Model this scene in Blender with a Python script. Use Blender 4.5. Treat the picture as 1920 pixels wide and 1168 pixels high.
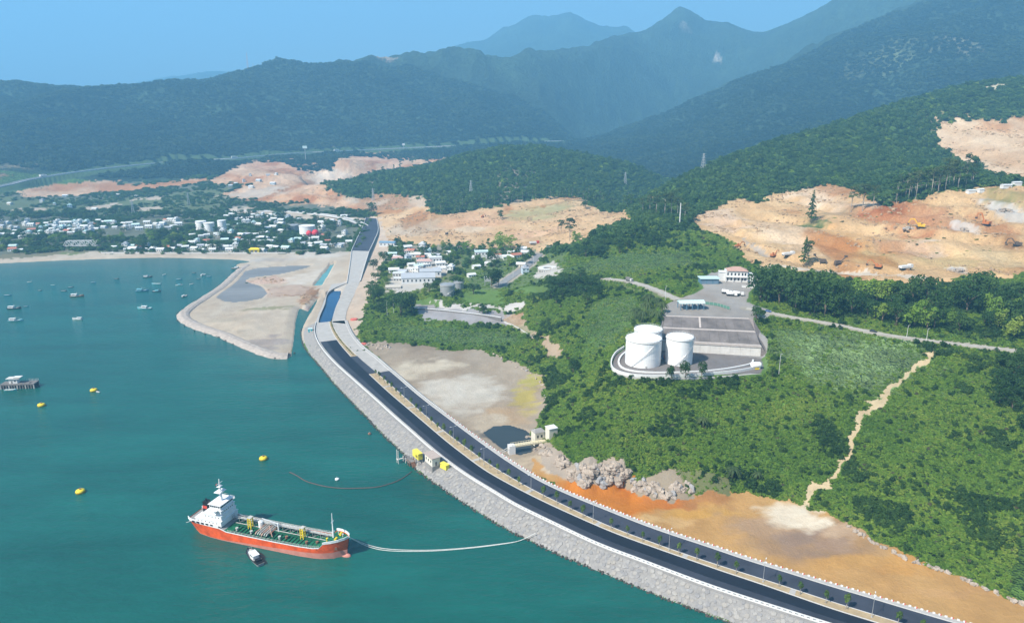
import bpy, math, random
import numpy as np
from mathutils import Vector, Matrix

# ---------------------------------------------------------------- camera, sky, sun, exposure
for o in list(bpy.data.objects): bpy.data.objects.remove(o)
SC = bpy.context.scene
COL = SC.collection
FPX, CAM_Z, VH = 1350.0, 190.0, 215.0          # focal length in px of the 1920 px frame, camera height, horizon row
PITCH = math.atan((584 - VH) / FPX)
cam = bpy.data.cameras.new('camera'); cam_o = bpy.data.objects.new('camera', cam); COL.objects.link(cam_o)
cam.sensor_width = 36.0; cam.lens = FPX / 1920 * 36.0
cam.clip_start = 1.0; cam.clip_end = 40000.0
cam_o.location = (0, 0, CAM_Z); cam_o.rotation_euler = (math.pi / 2 - PITCH, 0, 0)
SC.camera = cam_o

SUN_EL, SUN_AZ = math.radians(47), math.radians(232)     # azimuth clockwise from +Y: behind and left of the camera
world = bpy.data.worlds.new('World'); SC.world = world; world.use_nodes = True
wn = world.node_tree.nodes; wl = world.node_tree.links
sky = wn.new('ShaderNodeTexSky'); sky.sky_type = 'NISHITA'; sky.sun_disc = False
sky.sun_elevation = SUN_EL; sky.sun_rotation = SUN_AZ
sky.air_density = 1.0; sky.dust_density = 1.3; sky.ozone_density = 0.4; sky.altitude = 100
wn['Background'].inputs['Strength'].default_value = 0.062
wl.new(sky.outputs[0], wn['Background'].inputs['Color'])
sun = bpy.data.lights.new('sun', 'SUN'); sun_o = bpy.data.objects.new('sun', sun); COL.objects.link(sun_o)
sun.energy = 5.0; sun.angle = math.radians(0.53); sun.color = (1.0, 0.94, 0.84)
sdir = Vector((math.sin(SUN_AZ) * math.cos(SUN_EL), math.cos(SUN_AZ) * math.cos(SUN_EL), math.sin(SUN_EL)))
sun_o.rotation_euler = sdir.to_track_quat('Z', 'Y').to_euler()
SC.view_settings.view_transform = 'Standard'; SC.view_settings.look = 'None'
SC.view_settings.exposure = 1.0; SC.view_settings.gamma = 1.0
SC.render.engine = 'CYCLES'
SC.cycles.use_denoising = True
SC.cycles.max_bounces = 5; SC.cycles.diffuse_bounces = 2; SC.cycles.glossy_bounces = 2
SC.cycles.transmission_bounces = 2; SC.cycles.volume_bounces = 1; SC.cycles.transparent_max_bounces = 8
SC.cycles.sample_clamp_indirect = 4.0

random.seed(7)
RNG = np.random.default_rng(11)

# ---------------------------------------------------------------- photogrammetry: picture point -> place on the ground
FW = np.array([0, math.cos(PITCH), -math.sin(PITCH)]); UP = np.array([0, math.sin(PITCH), math.cos(PITCH)])
def ray(u, v):
    return FW + UP * ((584 - v) / FPX) + np.array([1.0, 0, 0]) * ((u - 960) / FPX)
def P(u, v, z=0.0):                       # at height z
    d = ray(u, v); t = (z - CAM_Z) / d[2]
    return np.array([0, 0, CAM_Z]) + d * t
def PY(u, v, Y):                          # at distance Y
    d = ray(u, v); t = Y / d[1]
    return np.array([0, 0, CAM_Z]) + d * t
def pix(p):
    q = np.array(p, float) - np.array([0, 0, CAM_Z]); c = q @ FW
    return 960 + FPX * q[0] / c, 584 - FPX * (q @ UP) / c

# ---------------------------------------------------------------- noise
def vnoise(x, y, seed=0):
    xi = np.floor(x).astype(np.int64); yi = np.floor(y).astype(np.int64)
    fx = x - xi; fy = y - yi
    fx = fx * fx * (3 - 2 * fx); fy = fy * fy * (3 - 2 * fy)
    def h(a, b):
        n = (a * 374761393 + b * 668265263 + seed * 974711) & 0x7fffffff
        n = ((n ^ (n >> 13)) * 1274126177) & 0x7fffffff
        return ((n ^ (n >> 16)) & 0xffff) / 65535.0
    return (h(xi, yi) * (1 - fx) + h(xi + 1, yi) * fx) * (1 - fy) + (h(xi, yi + 1) * (1 - fx) + h(xi + 1, yi + 1) * fx) * fy
def fbm(x, y, s, oct=4, seed=0, ridged=False):
    r = 0; a = 0.5; f = 1.0 / s
    for k in range(oct):
        n = vnoise(x * f + 17.3 * k, y * f - 9.1 * k, seed + k)
        r = r + a * (1 - np.abs(2 * n - 1) if ridged else n); a *= 0.5; f *= 2.03
    return r / (1 - 0.5 ** oct)            # 0..1
def sstep(a, b, x):
    t = np.clip((x - a) / (b - a), 0, 1); return t * t * (3 - 2 * t)

# ---------------------------------------------------------------- terrain control points
CP = []
def cz(*pts):
    for u, v, z in pts: CP.append(P(u, v, z))
def crest(pts, back=1.13, drop=0.035, step=22, front=0):
    for (u0, v0, y0), (u1, v1, y1) in zip(pts, pts[1:]):
        n = max(1, int(abs(u1 - u0) / step))
        for k in range(n):
            t = k / n
            p = PY(u0 + (u1 - u0) * t, v0 + (v1 - v0) * t, y0 + (y1 - y0) * t); CP.append(p)
            q = p.copy(); q[0] *= back; q[1] *= back; q[2] -= drop * q[1]; CP.append(q)
            if front and p[1] > 3900: CP.append(PY(u0 + (u1 - u0) * t, v0 + (v1 - v0) * t + front, (y0 + (y1 - y0) * t) * 0.93))
# foot of the near hill and the mud flats
cz((1000, 870, 3), (1070, 905, 2.5), (1120, 915, 2.5), (1170, 905, 2.5), (1200, 925, 2.5), (1250, 937, 2.5), (1300, 934, 3), (1380, 930, 3), (1450, 936, 3),
   (1510, 948, 3), (1570, 970, 3), (1640, 1015, 3), (1750, 1062, 3), (1850, 1106, 3), (1920, 1130, 3), (2000, 1160, 3), (2150, 1230, 3))
cz((1040, 842, 10), (1100, 868, 12), (1170, 868, 12), (1260, 888, 9), (1330, 900, 8))
cz((500, 600, 2), (600, 520, 3), (620, 490, 3), (750, 655, 2), (850, 700, 1.8), (950, 760, 1.8), (900, 830, 1.8), (1000, 845, 2), (1200, 965, 2), (1400, 1000, 2),
   (1600, 1080, 2), (1800, 1150, 2), (2000, 1220, 2), (1000, 900, 2.5), (400, 900, 0), (1400, 1300, 1), (0, 700, 0), (0, 1100, 0), (-400, 600, 0), (-400, 900, 0), (800, 1200, 0))
# near hill, tank terminal, roads above
cz((1150, 700, 31), (1207, 706, 33), (1300, 703, 33.5), (1450, 704, 34), (1490, 715, 33), (1480, 592, 50), (1560, 606, 49), (1650, 625, 48), (1770, 642, 47), (1880, 655, 46), (2000, 668, 45),
   (1140, 521, 42), (1200, 531, 45), (1280, 560, 50), (1330, 530, 52), (1400, 530, 52), (1230, 600, 44), (1180, 580, 42), (1170, 640, 35))
cz((1060, 560, 30), (1100, 600, 30), (1120, 650, 28), (1100, 700, 22), (1080, 780, 14), (1100, 540, 36), (1000, 560, 20))
# shore of the upper flat, industrial yard
cz((700, 560, 6), (740, 540, 9), (840, 550, 14), (800, 500, 12), (900, 500, 16), (760, 470, 10), (950, 530, 18), (1010, 510, 22), (900, 560, 14), (780, 575, 11), (900, 575, 14), (780, 600, 7), (960, 614, 8),
   (700, 600, 6), (800, 612, 5.5), (900, 622, 5), (760, 642, 3), (900, 652, 3), (990, 682, 3), (1020, 722, 3), (1026, 790, 4), (960, 600, 9), (1050, 662, 10), (1072, 705, 8))
# knoll behind the yard
cz((1050, 500, 30), (1000, 512, 24), (1100, 470, 45), (1180, 430, 60), (1250, 415, 66), (1310, 430, 62), (1370, 465, 58), (1200, 500, 48), (1320, 500, 52), (1440, 520, 54), (1100, 400, 40), (1160, 402, 45))
# quarry
cz((1450, 500, 56), (1600, 522, 57), (1750, 518, 58), (1900, 522, 60), (2050, 530, 60), (1400, 440, 66), (1550, 440, 68), (1700, 440, 72), (1850, 440, 76), (2000, 440, 78),
   (1300, 405, 68), (1430, 375, 80), (1560, 350, 95), (1640, 385, 88), (1760, 360, 105), (1900, 345, 115), (2050, 340, 118), (1700, 560, 54), (1850, 580, 54), (1560, 560, 53))
for u, v, Y in [(1770, 235, 1350), (1900, 225, 1330), (2050, 215, 1330), (1770, 300, 1150), (1900, 330, 1000), (1400, 330, 1130), (1550, 295, 1180)]: CP.append(PY(u, v, Y))
# bare valley, village plain
cz((720, 440, 10), (800, 440, 14), (900, 440, 18), (1000, 440, 24), (760, 400, 16), (900, 395, 26), (1000, 384, 34), (1100, 377, 40), (1170, 396, 45), (690, 395, 14),
   (810, 403, 23), (640, 357, 30), (700, 375, 24), (450, 330, 38), (550, 300, 55), (560, 330, 40), (650, 300, 58), (700, 330, 42), (860, 280, 72), (600, 360, 26), (550, 380, 18), (450, 360, 22),
   (300, 345, 22), (100, 355, 16), (200, 350, 18), (-200, 365, 12), (0, 470, 3), (100, 440, 4), (300, 440, 4), (450, 450, 4), (600, 460, 4), (300, 400, 6), (100, 400, 6), (500, 400, 8), (-250, 400, 6), (-250, 460, 3), (0, 380, 10), (400, 380, 14))
cz((-300, 395, 8), (-120, 378, 20), (0, 352, 30), (100, 330, 40), (250, 312, 50), (440, 300, 58), (570, 290, 62), (700, 283, 66), (830, 277, 72), (1050, 266, 85))
# wooded hill in the middle, near ridge, mountains
crest([(606, 348, 1640), (700, 330, 1700), (800, 312, 1750), (870, 291, 1800), (940, 279, 1850), (1010, 277, 1850), (1080, 288, 1800), (1150, 302, 1750), (1210, 312, 1700)])
crest([(1230, 358, 1180), (1280, 334, 1250), (1350, 305, 1330), (1430, 280, 1400), (1530, 250, 1470), (1640, 213, 1550), (1760, 177, 1620), (1850, 159, 1660), (1920, 156, 1680), (2100, 146, 1700), (2250, 140, 1700)], 1.12, 0.05)
crest([(-300, 160, 3000), (-100, 152, 3000), (0, 149, 3000), (100, 149, 3000), (150, 152, 3050), (200, 159, 3050), (250, 162, 3100), (330, 160, 3150), (400, 152, 3200), (450, 140, 3300), (515, 126, 3400), (580, 129, 3450), (640, 120, 3500),
       (700, 110, 3600), (760, 103, 3700), (820, 99, 3800), (900, 105, 3900), (960, 105, 4000), (1015, 95, 4200), (1095, 85, 4500), (1160, 66, 4900), (1205, 62, 5200), (1250, 30, 5400), (1274, 12, 5500), (1296, 22, 5500), (1325, 41, 5500), (1365, 40, 5400),
       (1395, 52, 5300), (1430, 65, 5200), (1480, 44, 5100), (1530, 20, 5000), (1570, -5, 4900), (1640, -45, 4800), (1750, -95, 4600), (1920, -140, 4300), (2150, -170, 4200)], step=14, front=17)
crest([(1090, 268, 3000), (1150, 248, 3300), (1230, 215, 3600), (1355, 165, 3850), (1480, 112, 3850), (1560, 74, 3750), (1660, 32, 3650), (1720, 2, 3550), (1920, -75, 3400), (2150, -120, 3400)], 1.12, 0.006)
crest([(700, 120, 7800), (800, 105, 8000), (830, 95, 8000), (875, 78, 8000), (910, 76, 8000), (925, 62, 8000), (943, 49, 8000), (960, 48, 8000), (985, 35, 8000), (1005, 30, 8000), (1025, 34, 8000), (1045, 29, 8000), (1070, 20, 8000), (1090, 31, 8000), (1115, 46, 8000), (1150, 51, 8000), (1173, 47, 8000), (1195, 63, 8000), (1300, 90, 8000)], 1.1, 0.03, 9, 16)
crest([(260, 168, 9300), (310, 154, 9300), (340, 149, 9300), (400, 146, 9300), (440, 139, 9300), (520, 150, 9300)], 1.08, 0.03)
CPA = np.array(CP)
def warpc(x, y): return np.stack([1.5 * x / y, np.log(y)], -1)
_c = warpc(CPA[:, 0], CPA[:, 1])
EPS = 0.006
def kern(a, b): 
    d2 = (a[:, None, 0] - b[None, :, 0]) ** 2 + (a[:, None, 1] - b[None, :, 1]) ** 2
    return -np.sqrt(d2 + EPS ** 2)
_n = len(_c)
_A = np.zeros((_n + 1, _n + 1)); _A[:_n, :_n] = kern(_c, _c) + np.eye(_n) * 0.0003 * -1; _A[:_n, _n] = 1; _A[_n, :_n] = 1
# heights are solved in units of slope-neutral metres divided by distance, so far peaks do not swamp the near ground
_W = np.linalg.solve(_A, np.append(CPA[:, 2] / CPA[:, 1], 0))
def rbf(x, y):
    out = np.empty(len(x)); c = warpc(x, y)
    for i in range(0, len(x), 2000):
        out[i:i + 2000] = kern(c[i:i + 2000], _c) @ _W[:_n] + _W[_n]
    return out * y
def sdist(poly, x, y):                     # distance to a closed outline, negative inside
    poly = np.asarray(poly)[:, :2]
    if x.min() > poly[:, 0].max() + 60 or x.max() < poly[:, 0].min() - 60 or y.min() > poly[:, 1].max() + 60 or y.max() < poly[:, 1].min() - 60: return np.full(len(x), 99.0)
    d2 = np.full(len(x), 1e18); ins = np.zeros(len(x), bool)
    n = len(poly)
    for k in range(n):
        ax, ay = poly[k]; bx, by = poly[(k + 1) % n]; ex, ey = bx - ax, by - ay
        t = np.clip(((x - ax) * ex + (y - ay) * ey) / (ex * ex + ey * ey + 1e-12), 0, 1)
        d2 = np.minimum(d2, (x - ax - t * ex) ** 2 + (y - ay - t * ey) ** 2)
        c = (ay > y) != (by > y)
        ins ^= c & (x < ex * (y - ay) / (by - ay + 1e-12) + ax)
    d = np.sqrt(d2); return np.where(ins, -d, d)
def pdist(line, x, y):                     # distance to an open line and the line's height there
    line = np.asarray(line); d2 = np.full(len(x), 1e18); zz = np.zeros(len(x))
    for a, b in zip(line[:-1], line[1:]):
        ex, ey = b[0] - a[0], b[1] - a[1]
        t = np.clip(((x - a[0]) * ex + (y - a[1]) * ey) / (ex * ex + ey * ey + 1e-12), 0, 1)
        q = (x - a[0] - t * ex) ** 2 + (y - a[1] - t * ey) ** 2
        m = q < d2; d2 = np.where(m, q, d2); zz = np.where(m, a[2] + t * (b[2] - a[2]), zz)
    return np.sqrt(d2), zz
def smooth_line(pts, step=4.0):            # Catmull-Rom through points, resampled
    pts = [np.asarray(p, float) for p in pts]; pts = [2 * pts[0] - pts[1]] + pts + [2 * pts[-1] - pts[-2]]
    out = []
    for k in range(1, len(pts) - 2):
        a, b, c, d = pts[k - 1:k + 3]; n = max(2, int(np.linalg.norm(c - b) / step))
        for i in range(n):
            t = i / n
            out.append(0.5 * (2 * b + (c - a) * t + (2 * a - 5 * b + 4 * c - d) * t * t + (3 * b - a - 3 * c + d) * t ** 3))
    out.append(pts[-2]); return np.array(out)

# ---------------------------------------------------------------- lines of the coast road (each edge where the photograph shows it)
TOE = [(600, 551, 0), (590, 575, 0), (577, 596, 0), (567, 618, 0), (566, 630, 0), (572, 652, 0), (587, 671, 0), (607, 694, 0), (622, 713, 0), (636, 729, 0), (655, 748, 0), (669, 763, 0), (683, 777, 0), (697, 791, 0), (715, 812, 0),
       (738, 832, 0), (757, 851, 0), (774, 873, 0), (792, 889, 0), (815, 905, 0), (841, 923, 0), (866, 939, 0), (896, 959, 0), (928, 979, 0), (960, 996, 0), (989, 1011, 0), (1031, 1031, 0), (1073, 1050, 0), (1108, 1064, 0), (1171, 1090, 0),
       (1224, 1112, 0), (1276, 1132, 0), (1374, 1168, 0), (1480, 1206, 0), (1640, 1262, 0)]
PAR = [(619, 540, 5), (611, 560, 5), (600, 585, 5), (592, 607, 5), (590, 622, 5), (595, 639, 5), (608, 659, 5), (628, 681, 5), (651, 702, 5), (677, 725, 5), (705, 750, 5), (740, 782, 5), (771, 809, 5), (806, 840, 5), (841, 868, 5), (888, 900, 5), (925, 922, 5),
       (960, 944, 5), (1021, 974, 5), (1118, 1020, 5), (1187, 1046, 5), (1303, 1090, 5), (1382, 1117, 5), (1460, 1142, 5), (1546, 1169, 5), (1640, 1198, 5), (1800, 1246, 5)]
MEL = [(617, 604, 5), (622, 620, 5), (636, 643, 5), (663, 674, 5), (679, 689, 5), (696, 705, 5), (732, 738, 5), (784, 782, 5), (836, 826, 5), (876, 857, 5), (914, 884, 5), (966, 913, 5), (1026, 943, 5), (1092, 973, 5), (1158, 1001, 5), (1224, 1025, 5),
       (1290, 1048, 5), (1356, 1071, 5), (1420, 1092, 5), (1486, 1115, 5), (1552, 1138, 5), (1652, 1169, 5), (1740, 1196, 5), (1880, 1237, 5)]
MER = [(622, 602, 5), (628, 618, 5), (642, 639, 5), (671, 669, 5), (688, 684, 5), (706, 699, 5), (745, 733, 5), (789, 772, 5), (836, 811, 5), (875, 840, 5), (914, 868, 5), (966, 900, 5), (1018, 928, 5), (1065, 951, 5), (1129, 981, 5), (1187, 1004, 5),
       (1250, 1027, 5), (1329, 1054, 5), (1408, 1079, 5), (1486, 1104, 5), (1552, 1126, 5), (1631, 1150, 5), (1689, 1168, 5), (1780, 1195, 5), (1920, 1235, 5)]
RIT = [(648, 606, 5), (657, 626, 5), (675, 649, 5), (704, 672, 5), (722, 688, 5), (741, 704, 5), (784, 741, 5), (836, 781, 5), (888, 820, 5), (940, 857, 5), (998, 894, 5), (1039, 915, 5), (1092, 938, 5), (1145, 959, 5), (1197, 980, 5), (1258, 1002, 5),
       (1329, 1025, 5), (1395, 1048, 5), (1473, 1072, 5), (1552, 1097, 5), (1631, 1120, 5), (1710, 1144, 5), (1789, 1167, 5), (1880, 1193, 5), (2020, 1232, 5)]
def wl3(l, step=3.0): return smooth_line([P(*q) for q in l], step)
L_TOE, L_PAR, L_MEL, L_MER, L_RIT = [wl3(l) for l in (TOE, PAR, MEL, MER, RIT)]
CORRIDOR = np.array([*[p[:2] for p in L_TOE], *[p[:2] for p in L_RIT[::-1]]])

SEA = [P(u, v)[:2] for u, v in [(-1500, 1500), (1750, 1300)]] + [p[:2] for p in L_TOE[::-1]][:-4] + [P(u, v)[:2] for u, v in
      [(577, 584), (563, 578), (559, 583), (554, 603), (550, 640), (546, 668), (536, 674), (520, 671), (495, 664), (470, 654), (445, 643), (420, 632), (395, 624), (375, 617), (355, 608), (343, 600), (339, 593), (344, 584), (356, 575), (370, 566), (390, 553), (408, 541), (422, 530),
       (436, 517), (447, 507), (450, 501), (442, 499), (446, 495), (462, 493), (470, 490), (440, 487), (380, 485), (300, 483), (200, 485.5), (100, 489), (0, 494), (-150, 499), (-400, 506), (-900, 515), (-1500, 520)]]
POOL = [P(u, v, 1)[:2] for u, v in [(405, 557), (418, 547), (434, 536), (446, 526), (459, 509), (480, 503), (503, 501), (550, 498), (590, 497), (575, 503), (555, 508), (528, 514), (495, 518), (470, 521), (460, 527), (475, 532), (492, 537), (503, 550), (490, 560), (464, 565), (440, 567), (420, 565)]]
CANAL = [P(u, v, 1)[:2] for u, v in [(586, 538), (600, 520), (612, 506), (618, 497), (628, 494), (624, 503), (614, 520), (604, 538)]]
CHANNEL = [P(u, v, 3)[:2] for u, v in [(614, 547), (639, 546), (636, 560), (630, 580), (621, 600), (617, 612), (596, 611), (598, 598), (604, 578)]]
FPAD = [P(u, v, 1)[:2] for u, v in [(905, 812), (925, 800), (955, 797), (985, 806), (1003, 820), (1012, 835), (1000, 848), (975, 853), (950, 846), (925, 830)]]

# flat pads: outline, height, blend width
WALLPAD = [P(1238, 657, 34)[:2], P(1430, 668, 34)[:2], P(1406, 595, 52)[:2], P(1246, 590, 52)[:2]]
PADS = [(WALLPAD, 35.0, 0.8), ([P(u, v, 34)[:2] for u, v in [(1147, 684), (1153, 668), (1170, 655), (1240, 652), (1330, 658), (1425, 664), (1432, 690), (1425, 700), (1330, 703), (1250, 706), (1200, 706), (1160, 698)]], 34.0, 9.0),
        ([P(u, v, 52)[:2] for u, v in [(1246, 590), (1245, 574), (1275, 560), (1300, 552), (1318, 540), (1312, 525), (1335, 512), (1385, 508), (1425, 520), (1405, 548), (1400, 568), (1440, 585), (1405, 594), (1300, 592)]], 52.0, 10.0),
        ([P(u, v, 12)[:2] for u, v in [(725, 545), (718, 520), (730, 490), (745, 468), (800, 465), (850, 470), (872, 500), (850, 522), (830, 535), (780, 545)]], 12.0, 18.0),
        ([P(u, v, 14.5)[:2] for u, v in [(806, 552), (830, 540), (868, 545), (872, 558), (840, 566), (812, 562)]], 14.5, 8.0)]
# little roads cut into the ground: line, half width
RIDGE_ROAD = smooth_line([P(*q) for q in [(1135, 522, 42), (1165, 525, 44), (1195, 531, 46), (1225, 541, 48.5), (1250, 552, 51), (1272, 562, 52)]])
HILL_ROAD = smooth_line([P(*q) for q in [(1400, 578, 52), (1440, 585, 51.5), (1480, 593, 50.5), (1560, 607, 49), (1650, 625, 48), (1740, 638, 47), (1800, 645, 46.5), (1882, 654, 46), (2000, 668, 45)]])
RING_ROAD = smooth_line([P(*q) for q in [(935, 536, 17), (955, 521, 19), (975, 508, 20.5), (990, 497, 21.5), (1003, 486, 22.5), (1012, 476, 24)]])
TERRACE = smooth_line([P(*q) for q in [(800, 574, 11.5), (850, 582, 11), (900, 585, 11.5), (950, 586, 13), (985, 578, 17)]])
HWP = smooth_line([P(u, v, z) + np.array([0, 0, 1.5]) for u, v, z in [(-160, 385, 20), (0, 352, 30), (50, 340, 35), (100, 331, 40), (170, 321, 45), (250, 312, 50), (340, 304, 55), (440, 299, 59), (500, 293, 63), (570, 288, 65), (620, 286, 66), (700, 282, 68), (830, 276, 74), (905, 273, 78), (980, 269, 82), (1055, 265, 87)]], 25)
CUT = [(HWP, 14.0), (RIDGE_ROAD, 4.0), (HILL_ROAD, 3.6), (RING_ROAD, 6.5)]

def ground_raw(x, y, z):
    am = sstep(4, 40, z) * (1.2 + 0.0014 * y) + sstep(2200, 3600, y) * sstep(20, 200, z) * 0.0055 * y * (1 - 0.7 * sstep(4200, 5000, y))
    z = z + am * (fbm(x, y, 42, 4, 3) - 0.5) * 2 * np.where(y < 1400, 1, 0.5)
    mm = sstep(1300, 2600, y) * sstep(60, 220, z) * (1 - 0.7 * sstep(3900, 4700, y)) * 1.25
    z = z + mm * 0.016 * y * (fbm(x + 60 * fbm(x, y, 300, 2, 9), y, 620, 4, 21, True) - 0.6 - 0.2 * sstep(3000, 4000, y)) * (2.3 - 1.3 * sstep(3700, 4500, y))
    z = z + mm * 0.011 * y * (1 - 0.6 * sstep(3800, 4600, y)) * (fbm(x, y * 0.7, 300, 3, 33, True) - 0.72)
    return z
def ground(x, y, z):
    z = ground_raw(x, y, z)
    # benches and gullies of the quarry
    dq = sdist(QUARRY, x, y); q = sstep(0, -25, dq)
    st = 8.0; zo = z + 7 * fbm(x, y, 60, 3, 25); zb = np.floor(zo / st) * st + st * sstep(0.70, 0.97, (zo / st) % 1.0) - (zo - z)
    z = z + q * (0.9 * (zb - z) + 5.0 * (fbm(x, y, 30, 4, 5, True) - 0.55) + 1.8 * (fbm(x, y, 7, 3, 6) - 0.5))
    for pl_, am_ in ((CENTRAL, 4.0), (UPPERQ, 6.0), (VALLEY, 9.0)):
        d_ = sdist(pl_, x, y); z = z + sstep(0, -20, d_) * am_ * (fbm(x, y, 36, 4, 15, True) - 0.55)
    for poly, h, w in PADS:
        z = z + (h - z) * (1 - sstep(0, w, sdist(poly, x, y)))
    for line, hw in CUT:
        m = (x > line[:, 0].min() - 30) & (x < line[:, 0].max() + 30) & (y > line[:, 1].min() - 30) & (y < line[:, 1].max() + 30)
        if m.any():
            d, zl = pdist(line, x[m], y[m]); z[m] += (zl - 0.25 - z[m]) * (1 - sstep(hw + 0.5, hw + 8, d))
    ds = sdist(SEA, x, y)
    z = np.where(ds < 0, -np.minimum(5, -ds * 0.4) - 0.12, z * sstep(-2, 9, ds) + 0.0 + 0.35 * (1 - sstep(0, 8, ds)))
    z = np.where(ds > 0, np.maximum(z, 0.25), z)
    dc = sdist(CORRIDOR, x, y); z = np.where(dc < 2.0, np.minimum(z, 1.6), z)
    for w_, lv in ((POOL, 1.0), (CANAL, 1.0), (FPAD, 1.2)):
        d = sdist(w_, x, y); z = np.where(d < 0, np.minimum(z, lv - 0.15 + np.maximum(d * 0.1, -0.6)), z)
    d = sdist(CHANNEL, x, y); z = np.where(d < 0.5, -0.5, z)
    return z
CENTRAL = [P(*q)[:2] for q in [(720, 452, 10), (720, 395, 16), (815, 400, 23), (900, 393, 27), (1010, 376, 36), (1100, 374, 40), (1180, 405, 46), (1100, 450, 40), (1000, 465, 24), (860, 460, 16)]]
UPPERQ = [PY(*q)[:2] for q in [(1757, 235, 1340), (1900, 225, 1330), (2080, 212, 1330), (2080, 330, 1000), (1900, 335, 1000), (1800, 300, 1140), (1757, 275, 1220)]]
VALLEY = [P(*q)[:2] for q in [(400, 340, 36), (450, 315, 48), (540, 304, 54), (640, 300, 57), (760, 288, 64), (880, 280, 72), (740, 320, 48), (620, 345, 32), (690, 385, 20), (560, 375, 20), (440, 365, 21)]]
QUARRY = [P(1290, 408, 69)[:2], P(1340, 392, 74)[:2], P(1430, 376, 80)[:2], P(1480, 362, 87)[:2], P(1560, 350, 95)[:2], P(1630, 380, 90)[:2], P(1760, 360, 105)[:2], P(1900, 345, 115)[:2], P(2050, 340, 117)[:2],
          P(2050, 530, 60)[:2], P(1900, 522, 60)[:2], P(1750, 518, 58)[:2], P(1600, 522, 57)[:2], P(1480, 505, 56)[:2], P(1400, 470, 60)[:2], P(1340, 430, 66)[:2]]

# ---------------------------------------------------------------- the terrain sheet: fine rows near, wider rows far
NT = 1041
ts = np.linspace(-0.90, 0.90, NT)
ys = [150.0]
while ys[-1] < 1000: ys.append(ys[-1] + max(0.55, ys[-1] ** 2 / (FPX * CAM_Z) * 2.0))
while ys[-1] < 11500: ys.append(ys[-1] * 1.0075)
ys = np.array(ys); NY = len(ys)
GX = (ys[:, None] * ts[None, :]); GY = np.repeat(ys[:, None], NT, 1)
# the smooth part is solved on a grid four times coarser
def _smooth(rows, yc, ct):
    tc = ts[::ct]; R = (rbf((yc[:, None] * tc).ravel(), np.repeat(yc, len(tc))) / np.repeat(yc, len(tc))).reshape(len(yc), len(tc))
    i = np.clip(np.searchsorted(yc, rows, 'right') - 1, 0, len(yc) - 2); f = ((rows - yc[i]) / (yc[i + 1] - yc[i]))[:, None]
    R = R[i] * (1 - f) + R[i + 1] * f; j = np.minimum(np.arange(NT) // ct, len(tc) - 2); f = np.arange(NT) / ct - j
    return (R[:, j] * (1 - f) + R[:, j + 1] * f) * rows[:, None]
_nr = ys < 3400
_R = np.concatenate([_smooth(ys[_nr], np.append(ys[_nr][::4], 3450.0), 4), _smooth(ys[~_nr], ys[~_nr], 2)])
def chunked(fn, *arrs, n=16384):
    m = len(arrs[0]); return np.concatenate([fn(*[a[i:i + n] for a in arrs]) for i in range(0, m, n)])
GZ = chunked(ground, GX.ravel(), GY.ravel(), _R.ravel()).reshape(NY, NT)
def gz(x, y):                               # height of the terrain sheet at x, y (arrays or numbers)
    x = np.asarray(x, float); y = np.asarray(y, float)
    j = np.clip((x / y - ts[0]) / (ts[1] - ts[0]), 0, NT - 1.001); i = np.clip(np.searchsorted(ys, y) - 1, 0, NY - 2)
    fi = np.clip((y - ys[i]) / (ys[i + 1] - ys[i]), 0, 1); j0 = j.astype(int); fj = j - j0
    return (GZ[i, j0] * (1 - fj) + GZ[i, j0 + 1] * fj) * (1 - fi) + (GZ[i + 1, j0] * (1 - fj) + GZ[i + 1, j0 + 1] * fj) * fi
def G(u, v, far=9000):                      # where the sight line through a picture point meets the ground
    d = ray(u, v); yy = np.concatenate([np.linspace(170, 1000, 700), np.geomspace(1001, far, 500)])
    t = yy / d[1]; xx = d[0] * t; zz = CAM_Z + d[2] * t
    h = np.maximum(gz(xx, yy), -0.05); k = np.argmax(zz <= h)
    if zz[k] > h[k]: k = len(yy) - 1
    if k == 0: k = 1
    a, b = zz[k - 1] - h[k - 1], zz[k] - h[k]; f = a / (a - b + 1e-9)
    y = yy[k - 1] + (yy[k] - yy[k - 1]) * f
    return np.array([d[0] * y / d[1], y, float(np.maximum(gz(d[0] * y / d[1], y), 0))])
def GP(pts, ymax=9e9):
    out = []
    for u, v in pts:
        g = G(u, v); out.append(g[:2] if g[1] <= ymax else PY(u, v, ymax)[:2])
    return np.array(out)

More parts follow.
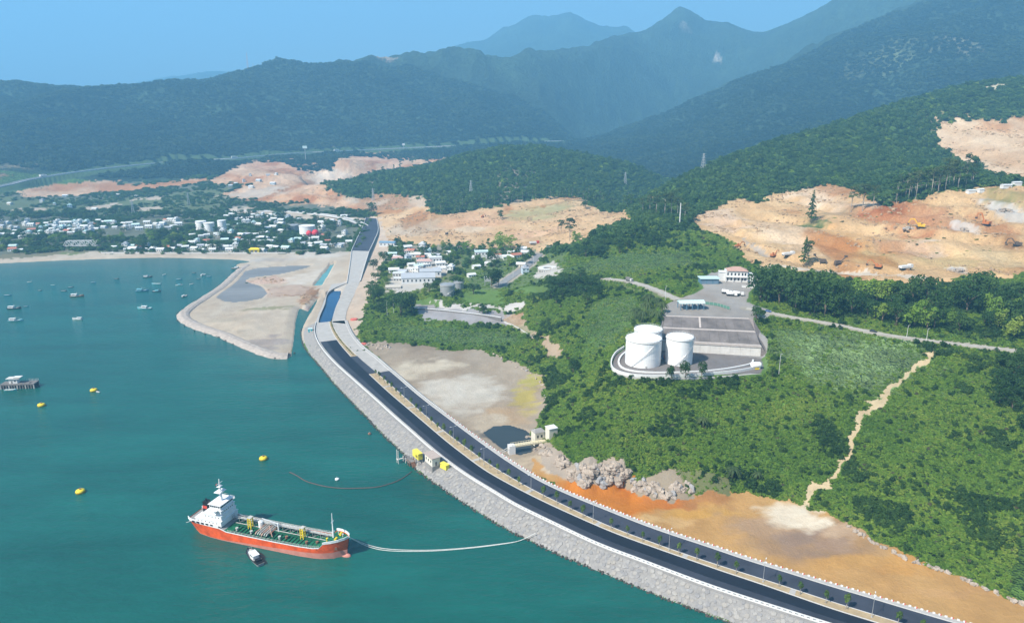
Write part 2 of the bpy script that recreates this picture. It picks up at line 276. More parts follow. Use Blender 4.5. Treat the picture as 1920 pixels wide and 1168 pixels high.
# ---------------------------------------------------------------- materials
MATS = {}
def mat(name, col, rough=0.7, metal=0.0, spec=0.3, var=0.14, scale=0.6, bump=0.0, bscale=3.0, emit=None):
    if name in MATS: return MATS[name]
    m = bpy.data.materials.new(name); m.use_nodes = True; MATS[name] = m
    nt = m.node_tree; b = nt.nodes['Principled BSDF']; L = nt.links
    b.inputs['Roughness'].default_value = rough; b.inputs['Metallic'].default_value = metal
    b.inputs['Specular IOR Level'].default_value = spec
    geo = nt.nodes.new('ShaderNodeNewGeometry')
    n1 = nt.nodes.new('ShaderNodeTexNoise'); n1.inputs['Scale'].default_value = scale; n1.inputs['Detail'].default_value = 5; n1.inputs['Roughness'].default_value = 0.65
    L.new(geo.outputs['Position'], n1.inputs['Vector'])
    mp = nt.nodes.new('ShaderNodeMapRange'); mp.inputs[1].default_value = 0.25; mp.inputs[2].default_value = 0.75
    mp.inputs[3].default_value = 1 - var; mp.inputs[4].default_value = 1 + var
    L.new(n1.outputs[0], mp.inputs[0])
    mx = nt.nodes.new('ShaderNodeMix'); mx.data_type = 'RGBA'; mx.blend_type = 'MULTIPLY'; mx.inputs[0].default_value = 1.0
    mx.inputs[6].default_value = (*col, 1); L.new(mp.outputs[0], mx.inputs[7]); L.new(mx.outputs[2], b.inputs['Base Color'])
    if bump:
        n2 = nt.nodes.new('ShaderNodeTexNoise'); n2.inputs['Scale'].default_value = bscale; n2.inputs['Detail'].default_value = 6
        bp = nt.nodes.new('ShaderNodeBump'); bp.inputs['Distance'].default_value = bump
        L.new(geo.outputs['Position'], n2.inputs['Vector']); L.new(n2.outputs[0], bp.inputs['Height']); L.new(bp.outputs[0], b.inputs['Normal'])
    return m

# ---------------------------------------------------------------- mesh helpers
class MB:
    def __init__(s): s.v = []; s.f = []
    def add(s, vs, fs):
        o = len(s.v); s.v += [tuple(map(float, p)) for p in vs]; s.f += [tuple(o + i for i in f) for f in fs]; return s
    def box(s, x0, x1, y0, y1, z0, z1, taper=0.0):
        t = taper; tx, ty = (x1 - x0) * t / 2, (y1 - y0) * t / 2
        return s.add([(x0, y0, z0), (x1, y0, z0), (x1, y1, z0), (x0, y1, z0), (x0 + tx, y0 + ty, z1), (x1 - tx, y0 + ty, z1), (x1 - tx, y1 - ty, z1), (x0 + tx, y1 - ty, z1)],
                     [(0, 3, 2, 1), (4, 5, 6, 7), (0, 1, 5, 4), (1, 2, 6, 5), (2, 3, 7, 6), (3, 0, 4, 7)])
    def bar(s, a, b, w, h=None, n=4, w2=None):         # straight rod from a to b with n sides
        a = Vector(a); b = Vector(b); d = (b - a).normalized(); h = h or w
        r = d.cross(Vector((0, 0, 1))); r = r.normalized() if r.length > 1e-3 else Vector((1, 0, 0)); q = r.cross(d)
        vs = []
        for p, k in ((a, 1.0), (b, (w2 / w) if w2 else 1.0)):
            for i in range(n):
                t = 2 * math.pi * (i + 0.5) / n; c = math.cos(t) * (1.414 if n == 4 else 1); e = math.sin(t) * (1.414 if n == 4 else 1)
                vs.append(p + r * (c * w * k / 2) + q * (e * h * k / 2))
        return s.add(vs, [tuple(range(n - 1, -1, -1)), tuple(range(n, 2 * n))] + [(i, (i + 1) % n, n + (i + 1) % n, n + i) for i in range(n)])
    def lathe(s, prof, n=24, cx=0, cy=0, cap=True):    # prof: [(r, z)] bottom to top
        vs = [(cx + r * math.cos(2 * math.pi * i / n), cy + r * math.sin(2 * math.pi * i / n), z) for r, z in prof for i in range(n)]
        fs = [(k * n + i, k * n + (i + 1) % n, (k + 1) * n + (i + 1) % n, (k + 1) * n + i) for k in range(len(prof) - 1) for i in range(n)]
        if cap: fs += [tuple(range(n - 1, -1, -1)), tuple(range((len(prof) - 1) * n, len(prof) * n))]
        return s.add(vs, fs)
    def prism(s, poly, z0, z1):                        # poly counter-clockwise; z0, z1 numbers or lists
        n = len(poly); a = z0 if hasattr(z0, '__len__') else [z0] * n; b = z1 if hasattr(z1, '__len__') else [z1] * n
        return s.add([(p[0], p[1], h) for p, h in zip(poly, a)] + [(p[0], p[1], h) for p, h in zip(poly, b)],
                     [tuple(range(n - 1, -1, -1)), tuple(range(n, 2 * n))] + [(i, (i + 1) % n, n + (i + 1) % n, n + i) for i in range(n)])
    def gable(s, x0, x1, y0, y1, z0, z1, axis='x', t=0.15):      # pitched roof with eaves
        if axis == 'x':
            m = (y0 + y1) / 2; vs = [(x0, y0, z0), (x1, y0, z0), (x1, y1, z0), (x0, y1, z0), (x0, m, z1), (x1, m, z1)]
        else:
            m = (x0 + x1) / 2; vs = [(x1, y0, z0), (x1, y1, z0), (x0, y1, z0), (x0, y0, z0), (m, y0, z1), (m, y1, z1)]
        return s.add(vs, [(0, 1, 5, 4), (2, 3, 4, 5), (0, 4, 3), (1, 2, 5), (0, 3, 2, 1)])
    def hip(s, x0, x1, y0, y1, z0, z1, k=0.3):
        w = min(x1 - x0, y1 - y0) * k
        return s.add([(x0, y0, z0), (x1, y0, z0), (x1, y1, z0), (x0, y1, z0), (x0 + w, (y0 + y1) / 2, z1), (x1 - w, (y0 + y1) / 2, z1)],
                     [(0, 1, 5, 4), (2, 3, 4, 5), (0, 4, 3), (1, 2, 5), (0, 3, 2, 1)])
    def tube(s, pts, r, n=6):
        pts = [Vector(p) for p in pts]; vs = []
        for i, p in enumerate(pts):
            d = (pts[min(i + 1, len(pts) - 1)] - pts[max(i - 1, 0)]).normalized()
            a = d.cross(Vector((0, 0, 1))); a = a.normalized() if a.length > 1e-3 else Vector((1, 0, 0)); b = a.cross(d)
            rr = r[i] if hasattr(r, '__len__') else r
            vs += [p + a * (math.cos(2 * math.pi * k / n) * rr) + b * (math.sin(2 * math.pi * k / n) * rr) for k in range(n)]
        fs = [(i * n + k, i * n + (k + 1) % n, (i + 1) * n + (k + 1) % n, (i + 1) * n + k) for i in range(len(pts) - 1) for k in range(n)]
        fs += [tuple(range(n - 1, -1, -1)), tuple(range((len(pts) - 1) * n, len(pts) * n))]
        return s.add(vs, fs)
    def strip(s, *lines):                              # sheet through equal-length lines
        n = len(lines[0])
        vs = [p for l in lines for p in l]
        return s.add(vs, [(k * n + i, k * n + i + 1, (k + 1) * n + i + 1, (k + 1) * n + i) for k in range(len(lines) - 1) for i in range(n - 1)])
    def mesh(s, name, m=None, smooth=False):
        me = bpy.data.meshes.new(name); me.from_pydata(s.v, [], s.f)
        if m: me.materials.append(m)
        if smooth: me.polygons.foreach_set('use_smooth', [True] * len(me.polygons))
        me.update(); return me
    def obj(s, name, m=None, parent=None, smooth=False, **kw):
        o = bpy.data.objects.new(name, s.mesh(name, m, smooth)); COL.objects.link(o)
        if parent is not None: o.parent = parent
        for k, v in kw.items(): o[k] = v
        return o
def inst(name, me, parent=None, loc=(0, 0, 0), rz=0.0, sc=None, **kw):
    o = bpy.data.objects.new(name, me); COL.objects.link(o)
    if parent is not None: o.parent = parent
    o.location = loc; o.rotation_euler = (0, 0, rz)
    if sc is not None: o.scale = sc if hasattr(sc, '__len__') else (sc, sc, sc)
    for k, v in kw.items(): o[k] = v
    return o
def thing(name, label, cat, loc=(0, 0, 0), rz=0.0, group=None, sc=1.0):
    o = bpy.data.objects.new(name, None); COL.objects.link(o); o.empty_display_size = 0.5
    o.location = tuple(map(float, loc)); o.rotation_euler = (0, 0, float(rz)); o.scale = (sc, sc, sc)
    o['label'] = label; o['category'] = cat
    if group: o['group'] = group
    return o
def tag(o, label, cat, group=None):
    o['label'] = label; o['category'] = cat
    if group: o['group'] = group
    return o
def struct(o, kind='structure', label=None):
    o['kind'] = kind
    if label: o['label'] = label
    return o
def cp(root, label, loc, rz=0.0, sc=1.0, group=None):        # a copy of a thing with its parts and sub-parts
    r = root.copy(); COL.objects.link(r); r.location = tuple(map(float, loc)); r.rotation_euler = (0, 0, float(rz)); r.scale = (sc, sc, sc)
    r['label'] = label
    if group: r['group'] = group
    def kids(a, b):
        for ch in [c for c in KIDS.get(a.name, [])]:
            n = ch.copy(); COL.objects.link(n); n.parent = b
            kids(ch, n)
    kids(root, r); return r
KIDS = {}
def proto(root):                                   # remember a thing's parts so that copies are quick
    def walk(a):
        KIDS[a.name] = list(a.children)
        for c in a.children: walk(c)
    walk(root); return root
ORD = ['first', 'second', 'third', 'fourth', 'fifth', 'sixth', 'seventh', 'eighth', 'ninth', 'tenth', 'eleventh', 'twelfth', 'thirteenth', 'fourteenth', 'fifteenth', 'sixteenth', 'seventeenth', 'eighteenth', 'nineteenth', 'twentieth']
def nth(k):
    if k < 20: return ORD[k]
    t = ['twenty', 'thirty', 'forty', 'fifty', 'sixty', 'seventy', 'eighty', 'ninety'][((k + 1) // 10) - 2] if k + 1 < 100 else 'hundred'
    r = (k + 1) % 10
    if k + 1 >= 100: return 'hundred and ' + nth(k - 100) if k >= 100 else 'hundredth'
    return (t[:-1] + 'ieth') if r == 0 else t + '-' + ORD[r - 1]

# ---------------------------------------------------------------- land cover
FLATX, FLATY = GX.ravel(), GY.ravel()
_wx = (vnoise(FLATX / 9, FLATY / 9, 41) - 0.5) + 0.6 * (vnoise(FLATX / 3.1, FLATY / 3.1, 43) - 0.5) ; _wy = (vnoise(FLATX / 9, FLATY / 9, 47) - 0.5) + 0.6 * (vnoise(FLATX / 3.1, FLATY / 3.1, 49) - 0.5)
WX = FLATX + _wx * np.clip(0.011 * FLATY, 3, 26); WY = FLATY + _wy * np.clip(0.02 * FLATY, 3, 40)
C = np.empty((NY * NT, 3)); C[:] = (0.075, 0.14, 0.026)
VEG = np.where(FLATY > 820, 2, 1).astype(np.uint8)
C[FLATY > 1850] = (0.029, 0.052, 0.030)  # far ground darkened and blued: part of the haze is in its colour
def cover(px, col, veg, warp=True, world=False, ymax=9e9):
    poly = np.asarray(px)[:, :2] if world else GP(px, ymax)
    X, Y = (WX, WY) if warp else (FLATX, FLATY)
    m = np.where((X > poly[:, 0].min() - 1) & (X < poly[:, 0].max() + 1) & (Y > poly[:, 1].min() - 1) & (Y < poly[:, 1].max() + 1))[0]
    if len(m) == 0: return
    ins = chunked(lambda a, b: sdist(poly, a, b) < 0, X[m], Y[m]); m = m[ins]
    if col is not None: C[m] = col
    if veg is not None: VEG[m] = veg
def blot(u, v, ru, rv, col, k=1.0, z=None):          # a soft-edged patch of differently coloured soil
    c = P(u, v, z) if z is not None else G(u, v); a = (P(u + ru, v, c[2]) - P(u, v, c[2]))[0]; b = min(abs((P(u, v - rv, c[2]) - P(u, v, c[2]))[1]), (3.5 if c[1] < 1500 else 1.1) * a)
    d = ((WX - c[0]) / a) ** 2 + ((WY - c[1]) / b) ** 2
    m = np.where((d < 4) & ((VEG == 0) | (z is None)))[0]; n = fbm(FLATX[m] * 0.6 + 0.5 * FLATY[m], FLATY[m] * 1.3 - 0.4 * FLATX[m], a * 0.7, 6, 77)
    w = (np.clip(1.25 - d[m] * 0.9 + (n - 0.5) * 2.8, 0, 1) * k)[:, None]
    C[m] = C[m] * (1 - w) + np.array(col) * w
EARTH = (0.54, 0.35, 0.175); PINK = (0.53, 0.345, 0.215); RED = (0.40, 0.18, 0.075); SAND = (0.39, 0.33, 0.26); GRAVEL = (0.42, 0.385, 0.345); MUDW = (0.47, 0.40, 0.31)
# plain with the village
cover([(-700, 352), (0, 362), (200, 342), (420, 332), (620, 347), (650, 380), (690, 400), (668, 440), (650, 476), (640, 495), (0, 500), (-700, 520)], (0.11, 0.12, 0.085), 3)
cover([(-700, 352), (0, 368), (60, 372), (420, 350), (440, 372), (400, 392), (0, 402), (-700, 405)], (0.10, 0.125, 0.06), 4)
for px in [[(31, 360), (80, 346), (150, 341), (215, 340), (228, 347), (300, 343), (390, 333), (398, 340), (300, 352), (190, 361), (50, 370)],
           [(395, 338), (440, 312), (470, 302), (530, 303), (570, 320), (620, 320), (650, 293), (700, 289), (780, 284), (905, 276), (860, 291), (800, 306), (740, 319), (690, 327), (640, 335), (606, 347), (640, 362), (692, 378), (690, 397), (660, 392),
            (600, 386), (560, 377), (520, 382), (440, 372), (410, 366), (450, 351), (480, 346), (400, 346)]]: cover(px, PINK, 0, ymax=2480)
cover([(700, 386), (800, 380), (812, 397), (830, 403), (900, 391), (960, 379), (1010, 372), (1090, 370), (1130, 396), (1175, 396), (1188, 412), (1120, 427), (1100, 452), (1020, 467), (990, 472), (860, 464), (760, 457), (720, 452), (700, 425)], (0.54, 0.355, 0.19), 0)
for px in [[(155, 389), (190, 384), (222, 380), (222, 387), (155, 397)], [(25, 391), (90, 389), (90, 394), (25, 397)], [(255, 389), (305, 388), (305, 395), (255, 395)], [(425, 390), (480, 389), (475, 398), (425, 398)], [(250, 372), (310, 369), (312, 373), (250, 376)],
           [(440, 395), (520, 396), (620, 405), (690, 410), (690, 416), (620, 414), (520, 405), (440, 402)]]: cover(px, SAND, 0)
blot(530, 308, 70, 10, (0.52, 0.30, 0.18)); blot(700, 295, 60, 9, (0.53, 0.31, 0.19)); blot(560, 372, 60, 8, (0.55, 0.32, 0.17)); blot(480, 362, 70, 6, (0.40, 0.34, 0.28), 0.8); blot(600, 338, 60, 5, (0.62, 0.47, 0.34))
blot(780, 430, 60, 10, (0.47, 0.37, 0.27), 0.8); blot(900, 415, 70, 12, (0.52, 0.28, 0.15), 0.6); blot(1010, 398, 60, 10, (0.30, 0.27, 0.13), 0.8); blot(1060, 385, 40, 6, (0.26, 0.24, 0.12), 0.8); blot(880, 430, 30, 6, (0.60, 0.45, 0.30)); blot(1070, 412, 40, 7, (0.58, 0.36, 0.18)); blot(1000, 440, 50, 9, (0.56, 0.35, 0.2))
# quarry
cover([(1293, 406), (1340, 391), (1375, 373), (1405, 376), (1430, 380), (1440, 366), (1500, 356), (1545, 345), (1590, 350), (1635, 371), (1642, 390), (1700, 376), (1780, 361), (1840, 353), (1920, 346), (2080, 340), (2080, 525), (1920, 512), (1880, 522), (1820, 515), (1760, 532), (1700, 532),
       (1590, 524), (1560, 512), (1500, 508), (1430, 500), (1400, 486), (1385, 466), (1350, 441), (1310, 426)], EARTH, 0)
cover([(1757, 232), (1800, 222), (1870, 226), (1930, 216), (2080, 210), (2080, 332), (1920, 337), (1890, 335), (1850, 325), (1815, 310), (1800, 300), (1780, 286), (1757, 276)], (0.57, 0.395, 0.24), 0)
cover([(1825, 308), (1850, 300), (1840, 318), (1815, 332), (1800, 335)], (0.045, 0.085, 0.022), 1)
cover([(1835, 165), (1870, 158), (1900, 158), (1880, 165), (1850, 170)], (0.42, 0.36, 0.25), 0)
blot(1700, 410, 60, 14, RED, 0.95); blot(1650, 402, 30, 10, (0.44, 0.20, 0.085)); blot(1760, 415, 40, 9, (0.42, 0.21, 0.10), 0.9); blot(1855, 425, 26, 9, (0.40, 0.19, 0.08), 0.9); blot(1895, 455, 22, 9, (0.35, 0.19, 0.08), 0.9); blot(1600, 450, 40, 16, (0.55, 0.31, 0.12), 0.8); blot(1550, 470, 30, 10, (0.50, 0.27, 0.10), 0.5)
blot(1640, 480, 60, 12, (0.55, 0.40, 0.19), 0.8); blot(1780, 490, 60, 16, (0.52, 0.38, 0.18), 0.8); blot(1880, 490, 40, 20, (0.50, 0.36, 0.19), 0.8); blot(1700, 465, 50, 8, (0.60, 0.46, 0.33)); blot(1480, 440, 60, 20, (0.58, 0.43, 0.29), 0.7); blot(1880, 395, 26, 8, (0.40, 0.38, 0.35), 0.9); blot(1810, 430, 16, 6, (0.45, 0.40, 0.36), 0.9); blot(1793, 503, 14, 6, (0.48, 0.46, 0.42), 0.9)
blot(1540, 372, 50, 14, (0.62, 0.47, 0.33)); blot(1350, 410, 40, 14, (0.57, 0.40, 0.26)); blot(1880, 368, 45, 4, (0.16, 0.16, 0.06), 0.9); blot(1530, 424, 28, 5, (0.06, 0.10, 0.03), 1.0); blot(1850, 260, 60, 20, (0.60, 0.43, 0.27)); blot(1890, 295, 50, 15, (0.53, 0.34, 0.19), 0.8); blot(1575, 400, 40, 4, (0.30, 0.22, 0.12), 0.6)
cover([(1425, 496), (1500, 502), (1560, 508), (1650, 513), (1740, 520), (1740, 523), (1640, 517), (1550, 512), (1425, 500)], (0.50, 0.42, 0.33), 0)
cover([(1395, 440), (1400, 450), (1412, 462), (1430, 472), (1450, 476), (1450, 480), (1425, 478), (1402, 466), (1392, 452)], (0.36, 0.30, 0.24), 0)
blot(960, 340, 40, 13, (0.30, 0.255, 0.19), 0.95); blot(1220, 372, 14, 8, (0.45, 0.35, 0.2), 0.9); blot(700, 340, 16, 4, (0.36, 0.30, 0.24), 0.8); blot(790, 375, 60, 5, (0.20, 0.22, 0.16), 0.8)
# mountain clearings
blot(1345, 112, 9, 20, (0.45, 0.40, 0.33), 0.7); blot(1285, 50, 10, 9, (0.30, 0.28, 0.22), 0.6); blot(88, 285, 10, 18, (0.30, 0.21, 0.13), 0.8); blot(30, 310, 30, 8, (0.24, 0.19, 0.12), 0.7); blot(722, 108, 18, 4, (0.48, 0.36, 0.26), 0.8); blot(1800, 85, 40, 10, (0.20, 0.19, 0.12), 0.6); blot(1650, 120, 60, 10, (0.13, 0.15, 0.07), 0.6); blot(0, 330, 16, 6, (0.35, 0.2, 0.12), 0.8)
# beach, spit and flats by the coast road
cover([(-900, 478), (0, 481), (60, 476), (160, 473), (300, 474), (640, 473), (660, 470), (690, 470), (718, 480), (705, 520), (692, 560), (675, 595), (668, 632), (690, 645), (640, 660), (560, 640), (540, 690), (330, 640), (320, 580), (430, 500), (420, 488), (300, 490), (-900, 530)], SAND, 0, world=False)
cover([(-40, 481), (60, 476), (110, 470), (190, 470), (130, 477), (70, 482), (-40, 488)], (0.16, 0.15, 0.09), 0)
blot(130, 474, 22, 2.5, (0.13, 0.16, 0.06), 1.0, 3)
for u, v, ru, rv, col, k in [(490, 644, 40, 14, (0.27, 0.23, 0.205), 1), (430, 610, 50, 14, (0.43, 0.365, 0.285), 1), (480, 580, 70, 8, (0.44, 0.375, 0.30), 1), (500, 578, 40, 3, (0.20, 0.20, 0.10), 0.8), (540, 545, 50, 12, (0.36, 0.27, 0.21), 1), (505, 525, 40, 8, (0.45, 0.31, 0.23), 1), (570, 520, 30, 12, (0.45, 0.41, 0.36), 0.9),
                             (580, 558, 14, 14, (0.42, 0.30, 0.21), 1), (575, 578, 10, 8, (0.30, 0.24, 0.21), 1), (600, 480, 60, 4, (0.40, 0.36, 0.31), 1), (500, 486, 60, 5, (0.33, 0.30, 0.27), 0.9), (640, 545, 14, 30, (0.46, 0.42, 0.37), 1), (680, 540, 14, 40, (0.46, 0.39, 0.33), 0.9), (672, 590, 9, 22, (0.42, 0.30, 0.24), 0.9), (420, 600, 60, 3, (0.36, 0.32, 0.25), 0.6), (455, 618, 50, 3, (0.30, 0.27, 0.22), 0.6)]: blot(u, v, ru, rv, col, k, 2)
# upper mud flat
cover([(688, 638), (760, 643), (830, 653), (900, 654), (950, 672), (990, 690), (1022, 706), (1024, 740), (1017, 775), (1008, 800), (1000, 815), (1040, 830), (1045, 870), (1000, 900), (960, 880), (930, 850), (880, 812), (820, 765), (760, 715), (700, 668)], (0.29, 0.235, 0.175), 0)
for u, v, ru, rv, col, k in [(800, 650, 90, 10, (0.23, 0.185, 0.14), 1), (860, 672, 110, 12, (0.28, 0.23, 0.175), 1), (790, 690, 70, 14, (0.46, 0.40, 0.31), 1), (880, 735, 60, 30, (0.41, 0.375, 0.32), 1), (850, 720, 60, 16, (0.44, 0.40, 0.34), 0.9), (950, 780, 40, 18, (0.34, 0.25, 0.16), 0.9), (985, 745, 26, 26, (0.34, 0.28, 0.09), 1), (1000, 715, 20, 14, (0.30, 0.27, 0.08), 1), (915, 790, 40, 14, (0.40, 0.34, 0.26), 0.9),
                             (930, 812, 34, 9, (0.10, 0.10, 0.095), 1), (960, 826, 30, 12, (0.07, 0.08, 0.08), 1), (990, 868, 30, 12, (0.38, 0.31, 0.22), 1), (1020, 880, 20, 10, (0.36, 0.30, 0.22), 1)]: blot(u, v, ru, rv, col, k, 2)
# lower mud flat stained with iron
cover([(1000, 862), (1085, 900), (1150, 905), (1195, 890), (1210, 922), (1300, 925), (1400, 920), (1500, 942), (1560, 962), (1640, 1015), (1750, 1060), (1860, 1105), (1960, 1150), (2150, 1230), (2100, 1280), (1760, 1165), (1500, 1082), (1200, 985), (1080, 935), (990, 895)], (0.37, 0.215, 0.08), 0)
for u, v, ru, rv, col, k in [(1145, 922, 95, 34, (0.39, 0.135, 0.018), 1), (1185, 908, 40, 22, (0.38, 0.11, 0.010), 1), (1520, 1012, 120, 40, (0.25, 0.165, 0.10), 0.8), (1150, 925, 60, 22, (0.40, 0.145, 0.02), 1), (1190, 912, 16, 9, (0.40, 0.125, 0.012), 1), (1250, 942, 50, 10, (0.38, 0.13, 0.025), 1), (1330, 945, 60, 12, (0.29, 0.14, 0.05), 0.9), (1320, 960, 70, 10, (0.42, 0.24, 0.06), 0.8), (1420, 985, 70, 22, (0.33, 0.215, 0.125), 1), (1500, 1010, 60, 26, (0.225, 0.155, 0.11), 1), (1470, 965, 50, 22, (0.50, 0.41, 0.30), 1), (1520, 975, 40, 22, (0.53, 0.45, 0.34), 1),
                             (1580, 1000, 40, 16, (0.36, 0.25, 0.16), 1), (1570, 1022, 40, 12, (0.26, 0.175, 0.12), 0.8), (1700, 1060, 60, 20, (0.39, 0.205, 0.06), 0.9), (1600, 1050, 90, 14, (0.385, 0.22, 0.075), 1), (1780, 1110, 80, 10, (0.36, 0.21, 0.09), 0.7), (1050, 890, 30, 10, (0.40, 0.33, 0.25), 1), (1250, 975, 60, 10, (0.45, 0.29, 0.13), 0.9)]: blot(u, v, ru, rv, col, k, 2)
# rock foot, dry gully, paths
blot(1590, 660, 150, 50, (0.17, 0.25, 0.10), 0.9); blot(1130, 610, 90, 50, (0.075, 0.15, 0.03), 0.8); blot(1200, 500, 110, 22, (0.075, 0.14, 0.035), 0.7)
cover([(1005, 845), (1040, 838), (1075, 862), (1110, 866), (1165, 862), (1185, 880), (1180, 900), (1150, 912), (1105, 912), (1075, 902), (1030, 885)], (0.30, 0.255, 0.21), 0)
cover([(1178, 890), (1200, 893), (1240, 885), (1290, 892), (1360, 905), (1360, 925), (1290, 932), (1245, 940), (1220, 934), (1195, 925), (1178, 915)], (0.25, 0.205, 0.15), 0); cover([(1270, 885), (1370, 895), (1370, 930), (1290, 928)], (0.13, 0.14, 0.06), 5)
for px in [][:0] + [[(1751, 656), (1737, 676), (1720, 692), (1698, 705), (1664, 738), (1650, 754), (1626, 776), (1608, 800), (1602, 830), (1588, 860), (1570, 880), (1573, 866), (1588, 838), (1593, 806), (1606, 780), (1637, 744), (1662, 724), (1686, 708), (1712, 684), (1740, 660)],
           [(1512, 908), (1540, 902), (1562, 904), (1560, 918), (1535, 922), (1520, 946), (1504, 944), (1512, 925)]]: cover(px, (0.46, 0.36, 0.22), 0)
gl = smooth_line([G(u, v) for u, v in [(1752, 655), (1738, 674), (1718, 690), (1694, 708), (1664, 732), (1640, 758), (1612, 786), (1600, 815), (1594, 845), (1577, 874), (1562, 894), (1545, 908), (1524, 922), (1508, 946)]], 3)
m = np.where((FLATX > gl[:, 0].min() - 9) & (FLATX < gl[:, 0].max() + 9) & (FLATY > gl[:, 1].min() - 9) & (FLATY < gl[:, 1].max() + 9))[0]
dg, _ = pdist(gl, FLATX[m] + _wx[m] * 3.5, FLATY[m] + _wy[m] * 3.5); wg = -0.75 + 2.8 * fbm(FLATX[m], FLATY[m], 12, 3, 55); k = m[dg < wg + 0.7]; VEG[k] = 0; k = m[dg < wg]; C[k] = (0.43, 0.335, 0.20)
cover([(935, 585), (950, 590), (975, 600), (1010, 622), (1040, 642), (1060, 664), (1052, 668), (1020, 646), (985, 624), (950, 612), (930, 605)], (0.34, 0.26, 0.18), 0)
cover([(1160, 528), (1250, 552), (1245, 562), (1210, 548), (1155, 535)], (0.10, 0.13, 0.04), 0)
# terminal, yards and lawns
YARD = (0.30, 0.285, 0.275)
cover(PADS[1][0], (0.165, 0.15, 0.145), 0, warp=False, world=True)
cover([(1246, 594), (1243, 574), (1275, 558), (1300, 552), (1320, 540), (1310, 525), (1335, 510), (1385, 508), (1428, 520), (1405, 548), (1400, 566), (1450, 582), (1440, 596), (1405, 600), (1300, 598)], (0.28, 0.26, 0.24), 0, warp=False)
cover([(1240, 590), (1410, 594), (1440, 640), (1436, 668), (1330, 662), (1236, 658)], (0.24, 0.23, 0.225), 0, warp=False)
cover([(722, 548), (716, 520), (728, 488), (745, 466), (800, 462), (852, 468), (876, 500), (852, 524), (832, 540), (780, 548)], (0.14, 0.15, 0.07), 5); cover([(728, 545), (730, 520), (750, 506), (776, 500), (800, 488), (840, 492), (846, 508), (822, 520), (812, 532), (780, 546)], (0.40, 0.365, 0.32), 0)
cover([(850, 470), (930, 468), (1000, 470), (1060, 480), (1050, 520), (1000, 530), (960, 540), (900, 545), (862, 530), (870, 505)], (0.09, 0.13, 0.045), 5)
cover([(1005, 500), (1040, 492), (1052, 508), (1040, 520), (1005, 520)], (0.38, 0.35, 0.31), 0)
cover([(700, 470), (740, 460), (850, 460), (1000, 468), (1000, 476), (850, 470), (745, 470), (715, 500), (705, 540), (690, 560), (690, 520)], (0.22, 0.20, 0.15), 5)
cover([(776, 562), (800, 556), (840, 572), (800, 576), (775, 574)], (0.095, 0.16, 0.035), 0); cover([(862, 556), (880, 545), (905, 540), (930, 545), (945, 562), (930, 570), (870, 568)], (0.095, 0.165, 0.035), 0); cover([(950, 545), (990, 535), (1040, 535), (1035, 545), (990, 550)], (0.09, 0.15, 0.035), 0)
cover([(775, 574), (830, 576), (900, 582), (955, 585), (985, 590), (980, 605), (960, 612), (900, 604), (840, 598), (790, 596)], (0.25, 0.235, 0.235), 0)
cover([(800, 562), (840, 570), (930, 572), (985, 566), (985, 572), (930, 580), (830, 578)], (0.42, 0.39, 0.36), 0)
cover([(940, 590), (985, 585), (978, 612), (950, 612)], (0.40, 0.29, 0.19), 0)
blot(870, 630, 110, 14, (0.06, 0.125, 0.03), 0.8)
cover([(690, 404), (712, 408), (722, 440), (742, 458), (726, 480), (712, 505), (704, 540), (692, 562), (680, 590), (672, 615), (664, 640), (640, 620), (655, 560), (672, 520)], (0.45, 0.36, 0.28), 0)
cover([(640, 364), (690, 374), (700, 362), (780, 368), (806, 378), (800, 388), (720, 392), (690, 400), (676, 390)], (0.47, 0.36, 0.26), 6)
for line, hw in CUT:
    m = np.where((FLATX > line[:, 0].min() - 40) & (FLATX < line[:, 0].max() + 9) & (FLATY > line[:, 1].min() - 40) & (FLATY < line[:, 1].max() + 9))[0]
    m = m[pdist(line, FLATX[m], FLATY[m])[0] < hw + (1.6 if hw < 10 else 22)]; VEG[m] = 0; C[m] = (0.30, 0.27, 0.22) if hw < 10 else (0.055, 0.09, 0.035)
m = np.where((FLATY < 1300) & (FLATX < 250))[0]; m = m[chunked(lambda a, b: sdist(SEA, a, b) < 3, FLATX[m], FLATY[m])]; VEG[m] = 0
m = np.where((FLATY > 380) & (FLATY < 640) & (FLATX > 20) & (FLATX < 320))[0]
for pl_, h_, w_ in PADS[:3]: k = m[sdist(pl_, FLATX[m], FLATY[m]) < 3.0]; VEG[k] = 0
_e = np.where((VEG == 0) & (C[:, 0] > 0.36) & (C[:, 0] > 1.28 * C[:, 1]) & (FLATY > 590))[0]; VEG[_e] = 6
VEGG = VEG.reshape(NY, NT)

# slow colour drift over everything
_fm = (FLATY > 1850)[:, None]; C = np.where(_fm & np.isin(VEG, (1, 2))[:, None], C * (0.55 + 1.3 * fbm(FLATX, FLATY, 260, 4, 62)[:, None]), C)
_n1 = fbm(FLATX, FLATY, 70, 4, 61)[:, None]; _n2 = fbm(FLATX, FLATY, 7, 3, 67)[:, None]
C *= 1 + 0.30 * (_n1 - 0.5) + 0.30 * (_n2 - 0.5)
_br = np.isin(VEG, (0, 6))[:, None]
_qf = (VEG == 6)[:, None] * 1.0; _st = fbm(FLATX, FLATY * 0.4, 55, 5, 81)[:, None]; C = C * (1 - _qf * sstep(0.52, 0.68, _st) * np.array([0.22, 0.42, 0.58])) * (1 + _qf * sstep(0.48, 0.34, _st) * np.array([0.10, 0.14, 0.20]))
C = np.where(_br, C * (1 + (fbm(FLATX, FLATY * 0.35, 14, 4, 71)[:, None] - 0.5) * np.array([0.18, 0.30, 0.42])), C)
C = np.clip(C, 0.005, 0.8)
me = bpy.data.meshes.new('terrain')
_idx = np.arange(NY * NT).reshape(NY, NT)
_q = np.stack([_idx[:-1, :-1], _idx[:-1, 1:], _idx[1:, 1:], _idx[1:, :-1]], -1).reshape(-1, 4)
